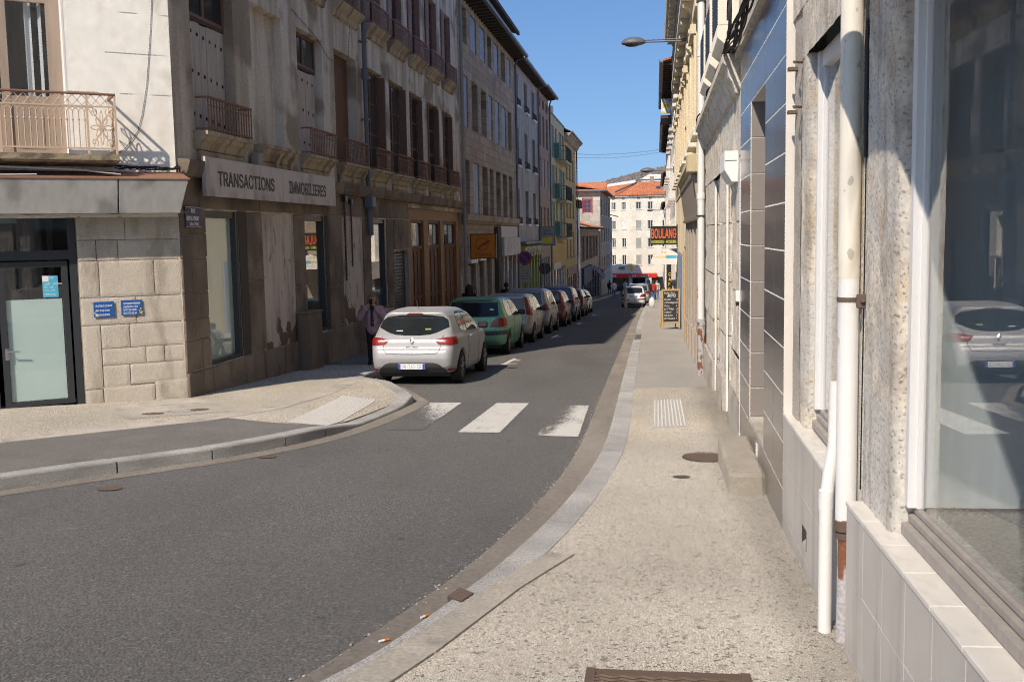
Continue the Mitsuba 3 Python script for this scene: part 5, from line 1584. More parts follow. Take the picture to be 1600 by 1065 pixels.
add('gap_wall', FR.box(4.58, 5.04, -.3, -.075, -.5, 2.66), 'm_oldstone', S_)
add('near_wall', [FR.box(-9, 2.15, -.4, -.06, -.4, 2.66)], 'm_oldstone', S_)
add('blind_box', [FR.box(-.6, 4.22, -.05, .22, 2.68, 2.9, .02)], 'm_white_frame', S_)
# plinth with pale tiles
add('plinth', [FR2.box(-9, 4.575, -.30, -.0025, -.6, .446), FR.box(5.02, 6.905, -.30, -.0025, -.6, .435)], 'm_grout', S_)
for u0, u1, zt, zj in ((2.3, 4.57, .452, .155), (5.03, 6.90, .440, .135)):
    n_ = round((u1 - u0) / .33)
    st_ = (u1 - u0) / n_
    fr = FR2 if u0 < 4 else FR
    for i in range(n_):
        a, b = u0 + i * st_, u0 + (i + 1) * st_
        add('tile', fr.box(a + .002, b - .002, -.014, rnd.uniform(-.0004, .0004), zj + .002, zt - .002, .002), 'm_tile_pale', S_)
        add('tile', fr.box(a + .002, b - .002, -.014, rnd.uniform(-.0004, .0004), zj - .335, zj - .002, .002), 'm_tile_pale', S_)
        add('tile', fr.box(a + .002, b - .002, -.014, .0005, -.56, zj - .338, .002), 'm_tile_pale', S_)
q = add('vent', FR.box(5.80, 5.96, -.02, .0025, -.13, -.02), 'm_black', S_)
add('flap', FR.map(hull([[5.80, .003, -.13], [5.96, .003, -.13], [5.80, .006, -.06], [5.96, .006, -.13], [5.80, .003, -.06]])), 'm_tile_pale', q)
for u0, u1, z in ((2.33, 4.58, .452), (5.02, 6.90, .440)):
    n_ = round((u1 - u0) / .307)
    for i in range(n_):
        a, b = u0 + (u1 - u0) * i / n_, u0 + (u1 - u0) * (i + 1) / n_
        add('cap_tile', (FR2 if u0 < 4 else FR).box(a + .002, b - .002, -.125, .004, z + .001, z + .024 + rnd.uniform(-.0006, .0006), .003), 'm_tile_cap', S_)
# window joinery
for a, b, zt, ws in ((2.70, 4.075, 2.64, -.125), (5.0, 6.30, 2.66, -.115)):
    zb = .475
    fr = FR2 if a < 4 else FR
    add('timber_sill', [fr.box(a, b + .02, ws - .045, ws + .02, zb - .0, zb + .05, .006), fr.box(a, b + .01, ws - .05, ws - .005, zb + .05, zb + .085, .006), fr.box(a, b, ws - .05, ws - .022, zb + .085, zb + .115, .006)], 'm_greywood', S_)
    q = add('shop_window', [fr.box(b - .05, b, ws - .045, ws + .012, zb + .115, zt, .004), fr.box(b - .062, b - .05, ws - .045, ws - .018, zb + .115, zt, .003), fr.box(a, b, ws - .06, ws - .01, zt - .09, zt), fr.box(a, a + .06, ws - .06, ws - .01, zb + .115, zt)], 'm_white_frame', S_)
    add('pane', fr.map(trimesh.Trimesh([[a + .05, ws - .035, zb + .1], [b - .055, ws - .035, zb + .1], [b - .055, ws - .035, zt - .07], [a + .05, ws - .035, zt - .07]], [[0, 1, 2], [0, 2, 3]], process=False)), 'm_glass', q)
    dk = add('display_floor', fr.box(a - .3, b + .25, -1.6, ws - .055, zb - .1, zb + .06), 'm_carpet', S_)
    add('display_panel', fr.box(b + .10, b + .14, -1.6, ws - .06, zb + .08, 2.9), 'm_interior_pale', S_)
    add('display_back', [fr.box(a - .4, b + .2, -1.65, -1.6, zb, 2.9), fr.box(a - .4, a - .3, -1.6, -.41, zb, 2.9), fr.box(a - .4, b + .2, -1.65, -.3, 2.9, 2.95)], 'm_interior', S_)
# pipes between the windows
k = thing('drainpipe', 'big stained white downpipe between the two shop windows', 'pipe')
add('pipe', [bar(FR.pt(4.75, -.02, 1.435), FR.pt(4.75, -.015, 6.5), .047, 20), bar(FR.pt(4.75, -.022, .33), FR.pt(4.75, -.02, 1.437), .0455, 20), bar(FR.pt(4.75, -.02, 2.66), FR.pt(4.75, -.02, 2.70), .056, 20)], 'm_pipe', k, smooth=50)
add('iron_foot', [tube([FR.pt(4.735, .0 - .02, .35), FR.pt(4.735, -.02, .28), FR.pt(4.735, -.015, -.26)], .032, 14)], 'm_rusty', k, smooth=50)
add('collar', [bar(FR.pt(4.74, -.02, .30), FR.pt(4.74, -.02, .345), .050, 16), bar(FR.pt(4.74, -.02, .262), FR.pt(4.74, -.02, .29), .045, 16)], 'm_iron', k, smooth=50)
add('clamp', [bar(FR.pt(4.75, -.02, 1.33), FR.pt(4.75, -.02, 1.35), .050, 16), bar(FR.pt(4.72, -.06, 1.34), FR.pt(4.58, -.05, 1.345), .009, 6), FR.box(4.60, 4.625, -.075, -.03, 1.31, 1.37, .004)], 'm_iron', k)
add('label', FR.box(4.715, 4.76, .0235, .0245, 1.15, 1.175), 'm_tile_cap', k)
k = thing('drainpipe', 'thin white plastic pipe bending down beside the rusty pipe foot', 'pipe')
add('pipe', [tube([FR.pt(4.90, .002, .95), FR.pt(4.90, .005, .66), FR.pt(4.88, .03, .52), FR.pt(4.87, .045, .40), FR.pt(4.86, .046, -.28)], .031, 16), bar(FR.pt(4.87, .045, .36), FR.pt(4.87, .045, .45), .034, 16)], 'm_white', k, smooth=50)
k = thing('cable', 'black corrugated cable running down beside the big white downpipe', 'cable')
add('sheath', [tube([FR.pt(4.685 + .006 * math.sin(z * 3), -.078, z) for z in np.linspace(.5, 5.5, 50)], .008, 6), tube([FR.pt(4.665, -.07, z) for z in np.linspace(1.95, 5.5, 20)], .012, 8)], 'm_black', k)

# --- tiled doorway
D2 = thing('tiled_doorway', 'dark tiled wall panel with a deep doorway and a pale tiled jamb', 'doorway')
pn = Polygon([(6.905, -.7), (10.50, -.7), (10.50, 3.36), (6.905, 3.36)]).difference(sbox(8.17, -.005, 9.375, 2.755))
add('grout_bed', FR.poly(pn, -.40, -.0016), 'm_grout', D2)
zj = [-.66, -.36, -.05, .26, .575, .885, 1.20, 1.515, 1.825, 2.14, 2.45, 2.757, 3.065, 3.36]
uj = [6.91, 7.515, 8.17, 8.765, 9.375, 9.905, 10.498]
for i in range(6):
    for j in range(13):
        if 2 <= i <= 3 and 2 <= j <= 10:
            continue
        add('tile', FR.box(uj[i] + .006, uj[i + 1] - .006, -.012, rnd.uniform(-.0004, .0004), zj[j] + .005, zj[j + 1] - .005, .001), 'm_tile_dark', D2)
for j in range(2, 11):
    z0, z1 = max(zj[j], .0), zj[j + 1]
    add('jamb_tile', FR.box(9.363, 9.374, -.34, -.006, z0 + .005, z1 - .005, .001), 'm_tile_jamb', D2)
    add('jamb_tile', FR.box(8.171, 8.182, -.34, -.006, z0 + .005, z1 - .005, .001), 'm_tile_jamb', D2)
add('edge_strip', FR.box(9.368, 9.377, -.004, .0015, 0, 2.755), 'm_grout', D2)
add('edge_strip', [FR.box(10.485, 10.512, -.02, .006, -.5, 2.3, .004)], 'm_white', D2)
add('jamb_grout', FR.box(9.372, 9.3745, -.34, -.004, 0, 2.755), 'm_grout', D2)
add('door', FR.box(8.19, 9.36, -.40, -.342, 0, 2.75), 'm_dark_metal', D2)
add('threshold', FR.box(8.172, 9.373, -.40, .004, -.045, -.002, .004), 'm_concrete', D2)
add('letter_plate', FR.box(8.62, 8.70, -.001, .008, -.24, -.10, .003), 'm_white', D2)
m = unman(man(bx(7.95, 9.45, -.0, .272, -.6, -.19, .028)).refine_to_length(.045))
v = np.array(m.vertices)
c_ = v - [8.7, .13, -.4]
v += c_ / np.linalg.norm(c_, axis=1, keepdims=True) * (meshkit.fbm(v * 9, 3)[:, None] - .5) * .022
add('doorstep', FR.map(trimesh.Trimesh(v, m.faces, process=False)), 'm_step', label='worn concrete doorstep block in front of the tiled doorway', cat='step', smooth=30)
# small iron hooks on the concrete strip
k = thing('wall_hooks', 'small rusted iron hooks in the concrete strip beside the dark tiles', 'hook')
for z in (2.36, 2.62):
    add('peg', FR.box(6.68, 6.74, -.05, .012, z, z + .02), 'm_iron', k)
    add('hook', [tube([FR.pt(6.52, -.05, z + .02), FR.pt(6.45, .01, z + .015), FR.pt(6.38, .012, z)], .008, 5)], 'm_iron', k)

# --- old stone house
O_ = thing('old_stone_house', 'old rough stone house with white door frames and window guards above a heavy ledge', 'building')
ho = [(11.95, -.9, 13.2, 2.38), (14.45, -1, 15.72, 2.42)]
hu = [(10.9, 3.9, 12.2, 6.0), (12.75, 3.9, 13.9, 6.0), (14.35, 3.9, 15.5, 6.0), (16.2, 3.9, 17.3, 6.0)]
wall(O_, FR, [(10.5, 3.0), (18.3, 3.0), (18.3, 10.5), (10.5, 10.5)], hu + [(a, 7.0, b, 9.0) for a, _, b, _ in hu], 'm_oldstone', -.4, -.03, 'upper_wall')
add('wall_over_doorway', FR.box(6.9, 10.5, -.4, -.03, 3.365, 10.5), 'm_oldstone', O_)
add('rear_wall', [FR.box(6.9, 18.3, -7, -6.8, -1, 10.5), FR.box(6.9, 18.3, -7, 0.1, 10.5, 10.7)], 'm_oldstone', O_)
for i, (a, b) in enumerate(((10.5, 11.95), (13.2, 14.45), (15.72, 18.2))):
    zs = [-1.2, -.25, .35, 1.02, 1.75, 2.40]
    for j in range(5):
        add('stone', boulder(FR, a, b - .01, zs[j], zs[j + 1] - .012, -.25, -.02 + rnd.uniform(-.012, .010), .014, .06, 100 + 10 * i + j, .02), 'm_oldstone', O_, smooth=35)
    add('plinth', rough_block(FR, a, b, -1.3, -.02 - .046 * (a - 10), -.1, .02, .01, 60 + i, .08), 'm_concrete', O_, smooth=35)
add('door_head', boulder(FR, 10.5, 18.25, 2.40, 3.03, -.3, -.015, .02, .07, 140), 'm_oldstone', O_, smooth=35)
for i, (a, b, z0, z1) in enumerate([(a, b, z0, z1) for a, z0, b, z1 in ho]):
    q = add('door', [FR.box(b - .075, b - .004, -.20, -.15, -.9, z1 - .06), FR.box(a + .004, a + .05, -.20, -.08, -.9, z1 - .06), FR.box(a, b, -.2, -.08, z1 - .1, z1 - .02), FR.box(b - .03, b - .004, -.15, -.11, -.9, z1 - .1), FR.box(b - .05, b - .004, -.065, -.04, -.9, z1 - .1)], 'm_white', O_)
    add('door_leaf', FR.box(a + .05, b - .075, -.19, -.15, -1, z1 - .08), 'm_plaster_grey', q)
# moulded ledge over the doors, its top tangled with cables
for a, b in ((7.0, 8.9), (8.92, 10.9), (10.92, 12.9), (12.92, 14.9), (14.92, 16.6), (16.62, 18.25)):
    add('ledge', FR.prof([(-.03, 3.02), (.02, 3.04), (.05, 3.14), (.09, 3.2), (.10, 3.30), (.15, 3.34), (.15, 3.42), (-.03, 3.44)] if a > 10 else [(-.03, 3.37), (.03, 3.37), (.03, 3.42), (-.03, 3.44)], a, b), 'm_oldstone', O_)
for i, (a, z0, b, z1) in enumerate(hu):
    window(O_, FR, a + .01, b - .01, z0 + .01, z1 - .01, -.24, 'm_white')
    window(O_, FR, a + .01, b - .01, 7.01, 8.99, -.24, 'm_white')
    if i < 3:
        u = (11.1, 12.75, 14.3)[i]
        q = add('window_guard', [FR.prof([(-.05, 3.52), (.10, 3.54), (.19, 3.62), (.19, 3.74), (-.05, 3.74)], u, u + 1.15)], 'm_pale', O_)
        add('guard_panel', FR.box(u + .03, u + 1.12, .16, .185, 3.75, 4.32, .004), 'm_dark_metal', q)
        for c in (u + .005, u + 1.1):
            add('guard_end', FR.box(c, c + .045, -.03, .185, 3.745, 4.36, .006), 'm_pale', q)
ms = []
for i in range(12):
    ph, dz = rnd.uniform(0, 6), rnd.uniform(-.05, .09)
    ms.append(tube([FR.pt(u, .06 + .035 * math.sin(u * 1.7 + ph) + .01 * i * .4, 3.46 + dz * .6 + .03 * math.sin(u * 2.3 + ph * 2)) for u in np.linspace(6.95, 18.2, 46)], rnd.uniform(.007, .013), 5))
for i in range(3):
    g = np.linspace(0, 2 * math.pi * .9, 16)
    ms.append(tube([FR.pt(10.6 + .1 * i + .12 * math.cos(t), .10, 3.75 + .2 * math.sin(t)) for t in g], .012, 5))
add('cable', ms, 'm_black', label='tangled black cables lying along the ledge of the old stone house', cat='cable')
k = thing('wall_box', 'white sheet metal box fixed high on the old stone wall beside the dark tiles', 'box')
add('case', FR.prof([(-.03, 2.46), (.125, 2.46), (.125, 2.27), (.05, 2.15), (-.03, 2.15)], 10.95, 11.72), 'm_white', k)
add('seam', [FR.box(10.945, 10.95, .0, .12, 2.36, 2.365)], 'm_soot', k)
k = add('door_bell', FR.box(10.62, 10.72, -.03, .03, .94, 1.05, .006), 'm_white', label='small white box low on the old wall beside the dark tiles', cat='box')
add('base', FR.box(10.63, 10.71, -.03, .025, .90, .94), 'm_black', k)
k = thing('drainpipe', 'long white downpipe with a black foot at the corner of the old stone house', 'pipe')
add('pipe', [bar(FR.pt(18.35, .05, .12), FR.pt(18.35, .05, 10.4), .062, 16)], 'm_white', k, smooth=50)
add('collar', [bar(FR.pt(18.35, .05, z), FR.pt(18.35, .05, z + .1), .075, 14) for z in (2.2, 4.6, 7.4)], 'm_white', k, smooth=50)
add('iron_foot', [bar(FR.pt(18.33, .04, -.95), FR.pt(18.34, .045, .13), .07, 14), bar(FR.pt(18.34, .045, .02), FR.pt(18.34, .045, .14), .085, 14)], 'm_rusty', k, smooth=50)
for z in (1.9, 5.5):
    add('bracket', FR.box(18.28, 18.42, -.03, .13, z, z + .03), 'm_dark_metal', k)
add('sticker', [FR.box(18.31, 18.37, .109, .113, .62, .70), FR.box(18.30, 18.36, .109, .113, .50, .58)], 'm_orange', k)

# --- cream house with the taupe shop front
N_ = thing('cream_house', 'cream house with scrolled stone brackets under its long balcony, above the taupe shop front', 'building')
hc_ = [(19.4 + 2.6 * i, z0, 20.5 + 2.6 * i, z0 + 2.1) for i in range(10) for z0 in (3.5, 6.75)]
wall(N_, FR, [(18.5, 2.9), (44.9, 2.9), (44.9, 9.8), (18.5, 9.8)], hc_, 'm_cream', -.4, 0, 'upper_wall')
wall(N_, FR, [(18.5, -2.4), (44.9, -2.4), (44.9, 2.9), (18.5, 2.9)], [(19, -2.4, 28, 1.9), (30, -2.4, 33, 1.2), (34.2, -2.4, 41.6, .9)], 'm_cream', -.4, -.03, 'ground_wall')
add('rear_wall', [FR.box(18.5, 44.9, -7, -6.8, -2.5, 9.8), FR.box(18.5, 18.7, -7, -.4, -2.5, 9.8)], 'm_cream', N_)
for h in hc_:
    opening(N_, FR, h, 'm_white', w=-.18)
    add('window_surround', [FR.box(h[0] - .16, h[0] - .01, 0, .05, h[1], h[3]), FR.box(h[2] + .01, h[2] + .16, 0, .05, h[1], h[3]), FR.box(h[0] - .2, h[2] + .2, 0, .12, h[3] + .02, h[3] + .2)], 'm_cream', N_)
    add('sill', FR.box(h[0] - .2, h[2] + .2, 0, .16, h[1] - .14, h[1] - .004, .01), 'm_pale', N_)
add('string_course', FR.prof([(0, 5.95), (.06, 6.0), (.10, 6.1), (0, 6.14)], 18.5, 44.9), 'm_cream', N_)
for u in np.arange(22.5, 36.5, 1.75):
    th = np.linspace(0, 1, 14)
    pts = [(.03, 5.65), (.09, 5.72), (.11, 5.82), (.07, 5.92), (.06, 6.02), (.09, 6.15), (.16, 6.24), (.23, 6.26), (.25, 6.32), (.25, 6.40), (.0, 6.40), (0, 5.62)]
    add('scroll_bracket', [FR.prof(pts, u, u + .22), bar(FR.pt(u - .015, .075, 5.79), FR.pt(u + .235, .075, 5.79), .07, 12), bar(FR.pt(u - .015, .20, 6.32), FR.pt(u + .235, .20, 6.32), .06, 12)], 'm_cream', N_)
add('balcony_slab', FR.prof([(0, 6.405), (.26, 6.405), (.29, 6.46), (.29, 6.56), (0, 6.56)], 22.2, 37.0), 'm_pale', N_)
grille(N_, FR, 22.3, 36.9, 6.56, 7.5, .25, 'm_black', .16, .012, name='balcony_railing')
add('cornice', [FR.prof([(0, 9.2), (.1, 9.3), (.2, 9.5), (.42, 9.6), (.46, 9.8), (-.4, 9.82)], 18.5, 44.9), FR.box(18.5, 44.9, -7, -.4, 9.6, 9.8)], 'm_cream', N_)
add('cornice_block', [FR.box(u, u + .3, .02, .34, 9.34, 9.55) for u in np.arange(19, 44.5, .9)], 'm_cream', N_, kind='stuff', label='row of blocks under the cornice')
q = add('shop_cornice', [FR.prof([(-.03, 2.66), (.12, 2.70), (.22, 2.82), (.25, 2.88), (.25, 2.98), (-.03, 3.02)], 18.62, 28.4)], 'm_ochre_pale', N_)
add('cornice_end', FR.box(18.48, 18.95, -.03, .285, 2.67, 2.99, .02), 'm_ochre_pale', N_)
F3 = thing('taupe_shop_front', 'taupe painted wooden shop front with pilasters and a slanting fascia', 'shop front')
add('fascia', [FR.prof([(-.03, 1.92), (.07, 1.92), (.175, 2.66), (.15, 2.69), (-.03, 2.69)], 18.72, 28.2)], 'm_taupe', F3)
add('fascia_moulding', [FR.prof([(.0, 1.86), (.10, 1.87), (.11, 1.93), (.0, 1.95)], 18.68, 28.25), FR.prof([(.15, 2.62), (.19, 2.63), (.20, 2.69), (.15, 2.69)], 18.68, 28.25)], 'm_taupe', F3)
for a, b in ((18.62, 19.15), (19.35, 19.65), (20.6, 20.9), (22.6, 22.9), (24.6, 24.9), (26.5, 26.8), (27.8, 28.2)):
    q = add('pilaster', [FR.box(a, b, -.1, .035, gz(a) - .1, 1.86), FR.box(a + .05, b - .05, .03, .05, gz(a) + .75, 1.7, .006)], 'm_taupe', F3)
    add('base', FR.box(a - .03, b + .03, -.1, .07, gz(a) - .2, gz(a) + .62, .012), 'm_taupe', q)
for a, b in ((19.15, 19.35), (19.65, 20.6), (20.9, 22.6), (22.9, 24.6), (24.9, 26.5), (26.8, 27.8)):
    add('panel', FR.box(a, b, -.09, -.02, gz(a) - .2, .0 + gz(a) + .55), 'm_taupe', F3)
    add('pane', FR.box(a, b, -.08, -.06, gz(a) + .55, 1.9), 'm_pane_soft', F3)
k = thing('shop_shutter', 'blue grey painted shop doors under the bakery sign', 'door')
add('leaf', [FR.box(34.3 + 1.8 * i, 36.0 + 1.8 * i, -.06, -.01, -2.4, .86) for i in range(4)], 'm_blue_shutter', k)
add('wooden_post', FR.box(30.2, 30.5, -.05, .05, -1.7, 1.1), 'm_oak', N_)
add('pane', [FR.box(30.5, 33, -.2, -.18, -2.4, 1.2)], 'm_pane_soft', N_)
# --- pale houses further down
for (nm, lb, a, b, zt, m, x_, zs, ev) in (
        ('white_house', 'white house with a dark tiled eave after the cream house on the right', 45.0, 61.9, 8.72, 'm_white_render', 0.0, (-1.2, 1.6, 4.6), .52),
        ('pale_house', 'pale house with stained white walls half way down the right side', 62.0, 84.0, 7.9, 'm_white_render', .03, (-2.4, .6, 3.4), .4),
        ('far_white_house', 'tall white house near the bottom of the right side', 84.1, 108.0, 6.3, 'm_white', -.1, (-3.6, -.8, 2.1), .35),
        ('last_house', 'last pale house on the right before the square', 108.1, 138.0, 4.6, 'm_pale', -.2, (-4.9, -2.1, .8), .35)):
    F_2 = Frame((.82 - x_, 0, 0), (0, 1, 0), (-1, 0, 0))
    k = thing(nm, lb, 'building')
    nwin = int((b - a) / 3.2)
    hs = [(a + 1.0 + i * (b - a) / nwin, z0 + 1.5, a + 2.1 + i * (b - a) / nwin, z0 + 3.3) for i in range(nwin) for z0 in zs]
    shell(k, F_2, a, b, -9, zt, hs, m, 7)
    for h in hs:
        opening(k, F_2, h, 'm_white', sill='m_pale')
        if h[1] > zs[1]:
            add('balconet', F_2.box(h[0] - .1, h[2] + .1, .0, .26, h[1] - .12, h[1] - .005), 'm_sign_white', k)
    eave(k, F_2, a, b + .1, zt + .05, ev, mt='m_rooftile', rise=1.2, deep=7.2)
    add('shop_front', [F_2.box(a + .4, b - .4, 0, .18, gz(a) + 2.4 - .05 * (b - a), gz(a) + 3.0 - .05 * (b - a) + .3)], 'm_sign_white', k)
    add('shop_pane', [F_2.box(a + .6 + i * 4.0, a + 3.6 + i * 4.0, .001, .03, gz(a + 4 * i) - .3 - .0, gz(a + i * 4 + 4) + 2.2) for i in range(int((b - a - 1) / 4))], 'm_pane_soft', k)
k = thing('estate_banner', 'small white and yellow estate agent banner hung on the balcony far up on the right', 'sign')
add('cloth', [hexa([[.28, 55, 7.72], [.78, 55, 7.72], [.78, 55.03, 7.72], [.28, 55.03, 7.72], [.28, 55, 8.45], [.78, 55, 8.45], [.78, 55.03, 8.45], [.28, 55.03, 8.45]])], 'm_white', k)
add('print', [bx(.36, .66, 54.99, 55, 8.0, 8.2), bx(.3, .76, 54.985, 55, 7.74, 7.80)], 'm_yellow', k)
add('balcony', bx(.25, .85, 54.8, 58, 7.45, 7.6), 'm_roof_dark', 'white_house')
# ------------------------------------------------------------------ the bottom of the street
YK = 172.0
kx = lambda px: (px - 1025.0) / 1625 * YK                       # widths read along the far facade, metres
FK = Frame((-4.2, YK, 0), (1, 0, 0), (0, -1, 0))
FK2 = Frame((-4.2, YK, 0), (-.94, .34, 0), (-.34, -.94, 0))
K_ = thing('square_building', 'five-storey pale stone apartment house with an orange tiled roof closing the street', 'building')
zr = [(-3.6, -2.0), (-.75, .75), (2.2, 3.6), (5.4, 6.6)]
hk = [(a, z0, b, z1) for z0, z1 in zr for a, b in ((.95, 1.8), (2.85, 3.7), (5.2, 6.0))]
hk2 = [(a, z0, b, z1) for z0, z1 in zr for a, b in ((.75, 1.45), (2.55, 3.25), (4.5, 5.2), (6.4, 7.1))]
wall(K_, FK, [(0, -9), (7.2, -9), (7.2, 7.7), (0, 7.7)], hk + [(.3, -9, 6.8, -5.6)], 'm_pale', -.4, 0, 'right_front')
wall(K_, FK2, [(0, -9), (9, -9), (9, 7.7), (0, 7.7)], hk2 + [(.3, -9, 8, -5.6)], 'm_pale', -.4, 0, 'left_front')
for i, h in enumerate(hk):
    opening(K_, FK, h, 'm_white', 'm_pane_soft', shut='m_grey_sign' if i in (0, 3, 6) else None, sill='m_white_frame', w=-.16)
for i, h in enumerate(hk2):
    opening(K_, FK2, h, 'm_white', 'm_pane_soft', shut='m_white' if i == 8 else None, sill='m_white_frame', w=-.16)
for fr in (FK, FK2):
    add('shop_pane', fr.box(.3, 6.8, -.36, -.3, -9, -5.6), 'm_pane_dark', K_)
    add('shop_post', [fr.box(u, u + .25, -.3, -.05, -9, -5.6) for u in (1.2, 3.0, 5.2)], 'm_dark_metal', K_)
    add('eaves_cornice', fr.box(-.0, 9 if fr is FK2 else 7.2, .0, .4, 7.45, 7.75), 'm_white_render', K_)
    add('attic_vent', [fr.box(u, u + .45, .0, .03, 7.0, 7.35) for u in ((1.15, 3.05) if fr is FK else (.9, 2.7, 4.7))], 'm_pink_stone', K_)
e0, e1, e2 = FK.pt(7.4, .6, 7.78), FK.pt(0, .65, 7.78), FK2.pt(9, .6, 7.78)
r0, r1, r2 = FK.pt(6.4, -5.5, 10.1), FK.pt(2.0, -5.5, 10.1), FK2.pt(8.5, -6, 9.3)
add('roof', trimesh.Trimesh([e0, e1, e2, r0, r1, r2, e0 - [0, 0, .12], e1 - [0, 0, .12], e2 - [0, 0, .12]], [[0, 3, 4], [0, 4, 1], [1, 4, 5], [1, 5, 2], [0, 1, 7], [0, 7, 6], [1, 2, 8], [1, 8, 7]], process=False), 'm_rooftile', K_)
add('zinc_valley', tube([e1 + [-2.4, 1.0, .5], r1 + [-1.0, 0, -.1]], .14, 5), 'm_zinc', K_)
for p in ((4.6, -2.2), (5.4, -3.0)):
    c = FK.pt(p[0], p[1], 7.86 - (p[1] - .6) * .38)
    add('skylight', hexa([c + [-.35, -.3, -.1], c + [.35, -.3, -.1], c + [.35, .3, .13], c + [-.35, .3, .13], c + [-.35, -.3, .02], c + [.35, -.3, .02], c + [.35, .3, .25], c + [-.35, .3, .25]]), 'm_skylight', K_)
k = thing('bar_awning', 'long red awning with white lettering over the bar at the bottom of the street', 'awning')
for fr, a, b in ((FK, .02, 4.3), (FK2, .02, 4.2)):
    add('canvas', fr.prof([(.02, -4.98), (1.2, -5.12), (1.2, -5.68), (1.16, -5.68), (1.16, -5.17), (.02, -5.08)], a, b), 'm_awning_red', k)
add('lettering', [FK.text('RIE / TABAC',   .25, 1.203, -5.55, .30, 1.15, True), FK2.map(trimesh.Trimesh(np.array(meshkit.text_mesh('BRASSE', .30, .006, True).vertices) @ np.array([[-1, 0, 0], [0, 0, 1], [0, 1, 0.0]]) + [3.6, 1.203, -5.55], meshkit.text_mesh('BRASSE', .30, .006, True).faces, process=False))], 'm_ink_white', k)
k = thing('tobacco_sign', 'yellow and dark projecting sign above the red awning', 'sign')
add('diamond', FK.map(hull([[.15, .3, -3.3], [.5, .3, -4.0], [.15, .3, -4.7], [-.2, .3, -4.0], [.15, .42, -3.3], [.5, .42, -4.0], [.15, .42, -4.7], [-.2, .42, -4.0]])), 'm_yellow', k)
add('bracket', FK.box(.1, .2, 0, .4, -4.0, -3.9), 'm_dark_metal', k)
k = thing('pharmacy_sign', 'small green lit-style shop sign left of the yellow sign', 'sign')
add('panel', FK2.box(1.0, 2.0, .1, .25, -4.3, -3.9), 'm_green_shutter', k)
add('bracket', FK2.box(1.4, 1.5, .0, .1, -4.2, -4.1), 'm_dark_metal', k)
k = thing('advertising_panel', 'pale blue advertising panel standing outside the bar', 'sign')
add('panel', bx(-1.75, -.75, 168.5, 168.7, gz(168) + .5, gz(168) + 2.1, .02), 'm_curtain', k)
add('picture', bx(-1.5, -1.0, 168.48, 168.5, gz(168) + .9, gz(168) + 1.7), 'm_blue_shop', k)
add('foot', bx(-1.35, -1.15, 168.52, 168.68, gz(168) - .3, gz(168) + .5), 'm_dark_metal', k)
add('chimney', FK.box(3.2, 3.9, -5.6, -4.9, 9.2, 10.9), 'm_pink_stone', K_)
add('aerial', [bar(FK.pt(1.9, -5.2, 9.8), FK.pt(1.9, -5.2, 12.0), .03, 5)] + [bar(FK.pt(1.5, -5.2, z), FK.pt(2.3, -5.2, z), .02, 4) for z in (11.3, 11.6, 11.9)], 'm_dark_metal', K_)
# roofs and a pale block behind, then the wooded hill
k = thing('white_block', 'white flat-roofed block rising behind the orange roof on the right', 'building')
add('wall', bx(-3.2, 4.5, 232, 245, -12, 13.2), 'm_white', k)
add('roof', hexa([[-3.4, 231.6, 13.2], [4.7, 231.6, 13.2], [4.7, 245, 13.2], [-3.4, 245, 13.2], [-1.4, 231.6, 14.3], [4.7, 231.6, 13.9], [4.7, 245, 13.9], [-1.4, 245, 14.3]]), 'm_white', k)
add('window_band', bx(-3.1, 4.4, 231.9, 232, 11.0, 12.4), 'm_lead_pipe', k)
k = thing('white_roofed_hall', 'long low hall with a whitish roof behind the orange roof on the left', 'building')
add('wall', bx(-16.5, -5.2, 262, 285, -14, 12.3), 'm_sign_white', k)
add('roof', hexa([[-16.9, 261.5, 12.3], [-5, 261.5, 12.3], [-5, 285.5, 12.3], [-16.9, 285.5, 12.3], [-14.0, 261.5, 13.4], [-5, 261.5, 14.6], [-5, 285.5, 14.6], [-14.0, 285.5, 13.4]]), 'm_white', k)
k = thing('tiled_house', 'house with an orange tiled roof seen between the stone house and the apartment house', 'building')
add('wall', bx(-19, -9.5, 195, 207, -11, 7.4), 'm_pale', k)
add('roof', hexa([[-19.5, 194.4, 7.4], [-9, 194.4, 7.4], [-9, 207.6, 7.4], [-19.5, 207.6, 7.4], [-19.5, 200.9, 9.5], [-10.2, 200.9, 9.5], [-10.2, 201.1, 9.5], [-19.5, 201.1, 9.5]]), 'm_rooftile', k)
add('window', [bx(u, u + 1, 194.95, 195.02, z, z + 1.6) for u in (-17, -13) for z in (1, 5)], 'm_pane_soft', k)
add('skylight', hexa([[-13, 196.5, 8.0], [-11.6, 196.5, 8.0], [-11.6, 197.5, 8.35], [-13, 197.5, 8.35], [-13, 196.5, 8.16], [-11.6, 196.5, 8.16], [-11.6, 197.5, 8.5], [-13, 197.5, 8.5]]), 'm_skylight', k)
hx, hy = np.meshgrid(np.linspace(-420, 420, 90), np.linspace(560, 1150, 40), indexing='ij')


def hillz(x, y):
    c = np.interp(x, [-420, -140, -80, -58, -42, -25, -12, 40, 160, 420], [-12, 12, 26, 34, 42, 46, 49, 57, 63, 38])
    q = np.stack([x / 55, y / 55, 0 * x], -1)
    return -14 + (c + 14) * np.clip((y - 560) / 340, 0, 1) ** .8 + 4.5 * (meshkit.fbm(q, 4) - .5)


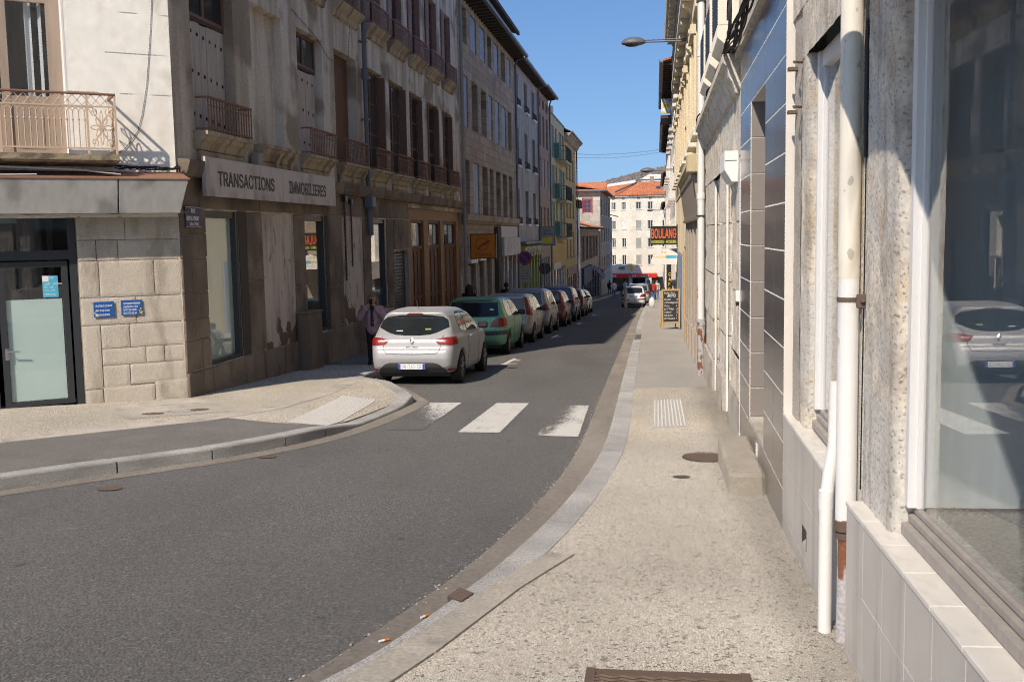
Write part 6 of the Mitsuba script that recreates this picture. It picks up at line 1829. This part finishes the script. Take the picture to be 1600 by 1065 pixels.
hz = hillz(hx, hy)
n2 = hx.shape[1]
ii, jj = np.meshgrid(np.arange(hx.shape[0] - 1), np.arange(n2 - 1), indexing='ij')
a = (ii * n2 + jj).ravel()
mat('m_hill', lambda p, n, uv: mix((.20, .19, .185), (.15, .15, .135), fbm(p.x * .05, p.y * .05, 1, 3)), .95)
add('hill', trimesh.Trimesh(np.stack([hx, hy, hz], -1).reshape(-1, 3), np.vstack([np.stack([a, a + n2, a + n2 + 1], 1), np.stack([a, a + n2 + 1, a + 1], 1)]), process=False), 'm_hill', kind='structure', smooth=True)
r2 = np.random.default_rng(3)
N = 9000
tx, ty = r2.uniform(-130, 30, N), r2.uniform(640, 960, N)
tz = hillz(tx, ty)
hs_ = r2.uniform(3, 6.5, N)
base = np.array([[0, 0, 0], [1, 0, 0], [0, 1, 0]])
vs, fs = [], []
nt = 12                                                         # bare twigs of every crown, as slim upright slivers
for q in range(nt):
    ang, rr = r2.uniform(0, 2 * np.pi, N), r2.uniform(.2, 1, N) * hs_ * .33
    px_, py_, pz_ = tx + rr * np.cos(ang), ty + rr * np.sin(ang), tz + hs_ * r2.uniform(.45, 1.0, N)
    w_ = r2.uniform(.25, .7, N)
    vs.append(np.stack([np.stack([tx, ty, tz + hs_ * .15], -1), np.stack([px_ - w_, py_, pz_ - hs_ * .12], -1), np.stack([px_ + w_, py_ + .2, pz_], -1)], 1).reshape(-1, 3))
V = np.vstack(vs)
mat('m_wood_far', lambda p, n, uv: mix((.25, .225, .215), (.17, .18, .15), smoothstep(.55, .7, fbm(p.x * .05 + 3, p.y * .03, 2, 3))), .95)
add('woodland', trimesh.Trimesh(V, np.arange(len(V)).reshape(-1, 3), process=False), 'm_wood_far', label='bare winter woodland on the hill above the roofs', cat='woodland', kind='stuff')
# ------------------------------------------------------------------ cars in the street
k, T0 = car('hatch', HATCH, 'p_silver', 'silver hatchback with its back to us, first of the cars parked on the left', -4.18, 17.35)
plate(k, T0, .0, .365, .50, .105, 'DR-140-CB')
PX = lambda pts: [(x, z) for x, z in pts]
# the diamond badge, name lettering, wiper, aerial, stickers
yb = .05
dm = [bar([0 + sx * .0, .052, .885], [sx * .036, .034, .83], .008, 5) for sx in (-1, 1)] + [bar([sx * .036, .034, .83], [0, .022, .775], .008, 5) for sx in (-1, 1)]
add('badge', dm, 'm_chrome', k, to_world=T0)
m = meshkit.text_mesh('CLIO', .034, .006, True)
v = np.array(m.vertices)
v[:, 0] = (v[:, 0] - v[:, 0].mean()) * 1.9
add('lettering', trimesh.Trimesh(np.stack([v[:, 0], .020 - v[:, 2], v[:, 1] + .70], 1), m.faces, process=False), 'm_chrome', k, to_world=T0)
add('lid_handle', bx(-.075, .075, .0, .05, .572, .592, .006), 'm_bumper_black', k, to_world=T0)
add('wiper', [bar([0, .19, .985], [.0, .15, .965], .02, 8), tube([[-.0, .165, .978], [.10, .19, .992], [.30, .20, 1.005]], .011, 6)], 'm_black', k, to_world=T0)
add('sticker', [bx(.22, .33, .205, .212, 1.03, 1.055)], 'm_lime', k, to_world=T0)
add('sticker', [bx(-.32, -.20, .185, .19, 1.00, 1.022)], 'm_ink_white', k, to_world=T0)
add('aerial', tube([[0, .62, 1.41], [0, .58, 1.47], [0, .50, 1.56]], .006, 6), 'm_rail_rust', k, to_world=T0)
k, T0 = car('h307', H307, 'p_green', 'metallic green hatchback parked right in front of the silver one', -4.42, 24.75)
plate(k, T0, -.01, .48, .5, .11, '4021 XR 42')
add('sticker', bar([.47, .2, 1.16], [.47, .205, 1.16], .06, 14), 'm_ink_white', k, to_world=T0)
add('aerial', tube([[0, .75, 1.48], [0, .70, 1.58], [0, .55, 1.80]], .006, 6), 'm_black', k, to_world=T0)
for i, (kd, cf, co, lb, x, y) in enumerate([
        ('upright', UPRIGHT, 'p_beige', 'beige small car with tall red lamps, third in the left row', -4.32, 29.6),
        ('mpv', MPV, 'p_grey', 'tall grey people carrier, fourth in the left row', -4.42, 34.7),
        ('upright', UPRIGHT, 'p_dark_red', 'dark red small car, fifth in the left row', -4.3, 40.2),
        ('mpv', MPV, 'p_navy', 'dark blue people carrier, sixth in the left row', -4.36, 45.2),
        ('h307', H307, 'p_black', 'black hatchback, second from the far end of the left row', -4.4, 51.6),
        ('hatch', HATCH, 'p_white', 'white hatchback at the far end of the left row', -4.45, 57.4)]):
    k, T0 = car(kd, cf, co, lb, x, y)
    plate(k, T0, -.005, .45 if kd != 'hatch' else .365)
for kd, cf, co, lb, x, y in [
        ('h307', H307, 'p_white', 'white hatchback parked by the right kerb far down the street', -1.52, 70.0),
        ('mpv', MPV, 'p_grey', 'grey car half hidden behind the white hatchback on the right', -1.25, 76.5),
        ('mpv', MPV, 'p_white', 'white van-like car beyond the grey one on the right', -1.55, 84.0),
        ('mpv', MPV, 'p_navy', 'dark car farthest down the right kerb', -1.1, 92.0)]:
    k, T0 = car(kd, cf, co, lb, x, y, group='cars parked along the right kerb')
    if y == 70:
        plate(k, T0, -.01, .80, .5, .11)

# ------------------------------------------------------------------ signs, lamps, street furniture
k = thing('street_lamp', 'near grey street lamp on a long arm from the cream house', 'street lamp', 'street lamps')


def lamp(k, y, x0, x1, xw, z, r=.30):
    m = trimesh.creation.icosphere(3, 1.0)
    v = np.array(m.vertices)
    v[:, 2] = np.where(v[:, 2] > 0, v[:, 2] * .14, v[:, 2] * .07)
    v = v * [abs(x1 - x0) / 2, .17, 1.0] + [(x0 + x1) / 2, y, z]
    add('head', trimesh.Trimesh(v, m.faces, process=False), 'm_lead_pipe', k, smooth=True)
    m2 = trimesh.creation.icosphere(2, 1.0)
    m2.apply_scale([abs(x1 - x0) * .33, .11, .06])
    m2.apply_translation([(x0 + x1) / 2 - .02, y, z - .035])
    add('lens', m2, 'm_skylight', k, smooth=True)
    add('arm', [bar([x1 - .08, y, z + .01], [xw, y, z + .0], .022, 8), bar([x1 - .06, y, z + .055], [xw, y, z + .05], .016, 8)], 'm_zinc', k)
    add('wall_plate', bx(xw - .03, xw + .04, y - .08, y + .08, z - .12, z + .16, .01), 'm_zinc', k)


lamp(k, 26.0, -.82, -.23, .80, 6.22)
for y, z, lb in ((48.0, 4.42, 'second street lamp, small and dark against the sky above the far roofs'), (88, 3.45, 'third street lamp, tiny, in front of the apartment house')):
    lamp(thing('street_lamp', lb, 'street lamp', 'street lamps'), y, -.70 if y < 60 else -.75, -.08 if y < 60 else -.2, .80, z)
# bakery sign and awning
k = thing('bakery_sign', 'black bakery sign with big orange letters projecting from the right', 'sign')
ys = 42.0
FB = Frame((0, ys, 0), (1, 0, 0), (0, -1, 0))
add('case', FB.box(-.23, .82, -.16, .0, 1.14, 1.88, .015), 'm_black', k)
add('post', FB.box(.80, .90, -.2, .04, 1.05, 1.95), 'm_black', k)
sq = lambda t, h, w: w / np.ptp(meshkit.text_mesh(t, h, .006, True).vertices[:, 0])
add('lettering', FB.text('BOULANG', -.19, .003, 1.41, .36, sq('BOULANG', .36, .98), True), 'm_boul_red', k)
add('lower_lettering', FB.text('PATISSERIES - BOISSONS', -.19, .003, 1.21, .11, sq('PATISSERIES - BOISSONS', .11, .98), True), 'm_boul_yellow', k)
k = thing('bakery_awning', 'small rounded white bakery awning with yellow marks and a blue strip', 'awning')
g = np.linspace(0, math.pi, 13)
v, f = [], []
for i, t in enumerate(np.linspace(0, math.pi / 2, 8)):
    for a in np.linspace(0, 1, 17):
        u = -1 + 2 * a
        hgt = .36 + .62 * math.cos(t) * (1 - abs(u) ** 2.4 * .75)
        v.append([.84 - 1.03 * (math.sin(t) if i else 0) * (1 - .12 * abs(u) ** 4), 43.2 + u * 1.1, hgt])
v = np.array(v)
for i in range(7):
    for j in range(16):
        q = i * 17 + j
        f += [[q, q + 1, q + 18], [q, q + 18, q + 17]]
add('canvas', trimesh.Trimesh(v, f, process=False), 'm_white', k, smooth=40)
FBs = Frame((0, 42.085, 0), (1, 0, 0), (0, -1, 0))
add('end_panel', FBs.poly(Polygon([(-.19, .36), (-.21, .55), (-.12, .72), (.10, .88), (.36, .99), (.60, .93), (.82, .80), (.82, .36)]), -.03, 0), 'm_white', k)
add('print', [FBs.text('PATISSERIE', -.13, .003, .62, .07, .95, True), FBs.text('B A', .2, .003, .80, .10, 1, True)], 'm_yellow', k)
add('strip', FBs.box(.38, .81, 0, .006, .60, .72), 'm_poster_cyan', k)
k = thing('bakery_menu_sign', 'tall black panel with gold lettering beside the bakery door', 'sign')
FP_ = Frame((0, 46.0, 0), (1, 0, 0), (0, -1, 0))
add('board', FP_.box(.44, .70, -.05, 0, -2.1, .30), 'm_black', k)
add('frame', [FP_.box(.70, .85, -.06, .01, -2.1, .36), FP_.box(.38, .44, -.06, .01, -2.1, .30)], 'm_white', k)
add('lettering', [FP_.text(ch, .53, .002, -.25 - .22 * i, .13, .8, True) for i, ch in enumerate('CAFES')], 'm_yellow', k)
# menu board
k = thing('menu_board', 'black chalk menu board in an orange wooden frame on the right pavement', 'sign')
FM = Frame((.175, 35.6, 0), (.985, .17, 0), (.17, -.985, 0))
zg = gz(35.6)
add('frame', [FM.box(0, .055, -.02, .02, zg + .0, zg + 1.36, .006), FM.box(.575, .63, -.02, .02, zg + .02, zg + 1.36, .006), FM.box(.055, .575, -.02, .02, zg + 1.30, zg + 1.36, .006), FM.box(.055, .575, -.02, .02, zg + .20, zg + .25, .006)], 'm_oak', k)
add('slate', FM.box(.055, .575, -.012, .006, zg + .25, zg + 1.30), 'm_slate', k)
add('back_legs', [bar(FM.pt(.06, -.03, zg + 1.3), FM.pt(.06, -.55, zg + .02), .02, 6), bar(FM.pt(.57, -.03, zg + 1.3), FM.pt(.57, -.55, zg + .02), .02, 6)], 'm_oak', k)
tx = []
for i, (a, b) in enumerate([('Boutique Pizza', ''), ('RETIZ', ''), ('Royale', '10'), ('4 Fromages', '10'), ('Pizza', '8'), ('La 3 Filets', '10'), ('Canard', '12'), ('Bambino', '6'), ('Parmesane', '9')]):
    z = zg + 1.20 - i * .108
    h = .06 if i != 1 else .085
    t = FM.text(a, .09 if i != 1 else .20, .0065, z, h, .85 if i else .62, i == 1, .002, slant=.15)
    tx.append(t)
    if b:
        tx.append(FM.text(b, .49, .0065, z, .055, .8, False, .002))
add('chalk_writing', tx, 'm_ink_white', k)
k = thing('waste_bag', 'small white sack standing on the right pavement beyond the menu board', 'bag')
m = trimesh.creation.icosphere(2, 1)
m.vertices = np.array(m.vertices) * [.2, .18, .32] * (1 + .12 * (meshkit.fbm(np.array(m.vertices) * 2.1, 2)[:, None] - .5)) + [-.28, 66, gz(66) + .28]
add('sack', m, 'm_white', k, smooth=True)
add('knot', bar([-.28, 66, gz(66) + .55], [-.27, 66, gz(66) + .68], .05, 6, .02), 'm_white', k)
k = thing('bollard', 'pale post standing in the road beside the far white hatchback', 'post')
add('shaft', [bar([-1.95, 66.5, gz(66.5) + RD], [-1.95, 66.5, gz(66.5) + 1.2], .11, 12)], 'm_concrete', k)
add('cap', trimesh.creation.icosphere(2, .11).apply_translation([-1.95, 66.5, gz(66.5) + 1.2]), 'm_concrete', k)
# orange hanging sign
k = thing('hanging_sign', 'square orange shop sign with a red ring projecting from the ashlar house', 'sign')
FO = Frame((0, 38.0, 0), (1, 0, 0), (0, -1, 0))
add('panel', FO.box(-6.78, -5.86, -.12, 0, .82, 1.68, .01), 'm_orange', k)
add('frame', [FO.box(-6.80, -5.84, -.13, .008, 1.68, 1.71), FO.box(-6.80, -5.84, -.13, .008, .79, .82), FO.box(-5.86, -5.83, -.13, .008, .79, 1.71), FO.box(-6.81, -6.78, -.13, .008, .79, 1.71)], 'm_dark_metal', k)
g = np.linspace(.5, 2 * math.pi - .25, 26)
add('emblem', [tube([FO.pt(-6.36 + .24 * math.cos(a), .006, 1.33 + .23 * math.sin(a)) for a in g], .012, 5), FO.poly(Polygon([(-6.56, 1.05), (-6.50, 1.22), (-6.38, 1.33), (-6.22, 1.42), (-6.04, 1.47), (-6.08, 1.40), (-6.12, 1.36), (-6.2, 1.30), (-6.34, 1.26), (-6.45, 1.16)]), .002, .01), FO.text('REPAS', -6.62, .003, .90, .09, 1.6, True)], 'm_sign_red', k)
k = thing('cafe_sign', 'grey square cafe sign with a yellow patch on the rose stone house', 'sign')
FG = Frame((0, 61.8, 0), (1, 0, 0), (0, -1, 0))
add('panel', FG.box(-6.9, -5.98, -.14, 0, 1.02, 2.04, .01), 'm_grey_sign', k)
add('frame', [FG.box(-6.92, -5.96, -.15, .01, 2.04, 2.09), FG.box(-6.92, -5.96, -.15, .01, .97, 1.02), FG.box(-5.98, -5.93, -.15, .01, .97, 2.09)], 'm_green_shutter', k)
add('lettering', [FG.text('CAFE', -6.62, .003, 1.80, .13, 1.0, True), FG.text("d'Arome", -6.82, .003, 1.60, .14, 1.0, True, slant=.2)], 'm_sign_text', k)
add('patch', FG.poly(Polygon([(-6.78, 1.12), (-6.15, 1.10), (-6.12, 1.45), (-6.3, 1.52), (-6.4, 1.44), (-6.76, 1.42)]), .001, .008), 'm_yellow', k)
# road signs
k = thing('no_parking_sign', 'round blue no-parking sign with a red rim and a text plate below it', 'road sign')
FN = Frame((0, 44.0, 0), (1, 0, 0), (0, -1, 0))
zg = gz(44)
add('post', bar([-5.53, 44.03, zg], [-5.53, 44.03, .9], .03, 10), 'm_zinc', k)
disc = lambda r, w0, w1, x=-5.53, z=.66, fr=FN: bar(fr.pt(x, w0, z), fr.pt(x, w1, z), r, 28)
add('disc', disc(.30, -.01, 0), 'm_sign_red', k)
add('face', disc(.225, 0, .004), 'm_blue_sign', k)
add('bar', FN.map(hull([[-5.53 + a * .2 * .707 + b * .03, w, .66 - a * .2 * .707 + b * .03] for a in (-1, 1) for b in (-1, 1) for w in (.004, .007)])), 'm_sign_red', k)
add('text_plate', FN.box(-5.75, -5.31, -.008, 0, -.40, .33), 'm_grey_sign', k)
add('lettering', [FN.text(t, -5.72, .001, z, .055, .75, True, .003) for t, z in (('SAUF', .22), ('LIVRAISONS', .10), ('de 7H a 12H', -.02), ('et 14H a 18H', -.14), ('SAMEDI 7H-12H', -.26))], 'm_sign_text', k)
k = thing('road_sign_back', 'dark back of a round road sign on a post by the left kerb', 'road sign')
add('disc', bar([-5.32, 50, .0], [-5.32, 50.02, .0], .29, 28), 'm_sign_text', k)
add('post', bar([-5.32, 49.96, gz(50)], [-5.32, 49.96, .28], .03, 8), 'm_zinc', k)
k = thing('no_entry_sign', 'small round red-rimmed road sign at the end of the left pavement', 'road sign')
add('disc', bar([-6.2, 118, -2.7], [-6.2, 118.03, -2.7], .33, 24), 'm_sign_red', k)
add('face', bar([-6.2, 117.99, -2.7], [-6.2, 118, -2.7], .20, 24), 'm_blue_sign', k)
add('post', bar([-6.2, 118.06, gz(118)], [-6.2, 118.06, -2.4], .04, 8), 'm_zinc', k)
k = thing('overhead_cable', 'thin pale wires strung across the street far off', 'cable')
add('wire', [tube(sag([-6.8, 84, 8.0], [.7, 80, 7.85], .2), .014, 4), tube(sag([-6.8, 84.2, 7.75], [.7, 80.2, 7.7], .25), .012, 4)], 'm_zinc', k)

# ------------------------------------------------------------------ people
for nm_, c_ in (('c_pink', (.46, .29, .345)), ('c_black', (.012, .012, .014)), ('c_dark', (.03, .03, .04)), ('c_skin', (.48, .28, .20)), ('c_blond', (.24, .14, .07)), ('c_hair', (.035, .022, .015)), ('c_maroon', (.13, .03, .035)), ('c_blue', (.06, .12, .30)), ('c_white', (.6, .6, .58)), ('c_red', (.45, .04, .03))):
    mat(nm_, c_, .8)


def limb(js, fine=.03, it=6):
    """one smooth body from chains of (x, y, z, r) joints"""
    parts = []
    for ch in js:
        for a, b in zip(ch[:-1], ch[1:]):
            p = []
            for (x, y, z, r) in (a, b):
                s = trimesh.creation.icosphere(1, r)
                p.append(np.array(s.vertices) + [x, y, z])
            parts.append(m3.Manifold.hull_points(np.vstack(p)))
    m = unman(m3.Manifold.batch_boolean(parts, m3.OpType.Add).refine_to_length(fine))
    m = trimesh.Trimesh(m.vertices, m.faces, process=True)
    trimesh.smoothing.filter_taubin(m, .5, .52, it)
    return m


def hand(w, d, up, curl=.6):
    """palm, four fingers of unequal length and a thumb; w wrist, d towards the fingers, up the back of the hand"""
    w, d, up = (np.array(q, float) for q in (w, d, up))
    d /= np.linalg.norm(d)
    s = np.cross(d, up)
    s /= np.linalg.norm(s)
    up = np.cross(s, d)
    ch = [[(*(w), .026), (*(w + d * .085), .034)]]
    for i, ln_ in enumerate((.068, .078, .073, .058)):
        b = w + d * .085 + s * (.030 - .02 * i)
        m1 = b + d * ln_ * .55 - up * ln_ * .3 * curl
        ch.append([(*b, .0105), (*m1, .0095), (*(m1 + d * ln_ * .25 - up * ln_ * .5 * curl), .0085)])
    b = w + d * .03 + s * .032
    ch.append([(*b, .013), (*(b + s * .028 + d * .035 - up * .01), .011), (*(b + s * .03 + d * .065 - up * .03), .009)])
    return ch


def person(name, label, x, y, yaw, h, coat, legs, hair, pose='walk', skin='c_skin', group=None, long_hair=True, bag=None, coat_len=.50):
    s = h / 1.66
    k = thing(name, label, 'person', group)
    T0 = T().translate([x, y, gz(y)]).rotate([0, 0, 1], yaw).scale(s)

    def put(nm, mesh, m, sm=True, par=None):
        return add(nm, mesh, m, par or k, smooth=sm, to_world=T0)
    st = .17 if pose == 'walk' else .04
    # faces +y; feet on z = 0
    L_ = [[(.09, 0, .84, .10), (.10, st * .4, .46, .062), (.10, st, .09, .042), (.105, st + .14, .045, .038)], [(-.09, 0, .84, .10), (-.10, -st * .2, .46, .062), (-.10, -st, .09, .042), (-.105, -st + .14, .045, .038)], [(-.08, 0, .86, .12), (.08, 0, .86, .12)]]
    body = L_ + [[(0, 0, .88, .14), (0, 0, 1.10, .13), (0, .0, 1.26, .15)], [(-.14, 0, 1.33, .075), (.14, 0, 1.33, .075)], [(0, 0, 1.36, .07), (0, .015, 1.44, .052), (0, .02, 1.50, .06)]]
    if pose == 'photo':
        arms = [[(sx * .17, 0, 1.33, .066), (sx * .30, .10, 1.13, .056), (sx * .13, .26, 1.37, .045)] for sx in (-1, 1)]
        wr_ = [((sx * .13, .26, 1.37), (-sx * .55, .25, .8), (sx * .8, 0, .4)) for sx in (-1, 1)]
    else:
        arms = [[(sx * .18, 0, 1.33, .06), (sx * .235, -.03 + sx * .05, 1.08, .048), (sx * .22, .06 + sx * .07, .86, .036)] for sx in (-1, 1)]
        wr_ = [((sx * .22, .06 + sx * .07, .86), (0, .25, -1), (sx, 0, .1)) for sx in (-1, 1)]
    put('legs', limb(L_), legs)
    jk = [[(0, 0, .88, .185), (0, 0, 1.05, .19), (0, 0, 1.24, .195)], [(-.15, 0, 1.31, .10), (.15, 0, 1.31, .10)], [(0, -.005, 1.32, .10), (0, 0, 1.41, .075)]]
    jk[0][0] = (0, 0, 1.38 - coat_len, .185)
    sl = [[(a[0], a[1], a[2], r) for a, r in zip(ch, (.095, .088, .066) if coat == 'c_pink' else (.08, .07, .055))] for ch in arms]
    put('coat', limb(jk + sl), coat)
    head = limb([[(0, .0, 1.42, .055), (0, .012, 1.50, .06)], [(0, .02, 1.545, .085), (0, .005, 1.585, .095), (0, .0, 1.60, .088)], [(0, .075, 1.50, .035), (0, .05, 1.49, .05)], [(0, .10, 1.565, .012), (0, .115, 1.535, .017)], [(-.092, 0, 1.555, .02), (-.09, -.005, 1.575, .022)], [(.092, 0, 1.555, .02), (.09, -.005, 1.575, .022)]], .014, 3)
    put('head', head, skin)
    put('eye', [trimesh.creation.icosphere(1, .012).apply_translation([sx * .034, .092, 1.572]) for sx in (-1, 1)], 'c_dark')
    put('mouth', bar([-.022, .098, 1.502], [.022, .098, 1.502], .007, 5), 'c_maroon')
    hr = [[(0, -.02, 1.60, .105), (0, -.03, 1.565, .10)], [(0, .035, 1.645, .07), (0, 0, 1.65, .075)]]
    if long_hair:
        hr += [[(sx * .07, -.01, 1.60, .06), (sx * .095, -.01, 1.48, .05), (sx * .10, .02, 1.36, .04)] for sx in (-1, 1)] + [[(0, -.06, 1.55, .08), (0, -.08, 1.40, .07)]]
    put('hair', limb(hr, .03, 3), hair)
    for w_, d_, u_ in wr_:
        put('hand', limb(hand(w_, d_, u_), .006, 2), skin)
    if pose == 'photo':
        put('phone', bx(-.04, .04, .30, .312, 1.46, 1.60, .004), 'c_black')
        put('scarf', limb([[(0, .12, 1.40, .05), (0, .17, 1.2, .045), (0, .165, .95, .045)]], .03), 'c_dark')
        put('coat_quilting', [trimesh.Trimesh(*(lambda t: (np.asarray(t.vertices) * [1, 1, 1], t.faces))(tube([[.200 * math.cos(a), .200 * math.sin(a), z] for a in np.linspace(0, 2 * math.pi, 20)], .012, 5)), process=False) for z in (.92, 1.02, 1.12, 1.21)], coat)
    put('shoe', [limb([[(sx * .102, (st if sx > 0 else -st) - .03, .04, .045), (sx * .107, (st if sx > 0 else -st) + .14, .035, .038)]], .03, 2) for sx in (-1, 1)], 'c_black')
    if bag:
        b = thing('handbag', bag, 'bag')
        T1 = T0
        add('body', bx(-.42, -.20, -.02, .12, .78, 1.02, .03), 'c_black', b, to_world=T1)
        add('strap', tube([[-.30, .05, 1.0], [-.27, .05, 1.2], [-.2, .03, 1.39]], .012, 5), 'c_black', b, to_world=T1)
    return k


person('person', 'woman in a pink quilted jacket and black trousers raising a phone to her face', -5.76, 20.7, 186, 1.42, 'c_pink', 'c_black', 'c_blond', 'photo', bag='black shoulder bag hanging at the side of the woman in pink')
person('person', 'dark-clothed person with their back turned, behind the green car', -6.2, 34.2, 10, 1.56, 'c_black', 'c_black', 'c_hair')
person('person', 'dark-clothed person by the shop fronts beside the white fascia, behind the parked row', -6.15, 42.6, 0, 1.62, 'c_black', 'c_black', 'c_hair', long_hair=False)
person('person', 'walker in a black coat and maroon trousers on the right pavement far away', -.62, 82.0, 0, 1.70, 'c_dark', 'c_maroon', 'c_hair', long_hair=False)
person('person', 'walker with a red top and blue jeans just beyond the black-coated one', -.25, 88.0, 0, 1.66, 'c_red', 'c_blue', 'c_hair')
person('person', 'pedestrian in pale clothes between the far pavement and the bar', .05, 96.0, 180, 1.68, 'c_white', 'c_blue', 'c_hair', long_hair=False)
person('person', 'pedestrian in a light top crossing left of the far parked cars', -4.2, 104, 0, 1.7, 'c_white', 'c_blue', 'c_hair', long_hair=False)
person('person', 'dark-clothed pedestrian on the left pavement near the end of the street', -6.0, 135, 0, 1.75, 'c_black', 'c_black', 'c_hair', long_hair=False)
person('person', 'pedestrian in a white top and dark trousers outside the bar', -4.4, 150, 180, 1.7, 'c_white', 'c_dark', 'c_hair', long_hair=False)
